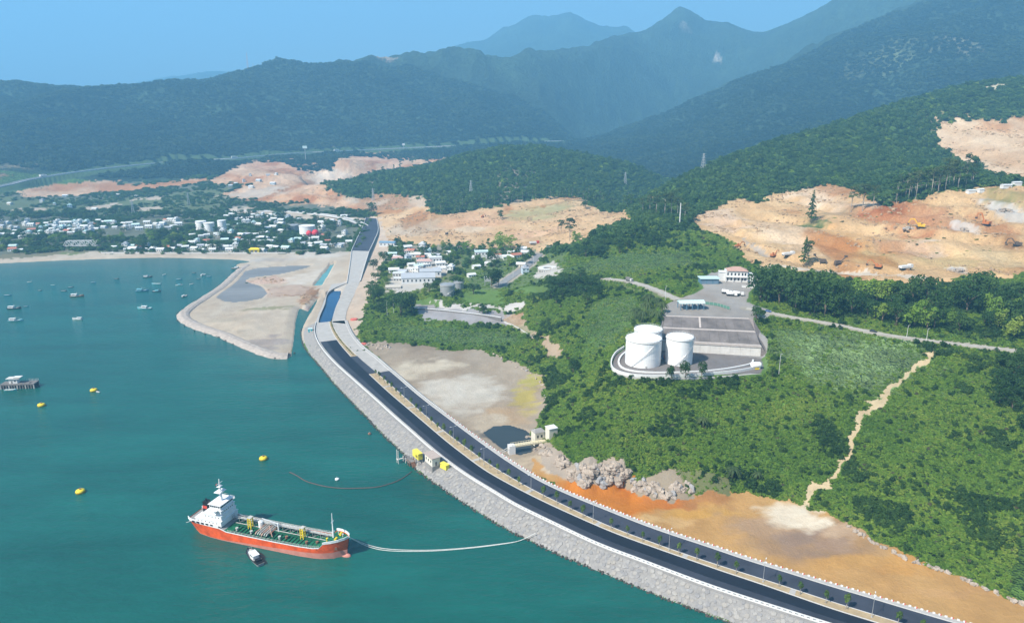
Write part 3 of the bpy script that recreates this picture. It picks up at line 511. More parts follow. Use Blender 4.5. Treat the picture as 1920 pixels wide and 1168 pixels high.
me.vertices.add(NY * NT); me.vertices.foreach_set('co', np.stack([FLATX, FLATY, GZ.ravel()], -1).ravel().astype(np.float32))
me.loops.add(len(_q) * 4); me.loops.foreach_set('vertex_index', _q.ravel().astype(np.int32))
me.polygons.add(len(_q)); me.polygons.foreach_set('loop_start', (np.arange(len(_q)) * 4).astype(np.int32)); me.polygons.foreach_set('use_smooth', np.ones(len(_q), bool))
_a = me.attributes.new('soil', 'FLOAT_COLOR', 'POINT'); _a.data.foreach_set('color', np.concatenate([C, np.ones((len(C), 1))], 1).ravel().astype(np.float32))
_a = me.attributes.new('wood', 'FLOAT', 'POINT'); _a.data.foreach_set('value', np.isin(VEG, (1, 2)).astype(np.float32))
_a = me.attributes.new('rough_earth', 'FLOAT', 'POINT'); _a.data.foreach_set('value', ((VEG == 6) * 1.0 + (VEG == 0) * 0.12).astype(np.float32))
me.update()
gm = bpy.data.materials.new('soil_and_growth'); gm.use_nodes = True; me.materials.append(gm)
nt = gm.node_tree; L = nt.links; nn = nt.nodes.new; pb = nt.nodes['Principled BSDF']
pb.inputs['Roughness'].default_value = 0.85; pb.inputs['Specular IOR Level'].default_value = 0.15
at = nn('ShaderNodeAttribute'); at.attribute_name = 'soil'; aw = nn('ShaderNodeAttribute'); aw.attribute_name = 'wood'
geo = nn('ShaderNodeNewGeometry')
def noise(s, det=4, rough=0.6):
    n = nn('ShaderNodeTexNoise'); n.inputs['Scale'].default_value = s; n.inputs['Detail'].default_value = det; n.inputs['Roughness'].default_value = rough
    L.new(geo.outputs['Position'], n.inputs['Vector']); return n
def mathn(op, a, b=None):
    m = nn('ShaderNodeMath'); m.operation = op
    for i, q in enumerate((a, b)):
        if q is None: continue
        if isinstance(q, (int, float)): m.inputs[i].default_value = q
        else: L.new(q, m.inputs[i])
    return m.outputs[0]
nf = noise(0.5, 5, 0.7); nw = noise(0.055, 4, 0.75); nl = noise(0.006, 3, 0.6)
aq = nn('ShaderNodeAttribute'); aq.attribute_name = 'rough_earth'; k1 = mathn('MULTIPLY_ADD', aq.outputs['Fac'], 0.75); k1.node.inputs[2].default_value = 0.22; c0 = mathn('SUBTRACT', nf.outputs[0], 0.5); ctr = mathn('MULTIPLY_ADD', c0, k1); ctr.node.inputs[2].default_value = 1.0
wv = mathn('MULTIPLY_ADD', nw.outputs[0], 2.6); wv.node.inputs[2].default_value = -0.35
wl_ = mathn('MULTIPLY_ADD', nl.outputs[0], 1.2); wl_.node.inputs[2].default_value = 0.4
wall_ = mathn('MULTIPLY', wv, wl_)
mixv = nn('ShaderNodeMix'); L.new(aw.outputs['Fac'], mixv.inputs[0]); L.new(ctr, mixv.inputs[2]); L.new(wall_, mixv.inputs[3])
mul = nn('ShaderNodeMix'); mul.data_type = 'RGBA'; mul.blend_type = 'MULTIPLY'; mul.inputs[0].default_value = 1.0
L.new(at.outputs['Color'], mul.inputs[6]); L.new(mixv.outputs[0], mul.inputs[7]); L.new(mul.outputs[2], pb.inputs['Base Color'])
b1 = nn('ShaderNodeBump'); b1.inputs['Distance'].default_value = 0.5; L.new(nf.outputs[0], b1.inputs['Height']); ne = noise(0.13, 8, 0.72); b0 = nn('ShaderNodeBump'); b0.inputs['Distance'].default_value = 4.0; L.new(ne.outputs[0], b0.inputs['Height']); ae = nn('ShaderNodeAttribute'); ae.attribute_name = 'rough_earth'; L.new(ae.outputs['Fac'], b0.inputs['Strength']); L.new(b0.outputs[0], b1.inputs['Normal'])
b2 = nn('ShaderNodeBump'); b2.inputs['Distance'].default_value = 22.0; L.new(nw.outputs[0], b2.inputs['Height']); L.new(b1.outputs[0], b2.inputs['Normal']); L.new(aw.outputs['Fac'], b2.inputs['Strength']); L.new(b2.outputs[0], pb.inputs['Normal'])
terrain = bpy.data.objects.new('terrain', me); COL.objects.link(terrain); struct(terrain, label='coast, quarry slopes and mountains')

# ---------------------------------------------------------------- water
def water_mat(name, col, rough=0.12, bump=0.25, bs=0.12):
    m = bpy.data.materials.new(name); m.use_nodes = True; nt = m.node_tree; L = nt.links; b = nt.nodes['Principled BSDF']
    b.inputs['Base Color'].default_value = (*col, 1); b.inputs['Roughness'].default_value = rough; b.inputs['IOR'].default_value = 1.33
    geo = nt.nodes.new('ShaderNodeNewGeometry'); mp = nt.nodes.new('ShaderNodeMapping'); mp.inputs['Scale'].default_value = (0.7, 1.6, 1); mp.inputs['Rotation'].default_value = (0, 0, 0.2)
    L.new(geo.outputs['Position'], mp.inputs[0])
    n = nt.nodes.new('ShaderNodeTexNoise'); n.inputs['Scale'].default_value = bs; n.inputs['Detail'].default_value = 8; n.inputs['Roughness'].default_value = 0.62
    L.new(mp.outputs[0], n.inputs['Vector'])
    bp = nt.nodes.new('ShaderNodeBump'); bp.inputs['Distance'].default_value = bump; L.new(n.outputs[0], bp.inputs['Height']); L.new(bp.outputs[0], b.inputs['Normal'])
    n2 = nt.nodes.new('ShaderNodeTexNoise'); n2.inputs['Scale'].default_value = 0.014; n2.inputs['Detail'].default_value = 9; n2.inputs['Roughness'].default_value = 0.7
    mp2 = nt.nodes.new('ShaderNodeMapping'); mp2.inputs['Scale'].default_value = (0.5, 1.8, 1); L.new(geo.outputs['Position'], mp2.inputs[0]); L.new(mp2.outputs[0], n2.inputs['Vector'])
    r = nt.nodes.new('ShaderNodeMapRange'); r.inputs[1].default_value = 0.3; r.inputs[2].default_value = 0.7; r.inputs[3].default_value = 0.72; r.inputs[4].default_value = 1.28; L.new(n2.outputs[0], r.inputs[0])
    mx = nt.nodes.new('ShaderNodeMix'); mx.data_type = 'RGBA'; mx.blend_type = 'MULTIPLY'; mx.inputs[0].default_value = 1; mx.inputs[6].default_value = (*col, 1); L.new(r.outputs[0], mx.inputs[7]); L.new(mx.outputs[2], b.inputs['Base Color'])
    return m
sea = MB().add([(-3500, -600, 0), (1500, -600, 0), (1500, 1400, 0), (-3500, 1400, 0)], [(0, 1, 2, 3)]).obj('sea', water_mat('sea_water', (0.007, 0.088, 0.072), 0.12, 0.8, 0.2))
struct(sea, label='calm green sea of the bay')
def pond(name, poly, z, m, label):
    o = MB().add([(p[0], p[1], z) for p in poly], [tuple(range(len(poly)))]).obj(name, m); struct(o, label=label); return o
def grow(poly, k):
    c = np.mean(poly, 0); return [c + (p - c) * (1 + k) for p in np.asarray(poly)]
pond('tidal_pool', grow(POOL, 0.01), 1.0, water_mat('pool_water', (0.19, 0.19, 0.19), 0.5, 0.03), 'shallow grey blue pool on the sand spit')
pond('canal_water', grow(CANAL, 0.01), 1.0, water_mat('canal_water', (0.10, 0.26, 0.24), 0.1, 0.03), 'pale green water in the canal')
pond('channel_water', grow(CHANNEL, 0.01), 3.2, water_mat('channel_water', (0.008, 0.045, 0.125), 0.06, 0.02), 'deep blue water standing in the unfinished carriageway')
pond('creek_water', grow(FPAD, 0.02), 1.15, water_mat('creek_water', (0.035, 0.042, 0.042), 0.1, 0.03), 'dark shallow water around the small footbridge')

# ---------------------------------------------------------------- growth: bushes and woods nobody could count
LIB = bpy.data.collections.new('growth_shapes')
def leaf_mat(name, c1, c2, c3, ps=0.035):
    m = bpy.data.materials.new(name); m.use_nodes = True; nt = m.node_tree; L = nt.links; b = nt.nodes['Principled BSDF']
    b.inputs['Roughness'].default_value = 0.65; b.inputs['Specular IOR Level'].default_value = 0.25
    oi = nt.nodes.new('ShaderNodeObjectInfo'); geo = nt.nodes.new('ShaderNodeNewGeometry')
    n = nt.nodes.new('ShaderNodeTexNoise'); n.inputs['Scale'].default_value = ps; n.inputs['Detail'].default_value = 4; L.new(geo.outputs['Position'], n.inputs['Vector'])
    n2 = nt.nodes.new('ShaderNodeTexNoise'); n2.inputs['Scale'].default_value = 0.9; n2.inputs['Detail'].default_value = 2; L.new(geo.outputs['Position'], n2.inputs['Vector'])
    a = nt.nodes.new('ShaderNodeMath'); a.operation = 'MULTIPLY_ADD'; a.inputs[1].default_value = 0.40; L.new(oi.outputs['Random'], a.inputs[0])
    a2 = nt.nodes.new('ShaderNodeMath'); a2.operation = 'MULTIPLY_ADD'; a2.inputs[1].default_value = 1.0; a2.inputs[2].default_value = -0.2; L.new(n.outputs[0], a2.inputs[0]); L.new(a2.outputs[0], a.inputs[2])
    r = nt.nodes.new('ShaderNodeValToRGB'); e = r.color_ramp.elements
    e[0].position = 0.15; e[0].color = (*c1, 1); e[1].position = 0.85; e[1].color = (*c3, 1); k = r.color_ramp.elements.new(0.5); k.color = (*c2, 1)
    L.new(a.outputs[0], r.inputs[0])
    mp = nt.nodes.new('ShaderNodeMapRange'); mp.inputs[1].default_value = 0.3; mp.inputs[2].default_value = 0.7; mp.inputs[3].default_value = 0.75; mp.inputs[4].default_value = 1.3; L.new(n2.outputs[0], mp.inputs[0])
    mx = nt.nodes.new('ShaderNodeMix'); mx.data_type = 'RGBA'; mx.blend_type = 'MULTIPLY'; mx.inputs[0].default_value = 1; L.new(r.outputs[0], mx.inputs[6]); L.new(mp.outputs[0], mx.inputs[7]); L.new(mx.outputs[2], b.inputs['Base Color'])
    tr = nt.nodes.new('ShaderNodeBsdfTranslucent'); tm = nt.nodes.new('ShaderNodeMix'); tm.data_type = 'RGBA'; tm.blend_type = 'MULTIPLY'; tm.inputs[0].default_value = 1; tm.inputs[7].default_value = (1.25, 1.15, 0.6, 1); L.new(mx.outputs[2], tm.inputs[6]); L.new(tm.outputs[2], tr.inputs['Color'])
    ms = nt.nodes.new('ShaderNodeMixShader'); ms.inputs[0].default_value = 0.45; L.new(b.outputs[0], ms.inputs[1]); L.new(tr.outputs[0], ms.inputs[2]); L.new(ms.outputs[0], nt.nodes['Material Output'].inputs['Surface'])
    return m
M_SCRUB = leaf_mat('scrub_leaves', (0.080, 0.175, 0.022), (0.175, 0.295, 0.038), (0.295, 0.370, 0.065), 0.025)
M_PALE = leaf_mat('pale_grass_leaves', (0.150, 0.240, 0.080), (0.215, 0.310, 0.125), (0.290, 0.370, 0.180))
M_DARK = leaf_mat('dark_leaves', (0.024, 0.066, 0.016), (0.048, 0.108, 0.022), (0.090, 0.160, 0.035))
M_WOOD = leaf_mat('forest_leaves', (0.036, 0.090, 0.022), (0.070, 0.145, 0.032), (0.125, 0.205, 0.048))
M_GUM = leaf_mat('gum_leaves', (0.045, 0.085, 0.030), (0.085, 0.130, 0.040), (0.13, 0.17, 0.055))
M_DRY = leaf_mat('dry_twigs', (0.10, 0.085, 0.06), (0.14, 0.12, 0.085), (0.17, 0.15, 0.10))
M_BARK = mat('bark', (0.16, 0.125, 0.09), 0.9); M_PBARK = mat('pale_bark', (0.34, 0.30, 0.25), 0.9)
def leaves(lobes, n, size, seed, flat=0.0):
    """quads scattered on the skins of a few lobes (cx, cy, cz, rx, ry, rz)"""
    r = np.random.default_rng(seed); w = np.array([l[3] * l[5] for l in lobes]); w = w / w.sum()
    k = r.choice(len(lobes), n, p=w); lb = np.array(lobes)[k]
    d = r.normal(size=(n, 3)); d /= np.linalg.norm(d, axis=1)[:, None]; d[:, 2] = np.where(d[:, 2] < -0.35, -d[:, 2], d[:, 2])
    c = lb[:, :3] + d * lb[:, 3:] * (0.72 + 0.36 * r.random(n))[:, None]
    nm = d + r.normal(size=(n, 3)) * 0.55 + np.array([0, 0, 0.35 + flat]); nm /= np.linalg.norm(nm, axis=1)[:, None]
    t = np.cross(nm, r.normal(size=(n, 3))); t /= np.linalg.norm(t, axis=1)[:, None]; b = np.cross(nm, t)
    s = size * (0.6 + 0.8 * r.random(n))[:, None]; e = s * (0.55 + 0.5 * r.random(n))[:, None]
    V = np.stack([c - t * s - b * e * 0.4, c + t * 0.2 * s - b * e, c + t * s + b * e * 0.3, c - t * 0.1 * s + b * e], 1).reshape(-1, 3)
    Fq = np.arange(n * 4).reshape(-1, 4)
    return V, Fq
def crown_mesh(name, m, lobes, n, size, seed, flat=0.0):
    V, Fq = leaves(lobes, n, size, seed, flat)
    me = bpy.data.meshes.new(name); me.from_pydata(V.tolist(), [], Fq.tolist()); me.materials.append(m); me.update(); return me
def lobeset(seed, n, spread, rz, base=0.35, lift=0.0):
    r = random.Random(seed); out = [(0, 0, base + lift, 0.36, 0.36, 0.36 * rz)]
    for k in range(n):
        a = r.uniform(0, 6.28); d = r.uniform(0.5, 1) * spread
        q = r.uniform(0.17, 0.29); out.append((math.cos(a) * d, math.sin(a) * d, lift + base + r.uniform(-0.22, 0.28) * rz, q, q, q * rz))
    return out
SHAPES = []
def shape(me):
    o = bpy.data.objects.new('growth_%02d' % len(SHAPES), me); LIB.objects.link(o); SHAPES.append(o); return len(SHAPES) - 1
S_SCRUB = [shape(crown_mesh('scrub_shape', M_SCRUB, lobeset(k, 6, 0.38, 0.62, 0.18), 190, 0.085, k, 0.8)) for k in range(4)]
S_PALE = [shape(crown_mesh('reed_shape', M_PALE, lobeset(20 + k, 6, 0.42, 0.4, 0.12), 150, 0.075, 20 + k, 0.9)) for k in range(2)]
S_DARK = [shape(crown_mesh('bush_shape', M_DARK, lobeset(30 + k, 7, 0.36, 0.95, 0.35), 220, 0.085, 30 + k)) for k in range(3)]
S_WOOD = [shape(crown_mesh('wood_shape', M_WOOD, lobeset(40 + k, 6, 0.36, 0.75, 0.3), 130, 0.11, 40 + k, 0.5)) for k in range(4)]
M_FARW = leaf_mat('haze_tinted_leaves', (0.014, 0.034, 0.020), (0.031, 0.060, 0.031), (0.075, 0.115, 0.048), 0.005)  # dark bluish leaf colours carry part of the distance haze
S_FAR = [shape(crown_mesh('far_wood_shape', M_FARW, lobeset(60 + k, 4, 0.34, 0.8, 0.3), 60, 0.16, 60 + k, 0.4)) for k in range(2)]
S_ROCK = []
S_DRY = [shape(crown_mesh('dry_shape', M_DRY, lobeset(70, 5, 0.38, 0.7, 0.25), 150, 0.06, 70))]

def growth(name, pts, sc, rz, idx, label):
    me = bpy.data.meshes.new(name); me.vertices.add(len(pts)); me.vertices.foreach_set('co', pts.ravel().astype(np.float32))
    a = me.attributes.new('sc', 'FLOAT_VECTOR', 'POINT'); a.data.foreach_set('vector', sc.ravel().astype(np.float32))
    a = me.attributes.new('rz', 'FLOAT', 'POINT'); a.data.foreach_set('value', rz.astype(np.float32))
    a = me.attributes.new('pick', 'INT', 'POINT'); a.data.foreach_set('value', idx.astype(np.int32))
    o = bpy.data.objects.new(name, me); COL.objects.link(o); o['kind'] = 'stuff'; o['label'] = label
    ng = bpy.data.node_groups.new(name, 'GeometryNodeTree'); ng.interface.new_socket('Geometry', in_out='INPUT', socket_type='NodeSocketGeometry'); ng.interface.new_socket('Geometry', in_out='OUTPUT', socket_type='NodeSocketGeometry')
    N = ng.nodes.new; gi = N('NodeGroupInput'); go = N('NodeGroupOutput'); ip = N('GeometryNodeInstanceOnPoints'); ci = N('GeometryNodeCollectionInfo')
    ci.inputs['Collection'].default_value = LIB; ci.inputs['Separate Children'].default_value = True; ci.inputs['Reset Children'].default_value = True
    def attr(nm, ty):
        q = N('GeometryNodeInputNamedAttribute'); q.data_type = ty; q.inputs['Name'].default_value = nm; return [s for s in q.outputs if s.enabled][0]
    cx = N('ShaderNodeCombineXYZ'); ng.links.new(attr('rz', 'FLOAT'), cx.inputs[2])
    e2r = N('FunctionNodeEulerToRotation'); ng.links.new(cx.outputs[0], e2r.inputs[0])
    ng.links.new(gi.outputs[0], ip.inputs['Points']); ng.links.new(ci.outputs[0], ip.inputs['Instance']); ip.inputs['Pick Instance'].default_value = True
    ng.links.new(attr('pick', 'INT'), ip.inputs['Instance Index']); ng.links.new(e2r.outputs[0], ip.inputs['Rotation']); ng.links.new(attr('sc', 'FLOAT_VECTOR'), ip.inputs['Scale']); ng.links.new(ip.outputs[0], go.inputs[0])
    md = o.modifiers.new('growth', 'NODES'); md.node_group = ng; return o

def veg_at(x, y):
    j = np.clip(np.rint((x / y - ts[0]) / (ts[1] - ts[0])).astype(int), 0, NT - 1); i = np.clip(np.searchsorted(ys, y), 0, NY - 1)
    return VEGG[i, j]
def scatter(y0, y1, dens, t0=-0.8, t1=0.8):
    area = (t1 - t0) * (y1 ** 2 - y0 ** 2) / 2; n = int(area * dens)
    y = np.sqrt(RNG.uniform(y0 ** 2, y1 ** 2, n)); x = y * RNG.uniform(t0, t1, n); return x, y
ROAD_EDGE = 0
def build_growth():
    global darkpoly
    darkpoly = [GP(p) for p in [[(1000, 690), (1060, 665), (1080, 690), (1070, 740), (1040, 760), (1015, 800), (1010, 760)], [(1850, 650), (1990, 660), (1990, 820), (1880, 790), (1840, 720)], [(1020, 520), (1080, 505), (1130, 520), (1130, 560), (1050, 570), (990, 555), (1000, 530)],
                                [(1480, 540), (1560, 525), (1700, 545), (1760, 530), (1990, 540), (1990, 655), (1880, 640), (1700, 620), (1560, 595), (1480, 580)], [(1190, 690), (1340, 690), (1350, 740), (1300, 750), (1190, 730)], [(960, 640), (1060, 660), (1050, 700), (980, 685)],
                                [(1650, 890), (1920, 1000), (1920, 1120), (1800, 1070), (1640, 990)], [(1280, 890), (1480, 860), (1560, 930), (1400, 930)], [(690, 560), (760, 545), (770, 590), (700, 590)], [(1060, 480), (1200, 440), (1290, 440), (1250, 462), (1120, 490)]]]
    palepoly = [GP(p) for p in [[(1420, 600), (1600, 620), (1760, 650), (1740, 700), (1650, 740), (1500, 720), (1440, 680)], [(700, 600), (960, 615), (1000, 640), (900, 655), (740, 640)], [(1050, 505), (1120, 480), (1300, 470), (1330, 500), (1180, 515), (1040, 520)], [(1100, 560), (1200, 545), (1240, 570), (1170, 640), (1110, 680), (1080, 640)]]]
    out = []
    for y0, y1, dn, s0, s1 in [(225, 420, 1.5, 0.9, 2.3), (420, 620, 0.85, 1.1, 2.8), (620, 720, 0.55, 1.3, 3.0), (720, 840, 0.22, 2.0, 4.4)]:
        x, y = scatter(y0, y1, dn, -0.55); k = veg_at(x, y); keep = (k == 1) | ((k == 5) & (RNG.random(len(x)) < 0.16)); x, y = x[keep], y[keep]
        z = gz(x, y); ok = z > 1.2; x, y, z = x[ok], y[ok], z[ok]; n = len(x)
        dk = np.zeros(n); pl = np.zeros(n)
        for p in darkpoly: dk = np.maximum(dk, sstep(4, -14, sdist(p, x, y)))
        for p in palepoly: pl = np.maximum(pl, sstep(6, -14, sdist(p, x, y)))
        cl = fbm(x, y, 22, 3, 91); r = RNG.random(n)
        typ = np.where(r < (0.035 + 0.35 * (cl > 0.70)) * (1 - pl) + 0.5 * dk * (cl > 0.46), 2, np.where(r > 1 - 0.93 * pl, 1, np.where(r > 0.985, 3, 0)))
        tab = [S_SCRUB, S_PALE, S_DARK, S_DRY]; pick = np.zeros(n, int)
        for q in range(4): m = typ == q; pick[m] = RNG.choice(tab[q], m.sum())
        s = (s0 * 0.75 + (s1 * 1.25 - s0 * 0.75) * RNG.random(n) ** 2.4) * np.where(typ == 2, 1.35, np.where(typ == 1, 0.55, 1.0)) * (0.75 + 0.5 * cl)
        sc = np.stack([s, s, s * RNG.uniform(0.7, 1.25, n)], -1)
        out.append((np.stack([x, y, z - 0.12 * s], -1), sc, RNG.uniform(0, 6.28, n), pick))
    growth('hillside_scrub', *[np.concatenate([o[k] for o in out]) for k in range(4)], 'dense green scrub covering the near hillsides')
    out = []
    for y0, y1, dn, s0, s1 in [(820, 1250, 0.040, 5.0, 9.0), (1250, 1900, 0.026, 6.0, 10.5)]:
        x, y = scatter(y0, y1, dn, -0.45); k = veg_at(x, y); keep = (k == 2) | ((k == 5) & (RNG.random(len(x)) < 0.22)); x, y = x[keep], y[keep]; z = gz(x, y); n = len(x)
        s = (s0 * 0.8 + (s1 * 1.15 - s0 * 0.8) * RNG.random(n) ** 1.8) * (0.7 + 0.6 * fbm(x, y, 60, 3, 93)); r = RNG.random(n)
        pick = np.where(r < 0.82, RNG.choice(S_WOOD, n), np.where(r < 0.93, RNG.choice(S_DARK, n), RNG.choice(S_SCRUB, n)))
        out.append((np.stack([x, y, z - 0.05 * s], -1), np.stack([s, s, s * RNG.uniform(0.85, 1.3, n)], -1), RNG.uniform(0, 6.28, n), pick))
    growth('ridge_forest', *[np.concatenate([o[k] for o in out]) for k in range(4)], 'dark green forest over the wooded ridge and middle hill')
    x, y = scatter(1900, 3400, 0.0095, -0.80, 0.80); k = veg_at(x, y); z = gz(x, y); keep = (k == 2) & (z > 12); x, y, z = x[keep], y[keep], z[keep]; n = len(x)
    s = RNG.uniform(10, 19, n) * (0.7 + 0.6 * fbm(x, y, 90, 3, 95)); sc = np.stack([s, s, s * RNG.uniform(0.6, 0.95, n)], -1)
    growth('mountain_forest', np.stack([x, y, z - 0.1 * s], -1), sc, RNG.uniform(0, 6.28, n), RNG.choice(S_FAR, n), 'forest on the mountain flanks, tinted haze blue')
    x, y = scatter(980, 2200, 0.018, -0.80, -0.05); k = veg_at(x, y); r = RNG.random(len(x)); keep = ((k == 3) & (r < 0.9) & (fbm(x, y, 60, 3, 97) > 0.40)) | ((k == 4) & (r < 0.35) & (fbm(x, y, 80, 3, 99) > 0.45)); keep &= gz(x, y) > 0.9; x, y = x[keep], y[keep]; z = gz(x, y); n = len(x)
    s = RNG.uniform(5, 10, n); growth('village_undergrowth', np.stack([x, y, z - 0.1 * s], -1), np.stack([s * 1.2, s * 1.2, s * 0.8], -1), RNG.uniform(0, 6.28, n), RNG.choice(S_DARK + S_WOOD, n), 'low bushes and small trees between the village houses')
build_growth()
M_QR = mat('quarry_rock', (0.36, 0.25, 0.15), 0.95, var=0.4, scale=0.2)
for k_ in range(3):
    r_ = random.Random(k_); b_ = MB().box(-0.5, 0.5, -0.4, 0.4, -0.35, 0.35); b_.v = [(x * r_.uniform(0.6, 1.2), y * r_.uniform(0.6, 1.2), z * r_.uniform(0.6, 1.2)) for x, y, z in b_.v]; S_ROCK.append(shape(b_.mesh('loose_rock', M_QR)))
def tufts():
    x, y = scatter(580, 1500, 0.05, -0.4, 0.85); k = veg_at(x, y); c = fbm(x, y, 30, 4, 103); keep = (k == 6) & (c > 0.57); x, y = x[keep], y[keep]; z = gz(x, y); n = len(x)
    s = 0.5 + 2.8 * RNG.random(n) ** 3; growth('quarry_stones', np.stack([x, y, z + 0.1 * s], -1), np.stack([s * 1.2, s, s * 0.9], -1), RNG.uniform(0, 6.28, n), RNG.choice(S_ROCK, n), 'loose brown stones strewn over the quarry earth')
    x, y = scatter(600, 2600, 0.006, -0.5, 0.8); k = veg_at(x, y); c = fbm(x, y, 45, 3, 101); keep = (k == 6) & (c > 0.56) & (RNG.random(len(x)) < 0.6); x, y = x[keep], y[keep]; z = gz(x, y); n = len(x)
    s = RNG.uniform(0.9, 3.0, n); growth('quarry_tufts', np.stack([x, y, z - 0.1 * s], -1), np.stack([s * 1.4, s * 1.2, s * 0.6], -1), RNG.uniform(0, 6.28, n), RNG.choice(S_DRY + S_DARK[:1] + S_SCRUB[:1], n), 'sparse tufts of scrub left on the bare quarry earth')
tufts()

# ---------------------------------------------------------------- the coast road
M_ASPH = mat('fresh_asphalt', (0.010, 0.014, 0.024), 0.7, var=0.35, scale=0.06); M_ASPH2 = mat('base_asphalt', (0.034, 0.040, 0.056), 0.75, var=0.35, scale=0.07)
M_ASPH3 = mat('inner_asphalt', (0.040, 0.046, 0.064), 0.75, var=0.38, scale=0.06)
M_CONC = mat('pale_concrete', (0.38, 0.365, 0.345), 0.85, var=0.13, scale=0.25); M_WHITE = mat('white_paint', (0.64, 0.64, 0.63), 0.6, var=0.06)
M_GRAV = mat('road_gravel', (0.38, 0.36, 0.335), 0.95, var=0.18, scale=0.2, bump=0.15); M_KERB = mat('kerb_stone', (0.54, 0.525, 0.50), 0.8, var=0.1)
M_SOIL = mat('median_soil', (0.36, 0.275, 0.165), 0.95, var=0.25, scale=0.35, bump=0.1); M_SLOPE = mat('seawall_mortar', (0.255, 0.245, 0.235), 0.95, var=0.22, scale=0.5, bump=0.3, bscale=1.2)
M_GREYC = mat('grey_concrete', (0.26, 0.25, 0.24), 0.9, var=0.2, scale=0.2); M_DCONC = mat('weathered_concrete', (0.17, 0.16, 0.155), 0.9, var=0.3, scale=0.15)
M_RED = mat('red_paint', (0.50, 0.06, 0.04), 0.5); M_METAL = mat('galvanised_steel', (0.50, 0.51, 0.52), 0.4, 0.5); M_BLACK = mat('black_rubber', (0.015, 0.015, 0.016), 0.7); M_GLASS = mat('dark_glass', (0.02, 0.03, 0.04), 0.1, 0, 0.6)
REF = []
for k, p in enumerate(L_MER):
    i = np.argmin((L_MEL[:, 0] - p[0]) ** 2 + (L_MEL[:, 1] - p[1]) ** 2); REF.append((p + L_MEL[i]) / 2)
REF = np.array(REF); REF = smooth_line(REF[::8], 2.0)
TAN = np.gradient(REF[:, :2], axis=0); TAN /= np.linalg.norm(TAN, axis=1)[:, None]
NOR = np.stack([-TAN[:, 1], TAN[:, 0]], 1)              # the road runs towards the camera, +n is the land side
S_LEN = np.concatenate([[0], np.cumsum(np.linalg.norm(np.diff(REF[:, :2], axis=0), axis=1))])
def lateral(line):
    out = []
    for p, n, t in zip(REF, NOR, TAN):
        d = line[:, :2] - p[:2]; al = d @ t; la = d @ n
        k = np.where(np.sign(al[:-1]) != np.sign(al[1:]))[0]
        if len(k) == 0: out.append(np.nan); continue
        f = al[k] / (al[k] - al[k + 1] + 1e-9); v = la[k] + f * (la[k + 1] - la[k]); out.append(v[np.argmin(np.abs(v))])
    out = np.array(out); ok = ~np.isnan(out); out = np.interp(np.arange(len(out)), np.where(ok)[0], out[ok])
    kx = np.ones(9) / 9; return np.convolve(np.pad(out, 4, 'edge'), kx, 'valid')
O_TOE, O_PAR, O_MEL, O_MER, O_RIT = [lateral(l) for l in (L_TOE, L_PAR, L_MEL, L_MER, L_RIT)]
if np.median(O_PAR) > 0: NOR = -NOR; O_TOE, O_PAR, O_MEL, O_MER, O_RIT = [-o for o in (O_TOE, O_PAR, O_MEL, O_MER, O_RIT)]
O_TOE = np.minimum(O_TOE, O_PAR - 6)
def at_off(off, z, i0=0, i1=None):
    q = REF[i0:i1, :2] + NOR[i0:i1] * (off[i0:i1] if hasattr(off, '__len__') else off)[:, None]
    return [(p[0], p[1], z) for p in q]
STV = np.array([pix(p)[1] for p in REF])                 # picture row of each station
def station(v): return int(np.argmin(np.abs(STV - v)))
def sheet(name, offs, zs, m, i0=0, i1=None, kind='structure', label=None):
    o = MB().strip(*[at_off(a, z, i0, i1) for a, z in zip(offs, zs)]).obj(name, m); struct(o, kind, label); return o
def ribbon(name, a, b, z0, z1, m, i0=0, i1=None, label=None):       # solid band between two offsets
    o = MB().strip(at_off(a, z0, i0, i1), at_off(a, z1, i0, i1), at_off(b, z1, i0, i1), at_off(b, z0, i0, i1)).obj(name, m); struct(o, label=label); return o
i637, i700 = station(637), station(701)
sheet('seawall_slope', [O_TOE - 3, O_TOE, O_PAR - 1.6], [-1.8, 0.1, 4.75], M_SLOPE, label='sloping stone revetment of the sea wall')
ribbon('seawall_crest', O_PAR - 1.7, O_PAR - 0.15, 3.0, 4.85, M_SLOPE, label='pale concrete crest of the sea wall')
ribbon('sea_footway', O_PAR + 0.25, O_PAR + 1.6, 3.0, 5.12, M_GREYC, label='narrow concrete footway behind the sea parapet')
MID = O_PAR * 0.55 + O_MEL * 0.45
sheet('sea_carriageway', [O_PAR + 1.5, MID], [5.0, 5.0], M_ASPH2, i637, label='grey seaward lanes of the coast road')
sheet('fresh_carriageway', [MID, O_MEL - 0.25], [5.004, 5.004], M_ASPH, i637, label='fresh black asphalt lane of the coast road')
sheet('unpaved_apron', [O_PAR + 1.5, O_MEL - 0.25], [4.99, 4.99], M_CONC, 0, i637 + 1, label='bare concrete apron before the asphalt')
sheet('land_carriageway', [O_MER + 0.25, O_RIT], [5.0, 5.0], M_ASPH3, i700, label='landward asphalt carriageway')
sheet('gravel_carriageway', [O_MER + 0.25, O_RIT], [5.0, 5.0], M_GRAV, 0, i700 + 1, label='landward carriageway still in gravel')
ribbon('footway_of_land_side', O_RIT, O_RIT + 2.4, 3.0, 5.15, M_WHITE if False else M_CONC, label='pale concrete footway on the land side')
sheet('embankment_slope', [O_RIT + 2.3, O_RIT + 7.0], [4.9, 1.3], M_GRAV, label='gravel slope down to the mud flats')
iA, iB, iC = station(670), station(700), len(REF)
for a, b in ((0, iA), (iB, iC)):
    ribbon('kerb', O_MEL - 0.25, O_MEL + 0.15, 4.9, 5.22, M_KERB, a, b, 'pale kerb of the median'); ribbon('kerb', O_MER - 0.15, O_MER + 0.25, 4.9, 5.22, M_KERB, a, b, 'pale kerb of the median')
    ribbon('median_strip', O_MEL + 0.15, O_MER - 0.15, 4.9, 5.18, M_SOIL, a, b, 'bare soil median')
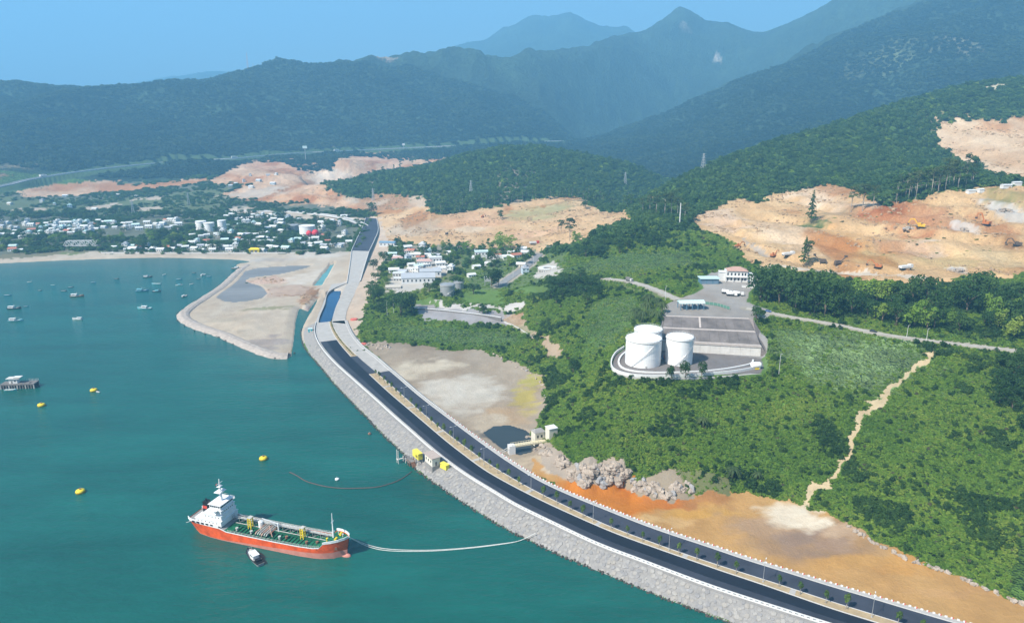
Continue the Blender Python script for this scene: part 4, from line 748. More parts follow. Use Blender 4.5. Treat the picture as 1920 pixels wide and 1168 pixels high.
sheet('median_gap', [O_MEL - 0.3, O_MER + 0.3], [4.996, 4.996], M_ASPH3, iA - 1, iB + 1, label='asphalt crossing gap in the median')
ribbon('kerb', O_RIT - 0.15, O_RIT + 0.2, 4.9, 5.19, M_KERB, 0, iC, 'kerb of the land footway'); ribbon('kerb', O_PAR + 1.45, O_PAR + 1.75, 4.9, 5.17, M_KERB, 0, iC, 'kerb of the sea footway')
for sidx in range(iB + 14, iC - 6, 21):                  # concrete slabs across the median at the lamps
    ribbon('paved_crossing', O_MEL + 0.2, O_MER - 0.2, 5.0, 5.20, M_CONC, sidx, sidx + 2, 'concrete slab across the median')

def lay(parent, me, off, z, i, name, dz=0.0):            # one piece set square to the road at station i
    q = REF[i, :2] + NOR[i] * off[i]; return inst(name, me, parent, (q[0], q[1], z), math.atan2(TAN[i, 1], TAN[i, 0]))
par = thing('sea_parapet', 'long white balustrade between the coast road and the stone sea wall', 'parapet')
MB().strip(at_off(O_PAR - 0.2, 4.8), at_off(O_PAR - 0.2, 5.32), at_off(O_PAR + 0.2, 5.32), at_off(O_PAR + 0.2, 4.8)).obj('base', M_WHITE, par)
MB().strip(at_off(O_PAR - 0.18, 5.86), at_off(O_PAR - 0.18, 6.06), at_off(O_PAR + 0.18, 6.06), at_off(O_PAR + 0.18, 5.86), at_off(O_PAR - 0.18, 5.86)).obj('top_rail', M_WHITE, par)
me_p = MB().box(-0.5, 0.5, -0.17, 0.17, 0, 0.58).mesh('post', M_WHITE)
for i in range(0, iC): 
    if i % 1 == 0 and i < 299: lay(par, me_p, O_PAR, 5.3, iC - 1 - i, 'post')
gb = thing('guard_block_row', 'row of white and red guard blocks along the landward edge of the road', 'barrier')
me_b = MB().box(-0.5, 0.5, -0.2, 0.2, 0, 0.55, 0.12).mesh('guard_block', M_WHITE); me_r = MB().box(-0.2, 0.2, -0.215, 0.215, 0.02, 0.565, 0.1).mesh('red_band', M_RED)
for k, i in enumerate(range(iC - 1, station(640), -1)):
    if k < 260:
        b = lay(gb, me_b, O_RIT + 2.15, 5.13, i, 'guard_block')
        if REF[i, 1] < 420 and k % 2 == 0: inst('red_band', me_r, b, (0.3, 0, 0))
# stones of the revetment
def stone_mesh(seed, m):
    r = random.Random(seed); n = r.choice((5, 6, 7)); a0 = r.uniform(0, 6)
    p = [(math.cos(a0 + 6.283 * k / n) * r.uniform(0.42, 0.58), math.sin(a0 + 6.283 * k / n) * r.uniform(0.40, 0.56)) for k in range(n)]
    b = MB(); vs = [(x, y, -0.25) for x, y in p] + [(x, y, 0.05 + r.uniform(-0.03, 0.05)) for x, y in p] + [(x * 0.86, y * 0.86, 0.10 + r.uniform(-0.02, 0.035)) for x, y in p]
    b.add(vs, [(k, (k + 1) % n, n + (k + 1) % n, n + k) for k in range(n)] + [(n + k, n + (k + 1) % n, 2 * n + (k + 1) % n, 2 * n + k) for k in range(n)] + [tuple(range(2 * n, 3 * n))])
    return b
M_STONES = [mat('revetment_stone_a', (0.285, 0.275, 0.265), 0.9, var=0.2, bump=0.15), mat('revetment_stone_b', (0.32, 0.305, 0.285), 0.9, var=0.2, bump=0.15), mat('revetment_stone_c', (0.24, 0.235, 0.235), 0.9, var=0.25, bump=0.15), mat('revetment_stone_d', (0.30, 0.28, 0.255), 0.9, var=0.2, bump=0.15)]
M_WET = mat('wet_rock', (0.075, 0.066, 0.056), 0.6, var=0.4, scale=1.0, bump=0.2)
st_me = [stone_mesh(k, None).mesh('stone', M_STONES[k % 4]) for k in range(12)]
rv = thing('stone_revetment', 'grey fitted stones paving the sea wall slope above the water', 'stone revetment')
rest = [MB() for _ in M_STONES]; pts = []
rr = random.Random(5)
for i in range(station(640), iC):
    w = (O_PAR[i] - 1.7) - O_TOE[i]; nrow = max(3, int(w / 1.75))
    for r_ in range(nrow):
        if rr.random() < 0.06: continue
        f = (r_ + 0.5 + rr.uniform(-0.25, 0.25)) / nrow; pts.append((i, f, w, rr.uniform(1.5, 2.6)))
pts.sort(key=lambda q: REF[q[0], 1] - 0.6 * q[3] * 20)
for k, (i, f, w, s) in enumerate(pts):
    off = O_TOE[i] + w * f; along = rr.uniform(-1, 1); q = REF[i, :2] + NOR[i] * off + TAN[i] * along; z = 0.1 + 4.65 * f
    sl = math.atan2(4.65, w); rz = math.atan2(TAN[i, 1], TAN[i, 0]); spin = rr.uniform(0, 6.28)
    Mx = Matrix.Translation((q[0], q[1], z)) @ Matrix.Rotation(rz, 4, 'Z') @ Matrix.Rotation(-sl if (NOR[i] @ np.array([-math.sin(rz), math.cos(rz)])) < 0 else sl, 4, 'X') @ Matrix.Rotation(spin, 4, 'Z') @ Matrix.Diagonal((s, s * rr.uniform(0.75, 1.0), s * 0.9, 1))
    if k < 300:
        o = inst('stone', st_me[rr.randrange(12)], rv); o.matrix_local = Mx
    else:
        j = rr.randrange(4); src = stone_mesh(100 + rr.randrange(40), None); rest[j].add([Mx @ Vector(v) for v in src.v], src.f)
for b, m in zip(rest, M_STONES): b.obj('stones', m, rv, kind='stuff')
toe = MB()
for i in range(0, iC):
    for k in range(3):
        s = rr.uniform(0.5, 1.4); q = REF[i, :2] + NOR[i] * (O_TOE[i] + rr.uniform(-1.3, 0.5)) + TAN[i] * rr.uniform(-1, 1); src = stone_mesh(200 + rr.randrange(30), None)
        Mx = Matrix.Translation((q[0], q[1], rr.uniform(-0.1, 0.35))) @ Matrix.Rotation(rr.uniform(0, 6), 4, 'Z') @ Matrix.Rotation(rr.uniform(-.5, .5), 4, 'X') @ Matrix.Diagonal((s, s, s * 2.2, 1)); toe.add([Mx @ Vector(v) for v in src.v], src.f)
struct(toe.obj('toe_rocks', M_WET), 'stuff', 'dark wet boulders at the waterline of the sea wall')

# ---------------------------------------------------------------- upper road: gravel embankment, viaduct deck, ramp
def band(name, left, right, m, thick, label, parent=None, mw=None):
    n = max(len(left), len(right)); a = smooth_line([P(*q) for q in left], 6); b = smooth_line([P(*q) for q in right], 6); n = max(len(a), len(b))
    rs = lambda l: np.stack([np.interp(np.linspace(0, 1, n), np.linspace(0, 1, len(l)), l[:, c]) for c in range(3)], 1)
    a, b = rs(a), rs(b); lo = lambda l: [(p[0], p[1], min(p[2] - thick, p[2])) for p in l]
    o = MB().strip([tuple(p) for p in a], [tuple(p) for p in b]).obj(name, m, parent)
    o2 = MB().strip(lo(a), [(p[0], p[1], p[2] - 0.02) for p in a]).strip([(p[0], p[1], p[2] - 0.02) for p in b], lo(b)).strip(lo(b), lo(a)).obj('side_wall', mw or M_GREYC, o)
    if parent is None: struct(o, label=label)
    return a, b, o
band('gravel_embankment', [(650, 532, 6), (640, 553, 5.2), (629, 577, 5.0), (622, 602, 5.0), (621, 604, 5.0)], [(675, 527, 6), (668, 545, 5.2), (657, 567, 5.0), (649, 588, 5.0), (648, 607, 5.0)], M_GRAV, 4.5, 'gravel embankment leading to the viaduct')
band('sand_embankment', [(622, 533, 5.3), (615, 546, 5), (604, 573, 5.0), (596, 592, 5.0), (592, 604, 5.0), (590, 622, 5.0)], [(654, 529, 5.3), (618, 546, 5), (609, 571, 5.0), (600, 592, 5.0), (597, 606, 5.0), (597, 622, 5.0)], M_CONC, 4.5, 'pale strip beside the blue channel')
vd = thing('viaduct', 'elevated road viaduct with dark new asphalt rising behind the beach', 'viaduct')
Lf = [(686, 408, 12), (680, 425, 12), (669, 448, 11.5), (659, 470, 10.5), (655, 500, 8), (650, 532, 6)]; Rt = [(706, 410, 12), (709, 431, 12), (702, 450, 11.5), (692, 471, 10.5), (683, 500, 8), (675, 528, 6)]
a, b, o = band('asphalt_deck', Lf[:4], Rt[:4], M_ASPH3, 3.0, '', vd, M_CONC); a2, b2, o = band('concrete_deck', Lf[3:], Rt[3:], M_CONC, 4.0, '', vd, M_GREYC)
par_v = MB(); 
for l in (a, b, a2, b2): par_v.strip([(p[0], p[1], p[2] - 0.3) for p in l], [(p[0], p[1], p[2] + 1.0) for p in l], [(p[0] + 0.5, p[1], p[2] + 1.0) for p in l], [(p[0] + 0.5, p[1], p[2] - 0.3) for p in l])
par_v.obj('edge_parapet', M_WHITE, vd)
for k in range(2, len(a) - 1, 6):
    for q in (a[k] * 0.8 + b[k] * 0.2, a[k] * 0.2 + b[k] * 0.8): MB().lathe([(1.0, 0), (1.0, q[2] - 3.0 - gz(q[0], q[1]))], 8).obj('pier', M_CONC, vd).location = (q[0], q[1], float(gz(q[0], q[1])))
rp = thing('curved_ramp', 'pale curved ramp road joining the viaduct from the left', 'ramp')
RAMP = smooth_line([P(*q) for q in [(425, 396, 9), (480, 396, 10), (540, 397, 11), (600, 402, 11.5), (640, 408, 12), (668, 416, 12), (684, 424, 12)]], 8)
tn = np.gradient(RAMP[:, :2], axis=0); tn /= np.linalg.norm(tn, axis=1)[:, None]; nr = np.stack([-tn[:, 1], tn[:, 0]], 1)
off = lambda d, dz: [(p[0] + n[0] * d, p[1] + n[1] * d, p[2] + dz) for p, n in zip(RAMP, nr)]
MB().strip(off(-6, -1.4), off(-6, 0), off(6, 0), off(6, -1.4), off(-6, -1.4)).obj('deck', M_CONC, rp); MB().strip(off(-6.1, -.2), off(-6.1, 1), off(-5.7, 1), off(-5.7, -.2)).strip(off(5.7, -.2), off(5.7, 1), off(6.1, 1), off(6.1, -.2)).obj('edge_parapet', M_WHITE, rp)
for k in range(2, len(RAMP), 5): MB().lathe([(1.1, -2), (1.1, RAMP[k][2] - 1.3 - gz(*RAMP[k][:2]))], 8).obj('pier', M_CONC, rp).location = (RAMP[k][0], RAMP[k][1], float(gz(*RAMP[k][:2])))
# hill roads
def drape(name, line, hw, m, label, dz=0.05):
    tn = np.gradient(line[:, :2], axis=0); tn /= np.linalg.norm(tn, axis=1)[:, None]; nr = np.stack([-tn[:, 1], tn[:, 0]], 1)
    e = lambda d, z: [(p[0] + n[0] * d, p[1] + n[1] * d, p[2] + z) for p, n in zip(line, nr)]
    o = MB().strip(e(-hw, -0.6), e(-hw, dz), e(hw, dz), e(hw, -0.6)).obj(name, m); struct(o, label=label); return o
M_LANE = mat('dusty_lane', (0.37, 0.345, 0.305), 0.95, var=0.2, scale=0.3)
drape('ridge_road', RIDGE_ROAD, 3.2, M_LANE, 'dusty lane climbing the ridge to the tank terminal'); drape('hill_road', HILL_ROAD, 2.3, M_LANE, 'narrow pale lane above the scrub slope')
drape('ring_road', RING_ROAD, 4.2, mat('old_asphalt', (0.22, 0.22, 0.225), 0.9, var=0.2, scale=0.2), 'curved grey access road by the white office')

# ---------------------------------------------------------------- lamps and saplings on the median
MEDX = (O_MEL + O_MER) / 2
lamp0 = thing('street_lamp', '', 'street lamp', group='street lamps on the median')
MB().lathe([(0.13, 0), (0.07, 10)], 8).obj('pole', M_METAL, lamp0); arm_ = MB().bar((0, -1.6, 9.95), (0, 1.6, 9.95), 0.09).obj('arm', M_METAL, lamp0)
for s in (-1, 1): MB().box(-0.16, 0.16, min(s * 1.2, s * 2.2), max(s * 1.2, s * 2.2), 9.98, 10.12).obj('lamp_head', M_WHITE, lamp0)
MB().box(-0.3, 0.3, -0.3, 0.3, 0, 0.35).obj('footing', M_CONC, lamp0); proto(lamp0)
lamps = [(766, 751), (807, 785), (854, 827), (912, 868), (1000, 922), (1116, 977), (1259, 1030), (1432, 1087), (1632, 1151)]
lst = []
for k, (u, v) in enumerate(lamps):
    p = P(u, v, 5.18); i = int(np.argmin(((REF[:, :2] - p[:2]) ** 2).sum(1))); lst.append(i); q = REF[i, :2] + NOR[i] * MEDX[i]
    lb = 'grey double-armed street lamp on the median, %s counting from the nearest' % nth(len(lamps) - 1 - k)
    loc = (q[0], q[1], 5.18); rz = math.atan2(TAN[i, 1], TAN[i, 0])
    if k == 0: lamp0.location = loc; lamp0.rotation_euler = (0, 0, rz); lamp0['label'] = lb
    else: cp(lamp0, lb, loc, rz)
sap = thing('sapling', '', 'tree', group='young trees planted along the median')
MB().tube([(0, 0, 0), (0.05, 0, 1.2), (0.02, 0.04, 2.6), (0.1, 0, 3.8)], [0.11, 0.09, 0.07, 0.03], 6).obj('trunk', M_PBARK, sap)
M_SAP = leaf_mat('sapling_leaves', (0.05, 0.11, 0.022), (0.09, 0.16, 0.03), (0.15, 0.22, 0.045))
inst('crown', crown_mesh('sapling_crown', M_SAP, [(0, 0, 3.3, 0.85, 0.85, 1.1), (0.2, 0.1, 2.5, 0.6, 0.55, 0.6), (-0.15, 0.1, 4.1, 0.55, 0.5, 0.7)], 170, 0.22, 5), sap)
MB().bar((0.5, 0, 0), (0.06, 0, 1.3), 0.06).bar((-0.3, 0.4, 0), (-0.02, 0.04, 1.3), 0.06).bar((-0.3, -0.4, 0), (-0.02, -0.04, 1.3), 0.06).obj('stake', M_PBARK, sap); proto(sap)
sp = []
i = iB + 3
while i < iC - 1:
    if min(abs(i - l) for l in lst) > 1: sp.append(i)
    i += 4 if REF[i, 1] > 420 else 4
for k, i in enumerate(sp):
    q = REF[i, :2] + NOR[i] * (MEDX[i] + rr.uniform(-0.4, 0.5)) + TAN[i] * rr.uniform(-0.6, 0.6); lb = 'staked sapling on the road median, %s counting from the nearest' % nth(len(sp) - 1 - k)
    s = rr.uniform(1.05, 1.5) * (0.9 if REF[i, 1] > 400 else 1)
    if k == 0: sap.location = (q[0], q[1], 5.16); sap['label'] = lb; sap.scale = (s, s, s)
    else: cp(sap, lb, (q[0], q[1], 5.16), rr.uniform(0, 6), s)
shrub_me = crown_mesh('low_shrub', M_SAP, lobeset(5, 4, 0.3, 0.8, 0.3), 60, 0.12, 9); k = 0
for i in range(2, iA - 1, 2):
    q = REF[i, :2] + NOR[i] * (MEDX[i] + 0.3); tag(inst('median_shrub', shrub_me, None, (q[0], q[1], 5.1), rr.uniform(0, 6), rr.uniform(1.2, 2.0)), 'low round shrub on the far median stub, %s counting from the crossing gap' % nth((iA - 3) // 2 - k), 'shrub', 'low shrubs on the far median stub'); k += 1

# ---------------------------------------------------------------- tanker
M_HULL = mat('orange_red_hull', (0.68, 0.10, 0.022), 0.5, var=0.4, scale=0.35); M_BOOT = mat('faded_pink_antifouling', (0.55, 0.23, 0.18), 0.7, var=0.2, scale=0.3); M_SWHITE = mat('ship_white', (0.74, 0.75, 0.76), 0.5, var=0.08, scale=0.4)
M_DECK = mat('green_deck', (0.012, 0.125, 0.062), 0.6, var=0.3, scale=0.5); M_DKG = mat('dark_green_deck', (0.010, 0.055, 0.038), 0.6, var=0.3); M_YEL = mat('signal_yellow', (0.72, 0.55, 0.03), 0.5, var=0.12); M_PIPE = mat('pale_pipe', (0.48, 0.47, 0.44), 0.55, var=0.2); M_RUST = mat('rust_brown', (0.23, 0.12, 0.075), 0.8, var=0.35)
M_FUN = mat('funnel_black', (0.012, 0.012, 0.014), 0.5); M_PINKY = mat('crane_pink', (0.55, 0.36, 0.28), 0.6)
bow, stn = P(652, 1042), P(372, 985); hd = math.atan2(bow[1] - stn[1], bow[0] - stn[0]); ctr = (bow + stn) / 2
ship = thing('tanker_ship', 'orange red tanker ship with green deck and white bridge moored in the bay', 'ship', (ctr[0], ctr[1], 0), hd)
ST = [(-41.5, 6.6, 4.6, 0.4), (-39.5, 6.5, 5.8, 2.6), (-35, 6.4, 6.6, 5.2), (-28, 6.3, 6.9, 6.4), (-22, 6.0, 6.9, 6.8), (-18.5, 4.9, 6.9, 6.9), (-8, 4.8, 6.9, 6.9), (8, 4.8, 6.9, 6.9), (20, 5.0, 6.9, 6.8), (27, 5.3, 6.7, 6.2), (30, 5.8, 6.4, 5.6), (32, 8.0, 6.1, 4.9), (35.5, 8.6, 5.1, 3.5), (38.5, 9.1, 3.6, 1.9), (40.6, 9.5, 1.9, 0.7), (41.8, 9.8, 0.3, 0.1)]
def boot(x): return max(0.25, 1.5 + 0.05 * x)
hull = MB(); low = MB(); rim = MB()
for side in (1, -1):
    top = [(x, side * bd, z) for x, z, bd, bw in ST]; md = [(x - (0.6 if x > 38 else 0) * 2, side * (bw + (bd - bw) * boot(x) / z), boot(x)) for x, z, bd, bw in ST]; bt = [(x - (1.6 if x > 38 else 0), side * bw * 0.97, -1.5) for x, z, bd, bw in ST]
    hull.strip(*((top, md) if side < 0 else (md, top))); low.strip(*((md, bt) if side < 0 else (bt, md)))
    rim.strip([(p[0], p[1], p[2] - 0.25) for p in top], [(p[0], p[1] + side * 0.08, p[2] + 0.05) for p in top], [(p[0], p[1] - side * 0.25, p[2] + 0.06) for p in top])
n0 = ST[0]; hull.add([(n0[0], n0[2], n0[1]), (n0[0], -n0[2], n0[1]), (n0[0], -n0[3], boot(n0[0])), (n0[0], n0[3], boot(n0[0]))], [(0, 1, 2, 3)])
hull.obj('hull', M_HULL, ship, True); low.obj('lower_hull', M_BOOT, ship, True, label='faded pink lower hull'); rim.obj('gunwale', M_SWHITE, ship)
bl = MB(); prof = [(0.2, -0.1), (1.0, 0.5), (1.5, 1.6), (1.55, 3.5), (1.5, 6.5)]
bl.lathe(prof, 12); bl.v = [(42.0 - z * 1.0, x * 0.85, y * 0.8 + 0.15) for x, y, z in bl.v]; bl.obj('bulbous_bow', M_BOOT, ship, True)
def deck(name, x0, x1, dz, m):
    xs = np.linspace(x0, x1, 24); b = np.interp(xs, [s[0] for s in ST], [s[2] for s in ST]) - 0.2; z = np.interp(xs, [s[0] for s in ST], [s[1] for s in ST]) - dz
    return MB().strip([(x, q, h) for x, q, h in zip(xs, b, z)], [(x, -q, h) for x, q, h in zip(xs, b, z)]).obj(name, m, ship)
deck('poop_deck', -41.3, -20, 0.3, M_GREYC); deck('main_deck', -20, 31, 0.35, M_DECK); deck('forecastle_deck', 31, 41.6, 0.5, M_DECK)
st = MB().box(-0.16, 0.16, -6.5, 6.5, 0, 0.35).mesh('deck_stiffener', M_DKG)
for k in range(24): inst('deck_stiffener', st, ship, (-16 + k * 1.95, 0, 4.62 + 0.02 * max(0, k - 17)))
# bulwark with openings round the stern, rails
for side in (1, -1):
    xs = np.linspace(-41.3, -22.5, 12); bb = np.interp(xs, [s[0] for s in ST], [s[2] for s in ST]); zz = np.interp(xs, [s[0] for s in ST], [s[1] for s in ST])
    MB().strip([(x, side * b, z + 0.05) for x, b, z in zip(xs, bb, zz)], [(x, side * (b + 0.1), z + 1.25) for x, b, z in zip(xs, bb, zz)], [(x, side * (b - 0.2), z + 1.25) for x, b, z in zip(xs, bb, zz)], [(x, side * (b - 0.2), z + 0.05) for x, b, z in zip(xs, bb, zz)]).obj('stern_bulwark', M_SWHITE, ship)
    for k in range(5): MB().box(-37.2 + k * 2.6, -35.9 + k * 2.6, side * 6.95 - 0.2, side * 6.95 + 0.2, 6.75, 7.35).obj('freeing_port', M_FUN, ship)
    xs = np.linspace(31.8, 41.7, 10); bb = np.interp(xs, [s[0] for s in ST], [s[2] for s in ST]); zz = np.interp(xs, [s[0] for s in ST], [s[1] for s in ST])
    MB().strip([(x, side * b, z) for x, b, z in zip(xs, bb, zz)], [(x + .1, side * (b + 0.15), z + 0.95) for x, b, z in zip(xs, bb, zz)], [(x, side * (b - 0.1), z + 0.95) for x, b, z in zip(xs, bb, zz)], [(x, side * (b - .1), z) for x, b, z in zip(xs, bb, zz)]).obj('bow_bulwark', M_SWHITE, ship)
    rl = MB(); pr = [(x, side * (np.interp(x, [s[0] for s in ST], [s[2] for s in ST]) - 0.25), np.interp(x, [s[0] for s in ST], [s[1] for s in ST])) for x in np.linspace(-18, 30, 25)]
    for h in (0.55, 1.05): rl.tube([(p[0], p[1], p[2] + h) for p in pr], 0.045, 4)
    for p in pr: rl.bar(p, (p[0], p[1], p[2] + 1.1), 0.07)
    rl.obj('deck_rail', M_PIPE, ship)
# superstructure
def blk(name, x0, x1, w, z0, z1, m=M_SWHITE, lip=0.25):
    b = MB().box(x0, x1, -w, w, z0, z1 - 0.18).box(x0 - lip, x1 + lip, -w - lip, w + lip, z1 - 0.18, z1); return b.obj(name, m, ship)
t1 = blk('deckhouse', -36, -21.6, 5.9, 6.1, 8.9); t2 = blk('deckhouse', -32, -21.8, 5.2, 8.9, 11.4); t3 = blk('deckhouse', -29, -22, 4.7, 11.4, 13.7); br = blk('wheelhouse', -28.4, -22.4, 4.4, 13.7, 16.3, lip=0.5)
MB().box(-26.2, -23.4, -7.2, 7.2, 13.72, 13.98).box(-26.2, -23.4, -7.2, -7.0, 13.98, 14.9).box(-26.2, -23.4, 7.0, 7.2, 13.98, 14.9).obj('bridge_wing', M_SWHITE, ship)
wf = MB().box(-0.03, 0.03, -0.4, 0.4, 0, 0.75).mesh('window', M_GLASS); wsd = MB().box(-0.42, 0.42, -0.03, 0.03, 0, 0.75).mesh('window', M_GLASS); wp = MB().box(-0.22, 0.22, -0.03, 0.03, 0, 0.45).mesh('window', M_GLASS)
for k in range(8): inst('window', wf, br, (-22.38, -3.75 + k * 1.07, 14.85))
for s in (-1, 1):
    for k in range(5): inst('window', wsd, br, (-27.6 + k * 1.1, s * 4.42, 14.85))
    for k in range(5): inst('window', wp, t3, (-28 + k * 1.25, s * 4.72, 12.4)); inst('window', wp, t2, (-30.5 + k * 1.8, s * 5.22, 9.9))
    for k in range(6): inst('window', wp, t1, (-34.5 + k * 2.1, s * 5.92, 7.4))
for k in range(6): inst('window', MB().box(-0.03, 0.03, -0.22, 0.22, 0, 0.45).mesh('window', M_GLASS) if k == 0 else wf, t3, (-21.98, -3.4 + k * 1.3, 12.3), 0, (1, 0.6, 0.7))
fn = MB().box(-35.2, -32.6, -1.5, 1.5, 8.9, 14.6, 0.12).obj('funnel', M_FUN, ship); MB().box(-35.12, -32.68, -1.52, 1.52, 11.2, 12.6, 0.03).obj('red_band', M_RED, fn); MB().lathe([(0.35, 14.5), (0.35, 15.6)], 8, -34.3, 0.3).lathe([(0.3, 14.5), (0.3, 15.3)], 8, -33.4, -0.4).obj('exhaust_pipe', M_FUN, fn)
ma = MB().lathe([(0.75, 16.2), (0.45, 22.0), (0.2, 27.2)], 10, -25.2, 0).box(-27.0, -23.6, -2.3, 2.3, 20.9, 21.15).box(-26.2, -24.3, -1.2, 1.2, 23.4, 23.6).bar((-25.2, -2.0, 25.1), (-25.2, 2.0, 25.1), 0.14).obj('radar_mast', M_SWHITE, ship)
MB().box(-24.4, -24.1, -1.6, 1.6, 21.7, 22.0).box(-24.3, -24.2, -0.1, 0.1, 21.1, 21.8).obj('radar_scanner', M_SWHITE, ma); MB().box(-26.5, -26.4, -1.1, 0.0, 24.0, 24.7).obj('flag', M_RED, ma)
rl = MB()
for (x0, x1, w, z) in ((-32, -29, 5.2, 11.4), (-36, -32, 5.9, 8.9), (-28.4, -22.4, 4.4, 16.3)):
    for s in (-1, 1):
        rl.bar((x0, s * w, z + 1), (x1, s * w, z + 1), 0.06)
        for k in range(4): rl.bar((x0 + (x1 - x0) * k / 3, s * w, z), (x0 + (x1 - x0) * k / 3, s * w, z + 1), 0.06)
rl.obj('house_rail', M_PIPE, ship)
lb = MB().strip(*[[(-33 + 4.2 * t, 6.3 + s * (0.9 * math.sin(math.pi * t) ** 0.6), 9.6 + h) for t in np.linspace(0, 1, 9)] for s, h in ((-1, 0.7), (-0.7, 0.1), (0, -0.2), (0.7, 0.1), (1, 0.7), (0, 1.3), (-1, 0.7))]).obj('lifeboat', mat('lifeboat_orange', (0.75, 0.19, 0.02)), ship)
MB().bar((-32.2, 6, 8.9), (-32.2, 7, 11), 0.18).bar((-29.6, 6, 8.9), (-29.6, 7, 11), 0.18).obj('davit', M_SWHITE, ship)
# catwalk, pipes, frames, manifold
cw = MB().box(-21.5, 32, 1.6, 3.0, 7.3, 7.42).obj('catwalk', M_PIPE, ship); tr = MB()
for y in (1.6, 3.0):
    for h in (7.9, 8.4): tr.bar((-21.5, y, h), (32, y, h), 0.07)
    for k in range(28): x = -21.5 + k * 1.98; tr.bar((x, y, 4.9 if k % 2 == 0 else 7.3), (x, y, 8.45), 0.1)
    for k in range(13): x = -21.5 + k * 3.96; tr.bar((x, y, 5.2), (x + 3.9, y, 7.3), 0.08)
tr.obj('railing', M_PIPE, cw)
for y, z, r in ((0.5, 5.5, 0.16), (-0.3, 5.45, 0.14), (-1.0, 5.4, 0.12), (4.2, 5.4, 0.14)): MB().tube([(-19, y, z), (30, y, z)], r, 8).obj('cargo_pipe', M_PIPE if y > 0 else M_DECK, ship)
for x in (-10.5, 17.5):
    f = MB(); 
    for yy in (-1.2, 0.4): f.bar((x, yy, 4.7), (x, yy, 10.3), 0.34).bar((x + 1.4, yy, 4.7), (x + 1.4, yy, 10.3), 0.34)
    for h in (6, 7.2, 8.4, 9.6, 10.3): f.bar((x, -1.2, h), (x, 0.4, h), 0.18).bar((x + 1.4, -1.2, h), (x + 1.4, 0.4, h), 0.18).bar((x, -1.2, h), (x + 1.4, -1.2, h), 0.18)
    f.obj('stair_frame', M_YEL, ship); MB().box(x - 0.2, x + 1.6, -1.4, 1.0, 10.3, 10.42).obj('platform', M_PIPE, ship)
mf = MB().box(-3.6, 2.6, -2.6, 2.6, 5.3, 5.6).obj('manifold', M_RUST, ship)
for k in range(6): MB().tube([(-3.4 + k * 1.15, -5.6, 5.9), (-3.4 + k * 1.15, -4.8, 6.5), (-3.4 + k * 1.15, 4.8, 6.5), (-3.4 + k * 1.15, 5.6, 5.9)], 0.26, 8).obj('manifold_pipe', M_PINKY if k % 3 == 0 else M_PIPE, ship)
MB().lathe([(1.1, 5), (1.1, 8.2), (0.2, 8.8)], 12, -5.2, 1.0).obj('vent_tank', M_SWHITE, ship)
MB().lathe([(0.35, 5), (0.3, 9.5)], 8, 4.6, 0.6).bar((4.6, 0.6, 9.2), (-2.4, -1.4, 11.8), 0.32).bar((4.6, 0.6, 7.4), (1.0, -0.4, 10.2), 0.14).obj('hose_crane', M_SWHITE, ship)
MB().bar((4.2, -3.8, 4.8), (1.0, -1.2, 8.6), 0.24).bar((-0.6, -5.2, 4.8), (-3.8, -1.0, 7.8), 0.22).obj('hose_boom', M_PINKY, ship)
for x, y in ((-15, -3.6), (-12, 3.6), (-7, -3.8), (8, -3.6), (11, -2.6), (13.5, 4.4), (22, -3.4), (25, 4), (26.5, -2)): MB().lathe([(0.55, 4.5), (0.55, 5.6), (0.7, 5.7), (0.7, 5.9)], 10, x, y).obj('tank_hatch', M_PIPE if x < 9 else M_RUST, ship)
MB().lathe([(0.42, 8.2), (0.25, 15.5), (0.12, 20.2)], 8, 33.8, 0).bar((33.8, -1.1, 16.0), (33.8, 1.1, 16.0), 0.14).obj('foremast', M_SWHITE, ship)
for y in (-2.1, 2.1):
    w = MB().lathe([(0.6, 0), (0.6, 1.6)], 10); w.v = [(36.4 + x, y + z - 0.8, 9.2 + q) for x, q, z in w.v]; w.obj('windlass', M_YEL, ship)
for x, y in ((32.8, -3.6), (34.6, 3.2), (37.8, 1.4), (32.6, 2.2)): MB().lathe([(0.3, 8), (0.3, 9.6), (0.5, 9.8)], 8, x, y).obj('bollard', M_YEL if y < 0 else M_PIPE, ship)
# anchors
for s in (-1, 1):
    an = MB().box(-0.6, 0.6, -0.25, 0.25, -0.7, 0.6, 0.3).bar((-0.7, 0, -0.6), (0.7, 0, -0.6), 0.25).obj('anchor', M_RUST, ship); an.location = (37.2, s * 3.85, 5.6); an.rotation_euler = (0, 0, -s * 0.62)

# ---------------------------------------------------------------- mooring lines, floating hose
M_ROPE = mat('pale_rope', (0.55, 0.56, 0.54), 0.8); M_BOOM = mat('dark_boom', (0.10, 0.07, 0.065), 0.8)
def line_thing(name, pts, r, m, label, cat, step=2.0):
    o = MB().tube([tuple(p) for p in smooth_line(pts, step)], r, 6).obj(name, m); tag(o, label, cat); return o
def shipw(x, y, z): return np.array(ship_m @ Vector((x, y, z)))
ship_m = Matrix.Translation((ctr[0], ctr[1], 0)) @ Matrix.Rotation(hd, 4, 'Z')
for k, dv in enumerate((0, 3)):
    line_thing('mooring_line', [shipw(41.6, 0.3, 9.6), P(690, 1021 + dv, 1.2), P(730, 1029 + dv, 0.12), P(800, 1031 + dv * 0.6, 0.12), P(870, 1027 + dv * 0.4, 0.12), P(940, 1019 + dv * 0.3, 0.12), P(975, 1013, 0.5), P(1004, 999, 3.2)], 0.16, M_ROPE, ['pale mooring line from the tanker bow to the sea wall, upper of the pair', 'pale mooring line from the tanker bow to the sea wall, lower of the pair'][k], 'rope')
line_thing('mooring_line', [shipw(-41.2, -1.5, 6.4), P(357, 976, 1.5), P(349, 979, 0.1)], 0.11, M_ROPE, 'short pale line dropping from the tanker stern into the water', 'rope')
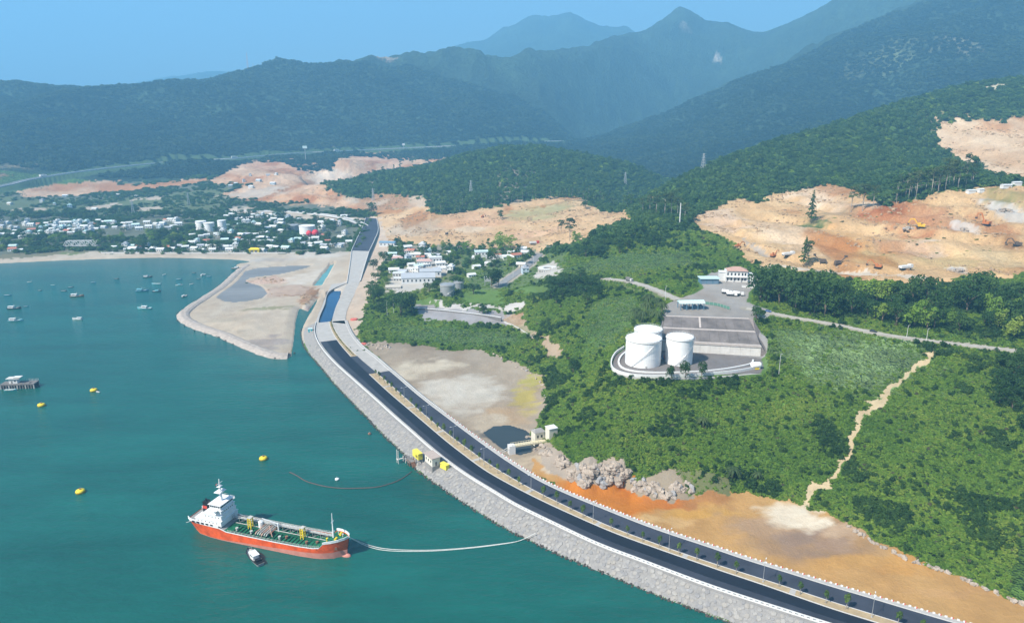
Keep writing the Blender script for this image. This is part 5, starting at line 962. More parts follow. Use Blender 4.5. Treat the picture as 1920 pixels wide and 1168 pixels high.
line_thing('floating_boom', [P(u, v, 0.1) for u, v in [(543, 885), (556, 891), (572, 901), (590, 907), (612, 912), (640, 915), (672, 915), (705, 913), (730, 907), (752, 898), (772, 884)]], 0.28, M_BOOM, 'dark floating boom curving from the pump house out into the bay', 'floating boom')

# ---------------------------------------------------------------- buoys
by = thing('mooring_buoy', 'round yellow mooring buoy nearest the left edge of the bay', 'buoy', P(78, 761), 0, 'yellow mooring buoys')
MB().lathe([(1.6, -0.5), (2.35, 0.0), (2.45, 0.8), (2.2, 1.5), (1.2, 1.9)], 18).obj('float', M_YEL, by, True); MB().lathe([(2.5, 0.35), (2.56, 0.5), (2.56, 0.75), (2.5, 0.9)], 18, cap=False).obj('fender_ring', mat('dark_yellow_ring', (0.35, 0.25, 0.03)), by); MB().lathe([(0.4, 1.8), (0.4, 2.5), (0.55, 2.6)], 8).obj('mooring_bollard', M_RUST, by); proto(by)  # ring is a darker yellow than the float
cp(by, 'yellow mooring buoy with a small white boat tied beside it', P(176, 733), 1); cp(by, 'yellow mooring buoy floating above the tanker mast', P(494, 861), 2, 0.95); cp(by, 'yellow mooring buoy left of the tanker stern', P(151, 923), 3, 0.95)
wb = thing('marker_buoy', 'small white marker buoy beside the floating boom', 'buoy', P(632, 899)); MB().lathe([(0.6, -0.2), (1.1, 0.1), (1.1, 0.7), (0.4, 1.0)], 12).obj('float', M_SWHITE, wb); MB().lathe([(0.12, 1), (0.1, 1.9)], 6).obj('staff', M_METAL, wb)
db = thing('marker_buoy', 'small dark round buoy near the sea wall', 'buoy', P(693, 814)); MB().lathe([(0.6, -0.2), (1.0, 0.2), (0.9, 0.9), (0.3, 1.2)], 12).obj('float', M_RUST, db); MB().lathe([(0.12, 1.1), (0.1, 1.7)], 6).obj('staff', M_METAL, db)

# ---------------------------------------------------------------- boats
def boat(name, label, loc, rz, L_, mh, mc, kind=0, group='fishing boats moored in the bay', sc=1.0):
    t = thing(name, label, 'boat', loc, rz, group, sc); w = L_ * 0.15
    xs = [-0.5, -0.42, -0.2, 0.1, 0.3, 0.42, 0.5]; ws = [0.7, 0.9, 1, 1, 0.8, 0.45, 0.02]; zs = [0.09, 0.085, 0.08, 0.085, 0.11, 0.135, 0.16]
    h = MB()
    rows = [[(x * L_, 0, -0.03 * L_) for x in xs], [(x * L_ * 0.97, -q * w * 0.75, 0) for x, q in zip(xs, ws)], [(x * L_, -q * w, z * L_) for x, q, z in zip(xs, ws, zs)]]
    mir = [[(p[0], -p[1], p[2]) for p in r] for r in rows]
    h.strip(rows[2], rows[1], rows[0]).strip(mir[0], mir[1], mir[2]).add([rows[2][0], rows[1][0], rows[0][0], mir[1][0], mir[2][0]], [(0, 1, 2, 3, 4)])
    h.obj('hull', mh, t); MB().strip([(p[0], p[1] * 0.93, p[2] * 0.75) for p in rows[2]], [(p[0], -p[1] * 0.93, p[2] * 0.75) for p in rows[2]]).obj('deck', M_PIPE, t)
    if kind != 2:
        c0, c1 = (-0.4, -0.05) if kind == 0 else (-0.15, 0.15)
        c = MB().box(c0 * L_, c1 * L_, -w * 0.62, w * 0.62, 0.06 * L_, 0.19 * L_, 0.08).obj('cabin', mc, t); MB().box((c0 - 0.03) * L_, (c1 + 0.04) * L_, -w * 0.7, w * 0.7, 0.19 * L_, 0.205 * L_).obj('cabin_roof', mc, t)
        for s in (-1, 1): MB().box((c0 + 0.06) * L_, (c1 - 0.06) * L_, s * w * 0.61 - 0.03, s * w * 0.61 + 0.03, 0.13 * L_, 0.17 * L_).obj('window', M_GLASS, c)
        MB().bar((c1 * L_ + 0.4, 0, 0.08 * L_), (c1 * L_ + 0.3, 0, 0.36 * L_), 0.12).bar((c1 * L_ + 0.3, 0, 0.3 * L_), (0.42 * L_, 0, 0.2 * L_), 0.06).obj('mast', M_PIPE, t)
    else:
        for x in (-0.25, 0.05, 0.25): MB().box(x * L_ - 0.15, x * L_ + 0.15, -w * 0.85, w * 0.85, 0.06 * L_, 0.075 * L_).obj('thwart', M_PIPE, t)
    return t
B_BLUE = mat('boat_blue', (0.05, 0.22, 0.36), 0.5); B_DARK = mat('boat_dark', (0.035, 0.05, 0.07), 0.5); B_CYAN = mat('boat_cyan', (0.18, 0.45, 0.52), 0.5); B_WHITE = mat('boat_white', (0.66, 0.68, 0.68), 0.5); B_WOOD = mat('boat_wood', (0.24, 0.14, 0.09), 0.7)
for u, v, L_, rz, mh, mc, kd, lb in [
    (27, 579, 14, 0.1, B_DARK, B_WHITE, 0, 'dark fishing boat with pale cabin nearest the left edge of the bay'), (49, 575, 5, 0.3, B_BLUE, B_BLUE, 2, 'tiny blue rowing boat right of the dark boat at the left edge'), (30, 602, 14, 0.05, B_CYAN, B_WHITE, 0, 'white and pale blue fishing boat below the dark boat at the left edge'),
    (15, 554, 8, 0.1, B_BLUE, B_BLUE, 2, 'low blue boat without cabin at the far left edge of the bay'), (145, 556, 15, 0.05, B_WOOD, B_WHITE, 0, 'brown wooden fishing boat with white cabin in the middle of the left bay'), (145, 599, 11, 3.0, B_WHITE, B_WHITE, 0, 'white fishing boat lying alone below the brown wooden one'),
    (267, 546, 14, 0.1, B_BLUE, B_CYAN, 0, 'blue fishing boat left of a dark boat in the bay centre'), (294, 547, 10, 0.0, B_DARK, B_CYAN, 1, 'dark boat with light cabin right of the blue fishing boat'), (277, 520, 11, 0.1, B_DARK, B_WHITE, 0, 'dark boat with white cabin farthest of the central cluster'), (293, 533, 11, 3.1, B_CYAN, B_WHITE, 2, 'pale open boat behind the blue and dark pair'),
    (271, 579, 15, 3.1, B_CYAN, B_WHITE, 1, 'pale blue fishing boat with white roof nearest of the central cluster'), (346, 556, 9, 1.3, B_DARK, B_WHITE, 0, 'white cabin boat seen stern-on near the spit'), (336, 535, 8, 0.1, B_WHITE, B_CYAN, 1, 'small white boat left of the spit causeway'), (336, 524, 7, 0.2, B_BLUE, B_BLUE, 2, 'small blue rowing boat behind a white boat near the spit'),
    (55, 529, 5, 0.4, B_WHITE, B_WHITE, 2, 'tiny white boat far out in the upper left bay'), (75, 545, 5, 0.2, B_DARK, B_DARK, 2, 'tiny dark boat between the far left boats'), (100, 535, 6, 0.1, B_CYAN, B_CYAN, 2, 'tiny pale rowing boat left of two dark ones'), (120, 546, 7, 0.1, B_DARK, B_DARK, 2, 'low dark rowing boat just left above the brown wooden fishing boat'), (133, 539, 6, 0.2, B_DARK, B_DARK, 2, 'low dark rowing boat just above the brown wooden fishing boat'),
    (175, 530, 6, 0.1, B_BLUE, B_BLUE, 2, 'tiny blue rowing boat right of the dark rowing boats'), (219, 523, 6, 0.1, B_DARK, B_DARK, 2, 'tiny dark boat left of the central cluster'), (308, 515, 5, 1.2, B_WHITE, B_WHITE, 2, 'tiny white boat far out behind the central cluster'), (364, 512, 5, 0.2, B_DARK, B_DARK, 2, 'tiny dark boat leftmost of those by the causeway head'),
    (381, 516, 8, 1.2, B_WHITE, B_WHITE, 0, 'small white cabin boat by the causeway head'), (372, 523, 5, 0.1, B_DARK, B_DARK, 2, 'tiny dark boat nearest of those by the causeway head'), (392, 519, 6, 0.1, B_BLUE, B_BLUE, 2, 'tiny blue boat rightmost of those by the causeway head'), (359, 533, 5, 0.9, B_WHITE, B_WHITE, 2, 'tiny white boat right of the small white cabin boat'),
    (183, 735, 4.5, 2.6, B_WHITE, B_WHITE, 2, 'small white boat tied to a yellow mooring buoy'), (20, 732, 9, 0.05, B_CYAN, B_CYAN, 2, 'pale blue open boat alongside the concrete mooring platform'), (443, 504, 12, 0.2, B_WOOD, B_WHITE, 1, 'wooden boat aground at the head of the causeway')]:
    boat('fishing_boat' if kd != 2 else 'rowing_boat', lb, P(u, v), rz, L_, mh, mc, kd, 'fishing boats moored in the bay' if kd != 2 else 'small open boats in the bay', 0.98)
a_, b_ = P(466, 1035), P(489, 1060); M_LG = mat('launch_grey', (0.30, 0.31, 0.33), 0.5)
lt = boat('work_launch', 'grey work launch with pale cabin lying beside the tanker', (a_ + b_) / 2, math.atan2(a_[1] - b_[1], a_[0] - b_[0]), 14.5, M_LG, B_WHITE, 1, None)
MB().box(-6.6, -3.2, -1.5, 1.5, 1.0, 1.3).box(-5.2, -3.4, -1.2, 1.2, 1.2, 2.1).obj('aft_deck_gear', M_FUN, lt); MB().tube([(7.0, 0, 2.2), (4.5, 1.9, 1.9), (0, 2.25, 1.3), (-7, 1.6, 1.3)], 0.18, 6).tube([(7.0, 0, 2.2), (4.5, -1.9, 1.9), (0, -2.25, 1.3), (-7, -1.6, 1.3)], 0.18, 6).obj('fender', M_BLACK, lt)

# ---------------------------------------------------------------- mooring platform far left
pf = thing('mooring_platform', 'weathered concrete platform on piles with a small white hut at left', 'platform', P(38, 726), 0.10, None, 0.80)
MB().box(-14.5, 14.5, -4.5, 4.5, 3.6, 4.6).obj('deck_slab', M_DCONC, pf)
for k in range(13):
    for y in (-4.1, 4.1): MB().box(-14 + k * 2.33 - 0.5, -14 + k * 2.33 + 0.5, y - 0.4, y + 0.4, -2, 3.6).obj('pile', M_DCONC if k % 3 else M_CONC, pf)
MB().box(-14.3, 14.3, -3.4, 3.4, 0.4, 3.6).obj('dark_underside', mat('underside_black', (0.03, 0.026, 0.024), 0.9), pf)  # near-black box darkens the underside of the slab between the piles
ht = MB().box(-7.5, -0.5, -2.2, 2.4, 4.6, 9.0).obj('hut_wall', M_WHITE, pf); MB().box(-9.5, 1.8, -3.2, 3.4, 9.0, 9.35).obj('hut_roof', M_KERB, pf); MB().box(-4, 2.6, -2.2, 2.6, 9.9, 10.15).box(-3.6, -3.3, -1.8, 2, 9.3, 9.9).box(1.8, 2.1, -1.8, 2, 9.3, 9.9).obj('upper_roof', M_WHITE, pf)
MB().box(-5.6, -4.4, -2.26, -2.2, 4.7, 6.9).obj('door', M_DCONC, pf); MB().box(-3, -1.6, -2.26, -2.2, 6.2, 7.4).obj('window', M_GLASS, pf)
for k in range(9): MB().bar((4.5 + k * 1.2, 4.2, 4.6), (4.5 + k * 1.2, 4.2, 6.6), 0.22).obj('post', M_KERB, pf)
for s in (1.0, 2.6): MB().lathe([(0.5, 4.6), (0.35, 5.2), (0.6, 5.5)], 8, 10, -s).obj('bollard', M_DCONC, pf)

# ---------------------------------------------------------------- pump station on the sea wall
iP = int(np.argmin(((REF[:, :2] - P(812, 862, 5)[:2]) ** 2).sum(1))); rzP = math.atan2(TAN[iP, 1], TAN[iP, 0]); eP = P(811, 867, 5.0)
ps = thing('pump_house', 'white flat-roofed pump house on the sea wall beside the road', 'building', (eP[0], eP[1], 4.9), rzP)
sgn = 1 if (np.array([-math.sin(rzP), math.cos(rzP)]) @ NOR[iP]) < 0 else -1      # local +y times sgn points to the sea
MB().box(-4.6, 4.6, -2.6, 3.0, -3.5, 0).obj('base', M_GREYC, ps); w_ = MB().box(-4.3, 4.3, -2.4, 2.4, 0, 4.6).obj('wall', mat('cream_wall', (0.68, 0.65, 0.56), 0.8), ps); MB().box(-4.9, 4.9, -3.0, 3.0, 4.6, 4.95).obj('roof', mat('dusty_roof', (0.40, 0.33, 0.29), 0.9), ps)
for x in (-2.6, 0, 2.6): MB().box(x - 0.5, x + 0.5, 2.4 * sgn - 0.04, 2.4 * sgn + 0.04, 1.8, 3.2).obj('window', M_GLASS, ps)
MB().box(4.28, 4.34, -0.6, 0.6, 0, 2.3).obj('door', M_DCONC, ps)
for nm, u, v, dims, lab in (('yellow_container', 783, 857, (7.2, 2.8, 3.5), 'yellow container standing on columns left of the pump house'), ('yellow_tank_box', 834, 876, (5.2, 2.6, 2.7), 'low yellow box right of the pump house on the sea wall')):
    q = P(u, v, 4.4); y_ = thing(nm, lab, 'container', (q[0], q[1], 4.4 if 'tank' not in nm else 3.9), rzP + (0.0 if 'tank' not in nm else 0.2)); a, b, c = dims
    MB().box(-a / 2, a / 2, -b / 2, b / 2, 0, c, 0.02 if 'tank' not in nm else 0.14).obj('body', mat('lemon_yellow', (0.72, 0.62, 0.08), 0.6), y_); MB().box(-a / 2 - .1, a / 2 + .1, -b / 2 - .1, b / 2 + .1, c, c + 0.15).obj('lid', mat('lemon_yellow', (0, 0, 0)), y_)
    if 'tank' not in nm:
        for x in (0.8, 1.6, 2.4): MB().bar((x, -b / 2 - 0.05, 1.0), (x + 0.2, -b / 2 - 0.05, 2.3), 0.22).bar((x, b / 2 + 0.05, 1.0), (x + 0.2, b / 2 + 0.05, 2.3), 0.22).obj('black_mark', M_FUN, y_)
        for x in (-3.2, 0, 3.2):
            for yy in (-1.2, 1.2): MB().lathe([(0.35, -6), (0.35, 0)], 8, x, yy).obj('column', M_CONC, y_)
jt = thing('landing_stage', 'rusty landing stage with steps at the foot of the pump house', 'landing stage', (*P(768, 868, 0)[:2], 0), rzP)
MB().box(-5, 4, -2, 2, 2.0, 2.4).obj('deck', M_DCONC, jt)
for x in (-4.5, -1.5, 1.5, 3.7):
    for y in (-1.7, 1.7): MB().lathe([(0.28, -3), (0.28, 3.2)], 8, x, y).obj('pile', M_KERB if x < 0 else M_RUST, jt)
for k in range(5): MB().box(4 + k * 0.5, 4.5 + k * 0.5, -1.2, 1.2, 2.0 - k * 0.4, 2.3 - k * 0.4).obj('step', M_RUST, jt)
dp = thing('mooring_post', 'pair of tall pale posts with a walkway standing in the water by the pump house', 'mooring post', P(746, 868), rzP)
for x in (-0.9, 0.9): MB().lathe([(0.25, -3), (0.22, 8)], 8, x, 0).obj('post', M_KERB, dp)
MB().box(-1.2, 1.2, -0.4, 0.4, 2.2, 2.5).box(-0.4, 0.4, -6 if sgn > 0 else 0, 0 if sgn > 0 else 6, 2.2, 2.4).obj('walkway', M_KERB, dp)

# ---------------------------------------------------------------- small pier on the land side
A_, B_ = P(958, 835, 6.0), P(1023, 825, 6.0); rzA = math.atan2(B_[1] - A_[1], B_[0] - A_[0]); LA = float(np.linalg.norm((B_ - A_)[:2]))
pr_ = thing('footbridge_pier', 'cream concrete footbridge over the dark creek below the hill', 'footbridge', (A_[0], A_[1], 0), rzA); M_CREAM = mat('cream_paint', (0.62, 0.55, 0.38), 0.7)
MB().box(0, LA, -1.6, 1.6, 5.2, 6.0).obj('deck', M_CREAM, pr_); MB().box(-1.5, 2.2, -1.8, 1.8, 0, 6.3).obj('abutment', M_WHITE, pr_)
for s in (-1, 1):
    MB().box(0, LA, s * 1.55 - 0.06, s * 1.55 + 0.06, 6.85, 7.0).obj('handrail', M_CREAM, pr_)
    for k in range(int(LA / 1.6)): MB().box(k * 1.6 + 0.2, k * 1.6 + 0.4, s * 1.55 - 0.07, s * 1.55 + 0.07, 6.0, 6.9).obj('baluster', M_CREAM, pr_)
for y in (-1.0, 1.0): MB().tube([(-1, y, 4.5), (-6, y - 1.5, 3.6), (-11, y - 3, 3.2)], 0.22, 8).obj('pipe', M_PIPE, pr_)
for u, v, w, d, h, lb, rf in ((1034, 826, 5.4, 5.0, 8.0, 'tall cream valve house at the landward end of the footbridge', 0), (1009, 822, 6.4, 5.4, 4.6, 'low cream hut with grey hip roof beside the tall valve house', 1)):
    q = P(u, v, 6.0); t = thing('valve_house', lb, 'building', (q[0], q[1] + 2, 5.6), rzA + 0.1)
    MB().box(-w / 2, w / 2, -d / 2, d / 2, -4, h).obj('wall', mat('pale_cream_wall', (0.64, 0.60, 0.50), 0.8), t)
    (MB().hip(-w / 2 - .5, w / 2 + .5, -d / 2 - .5, d / 2 + .5, h, h + 1.6) if rf else MB().box(-w / 2 - .3, w / 2 + .3, -d / 2 - .3, d / 2 + .3, h, h + 0.3)).obj('roof', M_GREYC if rf else M_WHITE, t)
    for x in ((-1.6, 0.9) if rf else (0,)): MB().box(x - 0.45, x + 0.7, -d / 2 - 0.05, -d / 2, 1.2, 2.8).obj('window', M_GLASS, t)

# ---------------------------------------------------------------- tank terminal
M_TANK = mat('tank_white', (0.80, 0.80, 0.79), 0.45, var=0.05, scale=0.2); M_TGREY = mat('tank_grey', (0.36, 0.37, 0.38), 0.45, 0.3, var=0.1, scale=0.3)
def tank(name, label, c, R, h, m, rz=0.0, group=None, stair=True, rail=True, n=48):
    t = thing(name, label, 'storage tank', c, rz, group)
    MB().lathe([(R, 0), (R, h)], n).obj('shell', m, t, False); MB().lathe([(R + 0.12, h - 0.05), (R * 0.5, h + R * 0.05), (0.3, h + R * 0.085)], n).obj('roof', m, t)
    for k in (0.33, 0.66): MB().lathe([(R + 0.02, h * k), (R + 0.07, h * k + 0.05), (R + 0.07, h * k + 0.2), (R + 0.02, h * k + 0.25)], n, cap=False).obj('shell_seam', m, t)
    MB().lathe([(R + 0.05, h - 0.9), (R + 0.45, h - 0.85), (R + 0.45, h - 0.65), (R + 0.05, h - 0.6)], n, cap=False).obj('wind_girder', M_KERB, t)
    if rail:
        rl = MB(); nr_ = 28
        for q in (0.6, 1.1): rl.tube([((R - 0.1) * math.cos(6.2832 * k / nr_), (R - 0.1) * math.sin(6.2832 * k / nr_), h + q) for k in range(nr_ + 1)], 0.05, 4)
        for k in range(nr_): a = 6.2832 * k / nr_; rl.bar(((R - .1) * math.cos(a), (R - .1) * math.sin(a), h), ((R - .1) * math.cos(a), (R - .1) * math.sin(a), h + 1.15), 0.09)
        rl.obj('roof_rail', M_METAL, t)
    if stair:
        s_ = MB(); 
        for k in range(34):
            a = -2.4 + k * 0.045 * 9 / R * 1.2; z = h * k / 34
            s_.box(-0.15, 0.15, 0, 0.9, 0, 0.06); o = len(s_.v) - 8
            for i in range(o, o + 8):
                x, y, q = s_.v[i]; r_ = R + 0.1 + y; s_.v[i] = (r_ * math.cos(a + x / R), r_ * math.sin(a + x / R), z + q)
        s_.tube([((R + 1.0) * math.cos(-2.4 + k * 0.045 * 10.8 / R), (R + 1.0) * math.sin(-2.4 + k * 0.045 * 10.8 / R), h * k / 34 + 1.0) for k in range(34)], 0.06, 4); s_.obj('spiral_stair', M_METAL, t)
    MB().box(-0.5, 0.5, -R - 0.35, -R + 0.1, 0.5, 1.7).obj('manhole', M_KERB, t); return t
c1 = P(1205, 691, 34); tank('storage_tank', 'largest white oil tank, front left on the hillside terminal', (c1[0] + 2, c1[1] + 11.5, 34), 11.4, 17.2, M_TANK, 0, 'white tanks of the hillside terminal')
c2 = P(1215, 676, 34); tank('storage_tank', 'white oil tank standing behind the largest one', (c2[0] + 3.2, c1[1] + 35.5, 34), 9.4, 16.0, M_TANK, 0.6, 'white tanks of the hillside terminal')
c3 = P(1275, 687, 34); tank('storage_tank', 'smaller white oil tank right of the largest pair on the terminal', (c3[0] + 1, c3[1] + 8.8, 34), 8.7, 17.6, M_TANK, 0.3, 'white tanks of the hillside terminal')
bund = thing('bund_wall', 'low white wall curving round the front of the tank terminal', 'wall')
def wall_line(name, pts, h, w, m, parent, base=-1.0, step=3.0):
    l = smooth_line(pts, step); tn = np.gradient(l[:, :2], axis=0); tn /= np.linalg.norm(tn, axis=1)[:, None] + 1e-9; nr = np.stack([-tn[:, 1], tn[:, 0]], 1)
    e = lambda d, z: [(p[0] + n[0] * d, p[1] + n[1] * d, p[2] + z) for p, n in zip(l, nr)]
    return MB().strip(e(-w / 2, base), e(-w / 2, h), e(w / 2, h), e(w / 2, base)).obj(name, m, parent)
wall_line('wall', [P(u, v, 34) for u, v in [(1170, 653), (1154, 664), (1146, 680), (1150, 694), (1172, 703), (1205, 707), (1260, 707), (1320, 704), (1380, 698), (1425, 690)]], 1.7, 0.7, M_WHITE, bund, -4)
wall_line('inner_wall', [P(u, v, 34) for u, v in [(1182, 655), (1165, 668), (1160, 682), (1172, 693), (1210, 699), (1280, 699), (1350, 694), (1405, 684), (1412, 676)]], 0.9, 1.1, M_WHITE, bund, -0.5)
wall_line('outer_ledge', [P(u, v, 33.2) for u, v in [(1150, 700), (1200, 711), (1270, 711), (1350, 708), (1430, 702), (1470, 706), (1493, 709)]], 0.8, 1.6, M_CONC, bund, -3)
wall_line('drain_chute', [P(1163, 698, 32.4), P(1155, 704, 31.0), P(1147, 713, 29.0)], 1.2, 1.8, M_CONC, bund, -3)
ht_ = thing('horizontal_tank', 'white horizontal tank at the right end of the bund wall', 'storage tank', (*P(1417, 691, 34)[:2], 34), 0.1)
b = MB().lathe([(0.3, -3.6), (1.5, -3.2), (1.9, -2.4), (1.9, 2.4), (1.5, 3.2), (0.3, 3.6)], 20); b.v = [(z, x, y + 2.5) for x, y, z in b.v]; b.obj('shell', M_TANK, ht_, True)
for x in (-2, 2): MB().box(x - 0.3, x + 0.3, -1.4, 1.4, 0, 1.3).obj('saddle', M_KERB, ht_)
MB().box(-1.3, 1.3, -2.3, -1.7, 0.2, 0.9).obj('yellow_skid', M_YEL, ht_)
for u, v, lb in ((1240, 672, 'blue and red pipe valves between the white tanks'), (1183, 676, 'white pipe bank left of the largest tank')):
    q = P(u, v, 34); vt = thing('valve_manifold', lb, 'pipework', q); mm = [mat('valve_blue', (0.05, 0.14, 0.35)), M_RED, M_WHITE] if u > 1200 else [M_WHITE] * 3
    for k in range(5): MB().tube([(-3 + k * 1.3, -3, 0.5), (-3 + k * 1.3, 2.5, 0.5), (-3 + k * 1.3, 2.5, 1.8)], 0.22, 8).lathe([(0.35, 0.4), (0.35, 1.2)], 8, -3 + k * 1.3, -1).obj('pipe', mm[k % 3], vt)
# stepped retaining wall
BL, BR = P(1238, 657, 34), P(1426, 668, 34); TL, TR = P(1247, 591, 52), P(1404, 596, 52)
rw = thing('retaining_wall', 'stepped grey concrete retaining wall above the white tanks with white foot', 'retaining wall'); nP = 10
def lerp(a, b, t): return a + (b - a) * t
def tierp(f, z): return lambda t: np.append(lerp(lerp(BL, TL, f), lerp(BR, TR, f), t)[:2], z)
M_WF = mat('white_wall_foot', (0.55, 0.53, 0.50), 0.8, var=0.15, scale=0.3); M_BERM = mat('berm_edge', (0.45, 0.40, 0.37), 0.9)
M_RWALL = mat('stained_slope_concrete', (0.15, 0.135, 0.13), 0.9, var=0.45, scale=0.1)
tiers = [(0.0, 34, 0.02, 41.2, M_WF, 'foot_panel'), (0.06, 41.2, 0.46, 46.6, M_RWALL, 'slope_panel'), (0.54, 46.8, 0.96, 51.6, M_RWALL, 'slope_panel')]
for f0, z0, f1, z1, m, nm in tiers:
    lo, hi = tierp(f0, z0), tierp(f1, z1)
    for k in range(nP):
        a, b = k / nP + 0.0008, (k + 1) / nP - 0.0008; p = [lo(a), lo(b), hi(b), hi(a)]; back = [q + np.array([0, 1.2, -0.8]) for q in p]
        MB().add(p + back, [(0, 1, 2, 3), (7, 6, 5, 4), (0, 4, 5, 1), (1, 5, 6, 2), (2, 6, 7, 3), (3, 7, 4, 0)]).obj(nm, m, rw)
for f0, f1, z in ((0.0, 0.07, 41.35), (0.45, 0.56, 46.75), (0.95, 1.02, 51.75)):
    a, b, c, d = tierp(f0, z)(0), tierp(f0, z)(1), tierp(f1, z)(1), tierp(f1, z)(0); MB().prism([a[:2], b[:2], c[:2], d[:2]], z - 1.5, z).obj('berm', M_BERM, rw)
p0, p1, p2, p3 = tierp(0, 34)(1), tierp(1, 52)(1), P(1440, 664, 36), P(1410, 600, 52); MB().add([p0, P(1440, 668, 34.2), P(1438, 640, 40), tierp(0.5, 46.8)(1), tierp(0, 41.2)(1)], [(0, 1, 2, 3, 4)]).obj('wing_wall', mat('brown_wing', (0.22, 0.185, 0.175), 0.9, var=0.25), rw)
MB().add([tierp(0.5, 46.8)(1), P(1438, 640, 40.1), P(1412, 600, 51.5), tierp(1, 51.9)(1)], [(0, 1, 2, 3)]).obj('wing_slope', mat('brown_wing', (0, 0, 0)), rw)
rs = [tierp(f, z)(0.40) for f, z in ((0.54, 47.3), (0.96, 52.1))]; MB().add([rs[0], rs[0] + [1.4, 0, 0], rs[1] + [1.4, 0, 0], rs[1]], [(0, 1, 2, 3)]).obj('stair_strip', M_BERM, rw)
# yard buildings
M_CYAN = mat('pale_cyan_roof', (0.50, 0.66, 0.66), 0.5, var=0.06); M_STEELB = mat('steel_blue', (0.10, 0.20, 0.28), 0.6); M_TILE = mat('brown_tile', (0.42, 0.27, 0.22), 0.85, var=0.2)
q = P(1296, 580, 52); cs = thing('canopy_shed', 'pale cyan roofed open shed on the upper terminal yard', 'shed', (q[0], q[1] + 2, 52), 0.05)
MB().gable(-9.5, 9.5, -4.6, 4.6, 5.0, 6.6).obj('roof', M_CYAN, cs)
for x in (-8.5, -4.2, 0, 4.2, 8.5):
    for y in (-4, 4): MB().box(x - 0.25, x + 0.25, y - 0.25, y + 0.25, 0, 5).obj('column', M_STEELB, cs)
for x in (-5, 1.5, 6): MB().box(x, x + 2.6, -2, 1.5, 0, 2.6).obj('pump_unit', M_STEELB, cs)
fn_ = thing('yard_fence', 'green mesh fence right of the canopy shed', 'fence'); fl = smooth_line([P(1322, 571, 52), P(1345, 574, 52), P(1368, 581, 52)], 3)
for p in fl: MB().box(p[0] - .08, p[0] + .08, p[1] - .08, p[1] + .08, 52, 54.4).obj('post', M_METAL, fn_)
MB().strip([tuple(p + [0, 0, 0.2]) for p in fl], [tuple(p + [0, 0, 2.3]) for p in fl]).obj('mesh_panel', mat('fence_green', (0.10, 0.22, 0.17), 0.7), fn_)
q = P(1331, 533, 52); gs = thing('garage', 'blue fronted garage with white roof at the back of the yard', 'garage', (q[0], q[1] + 5, 52), 0.0)
MB().box(-7.5, 7.5, -4.5, 4.5, 0, 4.4).obj('wall', M_STEELB, gs); MB().box(-8.3, 8.3, -5.5, 5.2, 4.4, 4.9).obj('roof', M_CYAN, gs)
for x in (-5, 0, 5): MB().box(x - 2.0, x + 2.0, -4.58, -4.5, 0.1, 3.4).obj('door', mat('garage_door', (0.14, 0.22, 0.30)), gs)
q = P(1386, 530, 52); vl = thing('villa', 'white two-storey villa with brown tiled hip roof above the yard', 'house', (q[0], q[1] + 8, 52), -0.15)
MB().box(-10, 8, -5.5, 5.5, 0, 9.4).box(8, 13, -3.5, 4, 0, 6.2).box(-15, -10, -3, 4, 0, 7.4).obj('wall', M_WHITE, vl); MB().hip(-9.2, 8.6, -6.4, 6.4, 9.4, 12.4, 0.5).obj('roof', M_TILE, vl); MB().box(7.8, 13.4, -3.9, 4.4, 6.2, 6.6).box(-15.4, -9.9, -3.4, 4.4, 7.4, 7.8).obj('flat_roof', M_WHITE, vl)
for fl_ in (1.2, 5.6):
    for x in (-8.2, -5.2, -2.2, 0.8, 3.8, 6.2): MB().box(x - 0.6, x + 0.6, -5.58, -5.48, fl_, fl_ + 2.2).obj('window', M_GLASS, vl)
MB().box(-10.4, 8.4, -7.3, -5.5, 4.3, 4.6).obj('balcony', M_WHITE, vl)
for x in (-10, -4, 2, 8): MB().box(x - .2, x + .2, -7.2, -6.8, 0, 4.3).obj('column', M_WHITE, vl)
q = P(1412, 540, 52); wl2 = thing('garden_wall', 'white wall stepping down beside the villa', 'wall', (q[0], q[1], 51), -0.3); MB().box(-9, 9, -0.3, 0.3, 0, 2.6).obj('wall', M_WHITE, wl2); MB().box(-9.2, 9.2, -0.45, 0.45, 2.6, 2.8).obj('coping', M_KERB, wl2)

# ---------------------------------------------------------------- vehicles
def wheels(t, xs, y, r=0.5):
    for x in xs:
        for s in (-1, 1):
            w = MB().lathe([(r * 0.5, -0.16), (r, -0.13), (r, 0.13), (r * 0.5, 0.16)], 12); w.v = [(x + a, s * y + c, r + b_) for a, b_, c in w.v]; w.obj('wheel', M_BLACK, t)
def truck(label, loc, rz, mb, mc, kind='box', group=None):
    t = thing('truck', label, 'truck', loc, rz, group); wheels(t, (-2.9, -1.8, 2.6), 1.05)
    MB().box(-4.2, 4.2, -0.9, 0.9, 0.55, 0.95).obj('chassis', M_BLACK, t); c = MB().box(2.0, 4.2, -1.2, 1.2, 0.9, 2.9, 0.06).obj('cab', mc, t); MB().box(4.1, 4.17, -1.0, 1.0, 1.8, 2.6).obj('windscreen', M_GLASS, c)
    if kind == 'tank':
        b = MB().lathe([(0.4, -3.0), (1.2, -2.8), (1.2, 2.5), (0.4, 2.7)], 16); b.v = [(z - 1.1, x, y + 2.2) for x, y, z in b.v]; b.obj('tank', mb, t, True)
    else: MB().box(-4.2, 1.7, -1.22, 1.22, 1.0, 3.4 if kind == 'box' else 2.3).obj('body', mb, t)
    return t
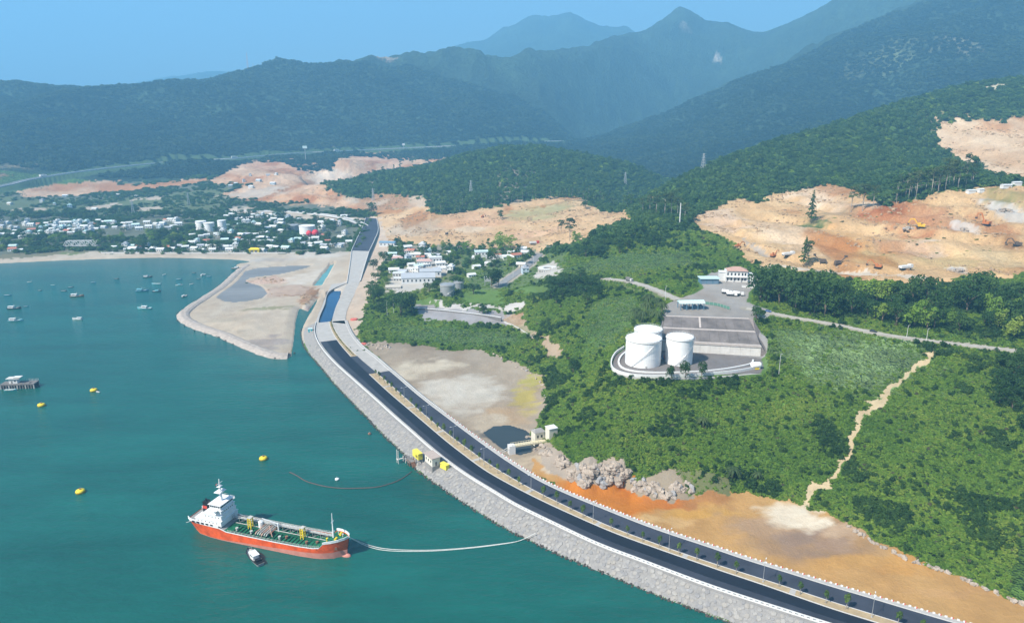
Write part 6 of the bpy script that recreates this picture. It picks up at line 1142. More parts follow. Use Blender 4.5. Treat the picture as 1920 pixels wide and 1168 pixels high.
def car(label, loc, rz, m, group=None):
    t = thing('car', label, 'car', loc, rz, group); wheels(t, (-1.35, 1.35), 0.78, 0.34)
    MB().box(-2.2, 2.2, -0.88, 0.88, 0.35, 0.95, 0.04).obj('body', m, t); c = MB().box(-1.7, 1.0, -0.8, 0.8, 0.95, 1.55, 0.22).obj('cabin', M_GLASS, t); MB().box(-1.2, 0.5, -0.6, 0.6, 1.55, 1.6).obj('roof', m, t); return t
for k, (u, v) in enumerate(((1363, 551), (1372, 555), (1384, 554))): truck('white tank truck parked by the trees in the yard, %s from the left' % ['first', 'second', 'third'][k], P(u, v, 52.1), -0.5 + 0.1 * k, M_TANK, M_WHITE, 'tank', 'white tank trucks in the yard')
def on(line, u, v):
    p = G(u, v); i = int(np.argmin(((line[:, :2] - p[:2]) ** 2).sum(1))); i = min(max(i, 1), len(line) - 2); d = line[i + 1] - line[i - 1]; return line[i] + [0, 0, 0.1], math.atan2(d[1], d[0])
l_, r_ = on(RIDGE_ROAD, 1186, 527); truck('grey lorry driving up the dusty ridge lane', l_, r_, M_DCONC, M_KERB)
l_, r_ = on(HILL_ROAD, 1440, 586); car('blue and white car parked beside the round tree on the lane', l_, r_, mat('car_blue', (0.12, 0.2, 0.4), 0.3))
l_, r_ = on(HILL_ROAD, 1641, 622); car('dark car driving along the narrow hill lane', l_, r_, mat('car_dark', (0.06, 0.06, 0.06), 0.3))

# ---------------------------------------------------------------- industrial yard behind the green bank
def hall(name, label, u, v, z, w, d, h, rz, mw, mr, roof='gable', cat='building', wins=4):
    q = P(u, v, z); t = thing(name, label, cat, (q[0], q[1] + d / 2, z), rz)
    MB().box(-w / 2, w / 2, -d / 2, d / 2, -2.5, h).obj('wall', mw, t)
    r = MB(); 
    if roof == 'gable': r.gable(-w / 2 - .6, w / 2 + .6, -d / 2 - .6, d / 2 + .6, h, h + d * 0.14)
    elif roof == 'hip': r.hip(-w / 2 - .6, w / 2 + .6, -d / 2 - .6, d / 2 + .6, h, h + d * 0.2)
    else: r.box(-w / 2 - .3, w / 2 + .3, -d / 2 - .3, d / 2 + .3, h, h + 0.4)
    r.obj('roof', mr, t)
    for k in range(wins): x = -w / 2 + (k + 0.5) * w / wins; MB().box(x - 0.8, x + 0.8, -d / 2 - 0.06, -d / 2, h * 0.35, h * 0.72).obj('window', M_GLASS, t)
    return t
M_MROOF = mat('grey_metal_roof', (0.42, 0.44, 0.47), 0.5, 0.1, var=0.08, scale=0.1); M_WROOF = mat('white_metal_roof', (0.62, 0.63, 0.63), 0.5, var=0.08); M_PINKR = mat('pink_tile_roof', (0.50, 0.33, 0.29), 0.85); M_BROOF = mat('blue_metal_roof', (0.16, 0.27, 0.38), 0.5)
hall('warehouse', 'large warehouse with pale grey metal roof in the industrial yard', 782, 532, 12, 36, 24, 6.5, 0.12, M_WROOF, M_MROOF, 'gable', wins=8); hall('workshop', 'grey roofed workshop right behind the large warehouse', 806, 519, 12, 24, 16, 6, 0.12, M_WROOF, M_MROOF, 'gable')
hall('open_shed', 'white flat-roofed shed left of the large warehouse', 747, 520, 12, 13, 9, 4.5, 0.0, M_KERB, M_WROOF, 'flat'); hall('lean_to', 'white low lean-to below the flat-roofed shed', 748, 528, 12, 12, 6, 3.5, 0.0, M_KERB, M_WROOF, 'flat'); hall('gatehouse', 'cream gatehouse with pale flat roof at the yard corner', 736, 546, 9.5, 16, 11, 4, 0.15, M_WF, mat('cream_roof', (0.52, 0.47, 0.40)), 'flat')
hall('office', 'white office block with pink hip roof behind the warehouse', 795, 500, 12, 18, 11, 6.5, 0.1, M_WHITE, M_PINKR, 'hip', wins=6); hall('office', 'white walled house right of the pink hip roof', 816, 494, 12, 15, 10, 7, 0.2, M_WHITE, M_WROOF, 'flat'); hall('house', 'low white row house at the back of the yard', 790, 483, 12, 36, 8, 4, 0.02, M_WHITE, M_WROOF, 'gable', 'house', 7)
hall('house', 'small house with pink roof at the yard corner', 766, 476, 11, 11, 9, 4, 0.0, M_WHITE, M_PINKR, 'hip', 'house'); hall('house', 'small pink roofed house among yard trees', 744, 490, 11, 14, 10, 4, 0.2, M_WHITE, M_PINKR, 'hip', 'house'); hall('shed', 'blue roofed shed beside the viaduct', 726, 462, 9, 22, 12, 5, -0.1, M_WROOF, M_BROOF, 'gable', 'shed'); hall('shed', 'white roofed shed below the blue roofed one', 733, 482, 10, 14, 9, 4.5, 0.1, M_WHITE, M_CYAN, 'gable', 'shed')
hall('house', 'pale green roofed house among trees right of the yard', 902, 481, 18, 16, 10, 6, 0.1, M_WHITE, M_CYAN, 'gable', 'house'); hall('house', 'long low white house beside the bare earth', 932, 486, 20, 28, 7, 3.5, 0.0, M_WHITE, M_KERB, 'flat', 'house', 6); hall('shed', 'brown roofed open shed at the foot of the knoll', 1045, 469, 30, 26, 9, 4, 0.05, M_DCONC, M_KERB, 'flat', 'shed')
c = P(838, 557, 14.5); tank('storage_tank', 'grey steel tank beside the green lawn', (c[0], c[1] + 8, 14.5), 7.4, 11.5, M_TGREY, 0.5, 'grey tanks of the yard'); c = P(853, 548, 14.5); tank('storage_tank', 'smaller grey tank right behind the steel tank', (c[0] + 3, c[1] + 14, 14.5), 5.0, 8, M_TGREY, 0.2, 'grey tanks of the yard', False)
q = P(914, 535, 17); sl = thing('water_tower', 'small grey tank house on legs beside the lawn', 'water tower', (q[0], q[1] + 4, 16.5), 0.1); MB().box(-3.2, 3.2, -2.6, 2.6, 4.0, 9.0).obj('tank_box', M_MROOF, sl); MB().gable(-3.6, 3.6, -3, 3, 9.0, 10.0).obj('roof', M_MROOF, sl)
for x in (-2.8, 2.8):
    for y in (-2.2, 2.2): MB().box(x - .25, x + .25, y - .25, y + .25, -1, 4).obj('leg', M_METAL, sl)
# white round office
q = P(1030, 514, 23.5); of = thing('round_office', 'white curved office building with ring roof beside the access road', 'building', (q[0], q[1] + 9, 23.5), 0.2)
ring = [(11.5 * math.cos(a), 9 * math.sin(a)) for a in np.linspace(0.2, 4.6, 16)]; inn = [(7.0 * math.cos(a), 5.0 * math.sin(a)) for a in np.linspace(4.6, 0.2, 16)]
MB().prism(ring + inn, -2, 4.6).obj('wall', M_WF, of); MB().prism([(x * 1.06, y * 1.06) for x, y in ring] + [(x * 0.94, y * 0.94) for x, y in inn], 4.6, 5.3).obj('ring_roof', M_WHITE, of); MB().box(4, 15, -3, 4, -2, 3.6).box(3.5, 15.6, -3.6, 4.6, 3.6, 4.2).obj('wing', M_WHITE, of); MB().prism([(-12, -12), (9, -13), (11, -9), (-11, -8)], -5, -1.2).obj('forecourt_wall', M_WHITE, of)
for a in np.linspace(3.5, 4.5, 6): MB().box(-0.7, 0.7, -0.1, 0.1, 1.2, 3.4).obj('window', M_GLASS, of).location = (11.55 * math.cos(a), 9.05 * math.sin(a), 0)
# terrace walls
tw = thing('terrace_wall', 'dark stained concrete wall with white coping above the green bank', 'retaining wall'); tl = [G(u, v) for u, v in [(773, 578), (800, 581), (831, 584), (870, 588), (912, 595), (940, 603)]]
lz = np.linspace(9.6, 10.4, len(tl)); tl = [np.array([p[0], p[1], z]) for p, z in zip(tl, lz)]
wall_line('wall', tl, 1.6, 0.8, M_DCONC, tw, -7, 8); wall_line('coping', [p + [0, 0, 1.6] for p in tl], 0.35, 1.2, M_WHITE, tw, 0.0, 8)
pw = thing('path_kerb', 'thin white kerb running down the ravine path', 'kerb'); wall_line('kerb', [G(u, v) + [0, 0, 0.2] for u, v in [(945, 604), (965, 612), (985, 624), (1010, 640)]], 0.5, 0.6, M_KERB, pw, -1, 4)

# ---------------------------------------------------------------- village
HM_W = [mat('house_white', (0.66, 0.66, 0.64), 0.8), mat('house_cream', (0.58, 0.53, 0.44), 0.8), mat('house_pale_blue', (0.45, 0.54, 0.60), 0.8)]
HR = [('grey', M_MROOF), ('white', M_WROOF), ('red', mat('red_tile_roof', (0.40, 0.16, 0.11), 0.85)), ('blue', M_BROOF), ('pale', M_CYAN), ('brown', M_TILE)]
hp = {}
def house_proto(kw, kr, two):
    key = (kw, kr, two)
    if key in hp: return hp[key]
    h = 6.6 if two else 3.6; w, d = (7.5, 9) if two else (11, 8)
    ms = [('wall', MB().box(-w / 2, w / 2, -d / 2, d / 2, -1, h).mesh('wall', HM_W[kw])), ('roof', (MB().gable(-w / 2 - .5, w / 2 + .5, -d / 2 - .5, d / 2 + .5, h, h + 2.0) if not two else MB().box(-w / 2 - .3, w / 2 + .3, -d / 2 - .3, d / 2 + .3, h, h + 0.5).box(-w / 4, w / 4, -1, d / 2, h + .5, h + 2.2)).mesh('roof', HR[kr][1])), ('door', MB().box(-0.6, 0.6, -d / 2 - .06, -d / 2, 0, 2.2).mesh('door', M_DCONC))] + \
         [('window', MB().box(x - 0.7, x + 0.7, -d / 2 - .06, -d / 2, z, z + 1.4).mesh('window', M_GLASS)) for x in (-w * 0.3, w * 0.3) for z in ((1.0, 4.4) if two else (1.0,))]
    hp[key] = ms; return ms
HOUSES = []
def houses(area, n, u0, u1, v0, v1, zs, two=0.4, gap=9.5):
    got = []; tries = 0
    while len(got) < n and tries < 3000:
        tries += 1; u = rr.uniform(u0, u1); v = rr.uniform(v0, v1)
        if all(abs(u - a) > gap or abs(v - b) > 5 for a, b in [(h[0], h[1]) for h in HOUSES]) and not (360 < u < 425 and 408 < v < 436) and not (528 < u < 602 and 415 < v < 446) and not (u0 < 660 < u): got.append((u, v)); HOUSES.append((u, v))
    got.sort()
    for k, (u, v) in enumerate(got):
        q = P(u, v, zs); tw_ = rr.random() < two; kw = rr.choice((0, 0, 0, 0, 1, 2)); kr = rr.choice((1, 1, 1, 1, 0, 1, 1, 4, 1, 1, 2) if not tw_ else (1, 1, 0, 4)); z = float(gz(q[0], q[1]))
        t = thing('house', '%s %s house with %s roof %s, %s from left' % ('tall' if tw_ else 'low', ['white', 'cream', 'bluish'][kw], HR[kr][0], area, nth(k)), 'house', (q[0], q[1], z), rr.uniform(-0.5, 0.5), 'village houses ' + area, rr.uniform(0.7, 1.08))
        for nm, me_ in house_proto(kw, kr, tw_): inst(nm, me_, t)
houses('in the beach-front row', 24, 205, 445, 463, 471, 3, 0.15, 8); houses('on the beach near the viaduct', 9, 490, 640, 463, 471, 3, 0.1, 9)
houses('in the dense village cluster', 34, 85, 172, 420, 440, 4, 0.5, 7); houses('in the left part of the village', 22, -10, 85, 418, 448, 4, 0.4, 8); houses('in the central part of the village', 26, 175, 345, 415, 432, 4, 0.4, 9); houses('near the far left shore', 5, -10, 40, 452, 474, 3, 0.2, 9)
houses('right of the village tanks', 28, 425, 530, 405, 424, 6, 0.4, 7); houses('below the village tanks', 22, 350, 500, 438, 456, 4, 0.15, 9); houses('around the far white tank', 26, 500, 655, 412, 460, 6, 0.2, 9); houses('in the far hamlet', 9, 430, 520, 345, 364, 20, 0.3, 7); houses('in the far fields', 8, 0, 260, 366, 392, 10, 0.2, 10)
HOUSES.clear(); houses('in the industrial yard', 26, 735, 850, 464, 514, 12, 0.35, 9); houses('behind the lawn', 12, 880, 1000, 478, 520, 18, 0.3, 16)
for u, v, d, h, lb in ((374, 434, 17, 16, 'white village tank, left of the close pair'), (389, 435, 17, 14, 'white village tank, right of the close pair'), (414, 431, 14, 15, 'white village tank standing alone right of the pair'), (573, 444, 25, 16, 'big white tank behind the red spheres near the viaduct')):
    q = P(u, v, 4); tank('storage_tank', lb, (q[0], q[1] + d / 2, 4), d / 2, h, M_TANK, 0, 'white tanks in the village', False, False, 32)
q = P(546, 437, 4); tank('storage_tank', 'dull grey tank left of the big white village tank', (q[0], q[1] + 10, 4), 10, 12, M_TGREY, 0, 'white tanks in the village', False, False, 32)
for u, v, r_, lb in ((580, 445, 4.6, 'red gas sphere, left one'), (592, 445, 5.4, 'red gas sphere, right and larger one')):
    q = P(u, v, 5); t = thing('gas_sphere', lb + ' in front of the big white village tank', 'gas sphere', (q[0], q[1], 5), 0, 'red gas spheres'); pr2 = [(max(0.05, r_ * math.sin(a)), r_ + 1.5 - r_ * math.cos(a)) for a in np.linspace(0, math.pi, 13)]
    MB().lathe(pr2, 20).obj('sphere', mat('sphere_red', (0.60, 0.03, 0.05), 0.5), t, True)
    for k in range(6): MB().lathe([(0.3, -2), (0.3, r_ + 1.2)], 6, (r_ - .2) * math.cos(k * 1.047), (r_ - .2) * math.sin(k * 1.047)).obj('leg', M_METAL, t)
q = P(476, 473, 3.5); yb = thing('yellow_pavilion', 'bright yellow pavilion on the beach front', 'building', (q[0], q[1] + 4, 3), 0); MB().box(-7, 7, -3.5, 3.5, -1, 4).obj('wall', M_YEL, yb); MB().hip(-8, 8, -4.5, 4.5, 4, 6.4).obj('roof', M_YEL, yb); MB().box(-4.5, -1, -3.58, -3.5, 0.2, 3).box(1, 4.5, -3.58, -3.5, 0.2, 3).obj('opening', M_DCONC, yb)
a_, b_ = P(120, 462, 5), P(182, 461, 5); tb = thing('truss_bridge', 'white steel truss bridge behind the left end of the beach', 'bridge', (a_[0], a_[1], 5), math.atan2(b_[1] - a_[1], b_[0] - a_[0])); LB = float(np.linalg.norm(b_ - a_)); nb = 9
MB().box(0, LB, -3, 3, 0, 0.8).obj('deck', M_GREYC, tb)
for s in (-1, 1):
    MB().bar((0, s * 3, 0.6), (LB, s * 3, 0.6), 0.6).bar((LB / nb, s * 3, 8), (LB - LB / nb, s * 3, 8), 0.6).obj('chord', M_WHITE, tb)
    for k in range(nb): MB().bar((k * LB / nb, s * 3, 0.6 if k % 2 == 0 else 8), ((k + 1) * LB / nb, s * 3, 8 if k % 2 == 0 else 0.6), 0.6).bar((max(1, k) * LB / nb, s * 3, 0.6), (max(1, k) * LB / nb, s * 3, 8), 0.4).obj('diagonal', M_WHITE, tb)
for x in (0, LB): MB().box(x - 1.5, x + 1.5, -3.5, 3.5, -5, 0).obj('abutment', M_GREYC, tb)
bw_ = thing('beach_wall', 'low white wall with posts running along the back of the beach', 'wall'); bl_ = [P(u, v, 3.2) for u, v in [(190, 474), (300, 474.5), (400, 474.5), (500, 474.5), (640, 474)]]
wall_line('wall', bl_, 0.9, 0.8, M_KERB, bw_, -2, 20); 
for p in smooth_line(bl_, 14): MB().box(p[0] - .4, p[0] + .4, p[1] - .4, p[1] + .4, 3.2, 5.0).obj('post', M_WHITE, bw_)
q = P(590, 619, 5); kb = thing('site_cabin', 'small turquoise site cabin on the sea wall beside the channel', 'cabin', (q[0] - 4, q[1], 3.6), 0.3); MB().box(-1.8, 1.8, -1.5, 1.5, 0, 2.8).obj('body', mat('turquoise_paint', (0.08, 0.42, 0.45)), kb); MB().box(-2, 2, -1.7, 1.7, 2.8, 3.0).obj('roof', M_CYAN, kb); MB().box(-0.4, 0.4, -1.55, -1.5, 0.1, 2.1).obj('door', M_WHITE, kb)
for u, v, lb in ((664, 600, 'heap of red bricks beside the gravel carriageway'), (680, 647, 'small heap of red bricks beside the bend of the road')):
    q = G(u, v); o = stone_mesh(int(u), None).obj('brick_heap', mat('brick_red', (0.55, 0.14, 0.11), 0.9), None); o.location = tuple(q + [0, 0, 1]); o.scale = (7, 5, 6); tag(o, lb, 'brick heap')

# ---------------------------------------------------------------- highway along the mountain foot
M_HW = mat('highway_surface', (0.25, 0.25, 0.26), 0.9)
tn = np.gradient(HWP[:, :2], axis=0); tn /= np.linalg.norm(tn, axis=1)[:, None]; nr = np.stack([-tn[:, 1], tn[:, 0]], 1)
hwz = np.maximum(HWP[:, 2], gz(HWP[:, 0], HWP[:, 1]) + 0.8); hwz = np.convolve(np.pad(hwz, 3, 'edge'), np.ones(7) / 7, 'valid')
e = lambda d, dz: [(p[0] + n[0] * d, p[1] + n[1] * d, z + dz) for p, n, z in zip(HWP, nr, hwz)]
struct(MB().strip(e(-8, -2.5), e(-7, 0), e(7, 0), e(8, -2.5)).obj('highway', M_HW), label='highway along the foot of the mountains')
gr = thing('highway_guard_rail', 'thin white guard rail along the distant highway', 'guard rail'); MB().strip(e(-7.2, 0), e(-7.2, 1.6), e(-6.6, 1.6), e(-6.6, 0)).obj('near_rail', M_WHITE, gr); MB().strip(e(6.6, 0), e(6.6, 1.6), e(7.2, 1.6), e(7.2, 0)).obj('far_rail', M_WHITE, gr)
for k, (u, v) in enumerate(((508, 306), (523, 307), (537, 308), (552, 304), (568, 301), (583, 298))):
    p = P(u, v - 6, 58); i = int(np.argmin(np.abs(HWP[:, 0] / HWP[:, 1] - p[0] / p[1]))); q = HWP[i]; pc = thing('highway_pier', 'pale concrete pier under the distant highway, %s from the left' % nth(k), 'bridge pier', (q[0], q[1] - 4, float(gz(q[0], q[1])) - 3), 0, 'piers of the distant highway')
    MB().box(-2.2, 2.2, -1.6, 1.6, -14, hwz[i] - float(gz(q[0], q[1])) + 1).obj('column', M_CONC, pc); MB().box(-5, 5, -2.4, 2.4, hwz[i] - float(gz(q[0], q[1])) + 1, hwz[i] - float(gz(q[0], q[1])) + 3).obj('cap', M_CONC, pc)
for u, lb in ((75, 'white lorry at the left end of the distant highway'), (443, 'white lorry on the distant highway before the viaduct piers'), (627, 'white lorry on the distant highway past the viaduct piers')):
    i = int(np.argmin(np.abs(np.array([pix(p)[0] for p in HWP]) - u))); t = truck(lb, HWP[i] * [1, 1, 0] + [0, 0, hwz[i] + 0.2], math.atan2(tn[i, 1], tn[i, 0]), M_WHITE, M_WHITE); t.scale = (2.2, 2.2, 2.0)
def mast(name, label, u, v, h, w, kind=0, cat='pylon', m=None, base=None):
    q = base if base is not None else G(u, v); t = thing(name, label, cat, q, 0.4); m = m or M_METAL
    for sx in (-1, 1):
        for sy in (-1, 1): MB().bar((sx * w, sy * w, -2), (sx * w * 0.15, sy * w * 0.15, h), 0.5 if kind == 0 else 0.3).obj('leg', m, t)
    b = MB(); n = 6
    for k in range(n):
        z0, z1 = h * k / n, h * (k + 1) / n; a, c = w * (1 - 0.85 * k / n), w * (1 - 0.85 * (k + 1) / n)
        for s in (-1, 1): b.bar((-a, s * a, z0), (c, s * c, z1), 0.25).bar((a, s * a, z0), (-c, s * c, z1), 0.25).bar((s * a, -a, z0), (s * c, c, z1), 0.25)
    b.obj('bracing', m, t)
    if kind == 0:
        for z in (0.72, 0.84, 0.95): MB().bar((-w * 1.5, 0, h * z), (w * 1.5, 0, h * z), 0.45).obj('cross_arm', m, t)
    return t
mast('power_pylon', 'grey lattice power pylon on the wooded ridge', 1318, 318, 26, 3.2); mast('power_pylon', 'lattice power pylon in the saddle left of the ridge', 1172, 346, 26, 3.0); mast('power_pylon', 'lattice power pylon behind the pine belt', 883, 362, 24, 2.8); mast('power_pylon', 'lattice pylon in the plain behind the village', 250, 402, 26, 2.6); mast('power_pylon', 'lattice pylon in the fields near the bare strip', 354, 385, 26, 2.6); mast('power_pylon', 'lattice pylon at the left foot of the wooded hill', 700, 376, 24, 2.6)
mast('radio_mast', 'tall thin red and white mast on the left mountain crest', 466, 150, 95, 4, 1, 'mast', mat('mast_paint', (0.6, 0.35, 0.33)), PY(466, 142, 3320)); mast('radio_mast', 'short mast beside the tall one on the mountain crest', 476, 148, 50, 3, 1, 'mast', None, PY(476, 142, 3320))
for u, v, h, w, lb in ((573, 297, 34, 13, 'blue and white billboard on a tall post above the highway piers'), (757, 283, 24, 9, 'white square billboard on a post beside the highway')):
    q = P(u, v, 64); t = thing('billboard', lb, 'billboard', q, 0.1); MB().lathe([(0.9, -3), (0.8, h - 4)], 8).obj('post', M_METAL, t); MB().box(-w / 2, w / 2, -0.6, 0.6, h - 5, h + 2).obj('panel', M_WHITE if u > 700 else M_CYAN, t); MB().box(-w / 2 - .3, w / 2 + .3, -0.7, 0.5, h - 5.6, h - 5).obj('catwalk', M_METAL, t)
q = G(1274, 424); t = thing('tall_pole', 'tall white pole on top of the green knoll', 'pole', q); MB().lathe([(0.8, -1), (0.55, 27)], 10).obj('pole', M_WHITE, t); MB().box(-1.2, 1.2, -1.2, 1.2, -1, 1).obj('footing', M_KERB, t)
for u, v, h, lb in ((1460, 704, 14, 'tall white lamp post right of the terminal'), (962, 522, 13, 'thin pole among the trees by the access road'), (1000, 500, 11, 'lamp post on the curve of the access road'), (726, 592, 14, 'pale utility pole among trees at the yard corner'), (738, 588, 15, 'second pale utility pole at the yard corner'), (1247, 565, 12, 'blue white pole at the top of the retaining wall'), (1700, 632, 8, 'lamp post on the hill lane, left of two'), (1737, 638, 8, 'lamp post on the hill lane, right of two')):
    q = G(u, v); t = thing('lamp_post', lb, 'lamp post', q); MB().lathe([(0.16, -1), (0.1, h)], 8).obj('pole', M_WHITE, t); MB().bar((0, 0, h), (1.2, 0, h + 0.2), 0.14).obj('arm', M_WHITE, t)

# ---------------------------------------------------------------- quarry machines
M_EXY = mat('digger_yellow', (0.68, 0.40, 0.03), 0.5, var=0.2); M_EXO = mat('digger_orange', (0.45, 0.16, 0.05), 0.6, var=0.2); M_DKM = mat('dark_machine', (0.10, 0.075, 0.06), 0.7)
def excavator(label, u, v, rz, m, sc=1.25, raise_=0.0):
    t = thing('excavator', label, 'excavator', G(u, v), rz, 'diggers in the quarry', sc)
    for s in (-1, 1): MB().box(-1.9, 1.9, s * 1.2 - 0.3, s * 1.2 + 0.3, 0.12, 0.8, 0.1).obj('track', M_BLACK, t)
    MB().lathe([(0.9, 0.7), (0.9, 1.05)], 12).obj('turntable', M_DKM, t); MB().box(-2.1, 1.2, -1.3, 1.3, 1.0, 2.0, 0.04).box(-2.3, -0.9, -1.25, 1.25, 1.9, 2.4, 0.1).obj('body', m, t)
    c = MB().box(-0.2, 1.3, 0.3, 1.3, 1.9, 3.1, 0.08).obj('cab', m, t); MB().box(1.2, 1.27, 0.4, 1.2, 2.1, 2.9).obj('window', M_GLASS, c)
    k = raise_; MB().bar((1.0, -0.3, 1.8), (3.3, -0.3, 4.3 + k), 0.42, 0.55).bar((3.3, -0.3, 4.3 + k), (5.0, -0.3, 3.9 + k), 0.36, 0.45).obj('boom', m, t); MB().bar((5.0, -0.3, 4.2 + k), (5.9, -0.3, 1.8 + k), 0.3, 0.4).obj('stick', m, t); MB().prism([(5.4, -0.8), (6.3, -0.8), (6.3, 0.2), (5.4, 0.2)], [0.9 + k] * 4, [1.9 + k] * 4).obj('bucket', M_DKM, t); return t
excavator('yellow digger in the red earth of the upper quarry', 1725, 428, 2.7, M_EXY, 1.9, 0.6); excavator('dark orange digger with raised arm on the right quarry slope', 1848, 423, 2.0, M_EXO, 1.9, 2.0); excavator('small digger on the quarry track beside the pale face', 1645, 503, 2.6, M_EXO, 1.5, 0.4); excavator('orange digger at the right quarry edge', 1907, 462, 2.8, M_DKM, 1.6, 0.3); excavator('red digger at the left corner of the quarry', 1384, 464, 0.4, M_EXO, 1.3, 0.2); excavator('orange digger beside the white vehicles at the quarry foot', 1450, 482, 0.6, M_EXO, 1.4, 0.3); excavator('digger on the bare earth below the pine belt', 905, 408, 1.0, M_EXO, 1.3); excavator('yellow digger right on the central bare earth', 838, 440, 0.3, M_DKM, 1.2)
for u, v, lb in ((1478, 480, 'white tipper truck at the quarry foot'), (1002, 458, 'white and red truck on the bare earth behind the office'), (1698, 505, 'white truck on the quarry track')): 
    t = truck(lb, G(u, v), 0.3, M_WHITE, M_WHITE if u != 1002 else M_RED, 'tip'); t.scale = (1.5, 1.5, 1.5)
for u, v, rz, lb in ((1543, 494, 2.9, 'dark stone crusher with sloping conveyor, left of two'), (1570, 497, 0.2, 'dark stone crusher with sloping conveyor, right of two')):
    t = thing('stone_crusher', lb, 'machine', G(u, v), rz); MB().box(-3, 3, -1.5, 1.5, 1.5, 4.2, 0.2).obj('hopper', M_DKM, t); MB().bar((2, 0, 2), (8, 0, 7.5), 0.9, 0.5).obj('conveyor', M_DKM, t); MB().box(6.8, 8.8, -1.2, 1.2, 7, 8.6).obj('head_drum', M_DKM, t)
    for x in (-2.5, 2.5):
        for y in (-1.2, 1.2): MB().box(x - .25, x + .25, y - .25, y + .25, -1, 1.6).obj('leg', M_DKM, t)
for k, (u, v, w) in enumerate(((1820, 362, 9), (1838, 360, 6), (1886, 352, 11), (1906, 347, 9))):
    q = G(u, v); t = thing('site_hut', 'low white site hut at the top edge of the quarry, %s from the left' % nth(k), 'hut', q, 0.15, 'white huts above the quarry'); MB().box(-w / 2, w / 2, -2.5, 2.5, -1, 3).obj('wall', M_WHITE, t); MB().gable(-w / 2 - .4, w / 2 + .4, -3, 3, 3, 4).obj('roof', M_WROOF, t)
def rock(seed, m, n=10, rough=0.28):
    r = random.Random(seed); b = MB(); rings = 5; vs = [(0, 0, 1)]
    for k in range(1, rings):
        a = math.pi * k / rings
        for i in range(n): d = 1 + r.uniform(-rough, rough); t = 6.283 * (i + 0.5 * (k % 2)) / n; vs.append((math.sin(a) * math.cos(t) * d, math.sin(a) * math.sin(t) * d, math.cos(a) * d))
    vs.append((0, 0, -1)); fs = [(0, 1 + i, 1 + (i + 1) % n) for i in range(n)]
    for k in range(rings - 2): fs += [(1 + k * n + i, 1 + (k + 1) * n + i, 1 + (k + 1) * n + (i + 1) % n, 1 + k * n + (i + 1) % n) for i in range(n)]
    l = len(vs) - 1; fs += [(l, 1 + (rings - 2) * n + (i + 1) % n, 1 + (rings - 2) * n + i) for i in range(n)]
    return b.add(vs, fs).mesh('boulder', m)
M_ROCK = mat('pale_rock', (0.36, 0.30, 0.245), 0.95, var=0.35, scale=0.3, bump=0.9, bscale=0.8); M_ROCK2 = mat('grey_rock', (0.30, 0.29, 0.285), 0.95, var=0.3, scale=0.5, bump=0.5, bscale=0.8); M_RUB = mat('grey_rubble', (0.40, 0.39, 0.375), 0.95, var=0.3)
RK = [rock(k, M_ROCK) for k in range(6)] + [rock(10, M_ROCK2)]
for lb, area, n, s0, s1 in (('pale jagged rock outcrop at the hill foot behind the bend of the road', [(1042, 866), (1072, 874), (1100, 884), (1130, 884), (1160, 878), (1172, 890), (1140, 902), (1100, 902), (1065, 893)], 90, 1.4, 3.8), ('pale rock outcrop on the right of the orange inlet', [(1190, 900), (1215, 910), (1250, 915), (1290, 912), (1250, 928), (1225, 925), (1190, 915)], 60, 1.1, 3.2), ('pale rocks under the small footbridge', [(1005, 830), (1022, 838), (1030, 850), (1010, 852), (1000, 842)], 14, 1.2, 3.0), ('line of pale stones along the foot of the right hillside', [(1590, 985), (1640, 1020), (1700, 1048), (1760, 1066), (1820, 1092), (1880, 1118), (1940, 1142)], 70, 0.5, 1.6), ('pale stones along the edge of the upper mud flat', [(920, 660), (950, 675), (970, 690), (995, 700), (1018, 722), (1022, 760)], 30, 0.5, 1.5), ('rubble of pale stones at the bend of the gravel road', [(672, 642), (690, 648), (720, 648), (735, 652), (700, 655)], 34, 0.6, 1.8), ('grey boulders left of the small footbridge', [(985, 822), (998, 818), (1004, 826), (996, 832)], 14, 0.8, 2.0)):
    t = thing('rock_outcrop', lb, 'rocks')
    for k in range(n):
        j = rr.randrange(len(area) - 1); f = rr.random(); u = area[j][0] * (1 - f) + area[j + 1][0] * f + rr.uniform(-9, 9) * (s1 > 3) + rr.uniform(-3, 3); v = area[j][1] * (1 - f) + area[j + 1][1] * f + rr.uniform(-7, 7) * (s1 > 3) + rr.uniform(-2, 2)
        q = G(u, v); s = rr.uniform(s0, s1); o = inst('boulder', rr.choice(RK), t, (q[0], q[1], q[2] + s * 0.05), rr.uniform(0, 6), (s, s * rr.uniform(0.5, 0.8), s * rr.uniform(0.45, 0.85))); o.rotation_euler = (rr.uniform(-.4, .4), rr.uniform(-.4, .4), rr.uniform(0, 6))
for u, v, s, lb in ((1882, 397, 11, 'large heap of grey rubble high in the quarry'), (1703, 430, 7, 'dark grey rubble heap left of the yellow digger'), (1806, 431, 7, 'pale rubble heap between the two quarry diggers'), (1793, 508, 7, 'white sand heap at the bottom of the quarry')):
    q = G(u, v); t = thing('rubble_heap', lb, 'rubble heap', q)
    for k in range(22): a = rr.uniform(0, 6.28); d = rr.random() ** 0.7 * s; z = (1 - d / s) * s * 0.28; k_ = rr.uniform(0.8, 2.0); inst('boulder', rr.choice(RK), t, (math.cos(a) * d, math.sin(a) * d * 0.6, z), rr.uniform(0, 6), (k_, k_, k_ * 0.8))

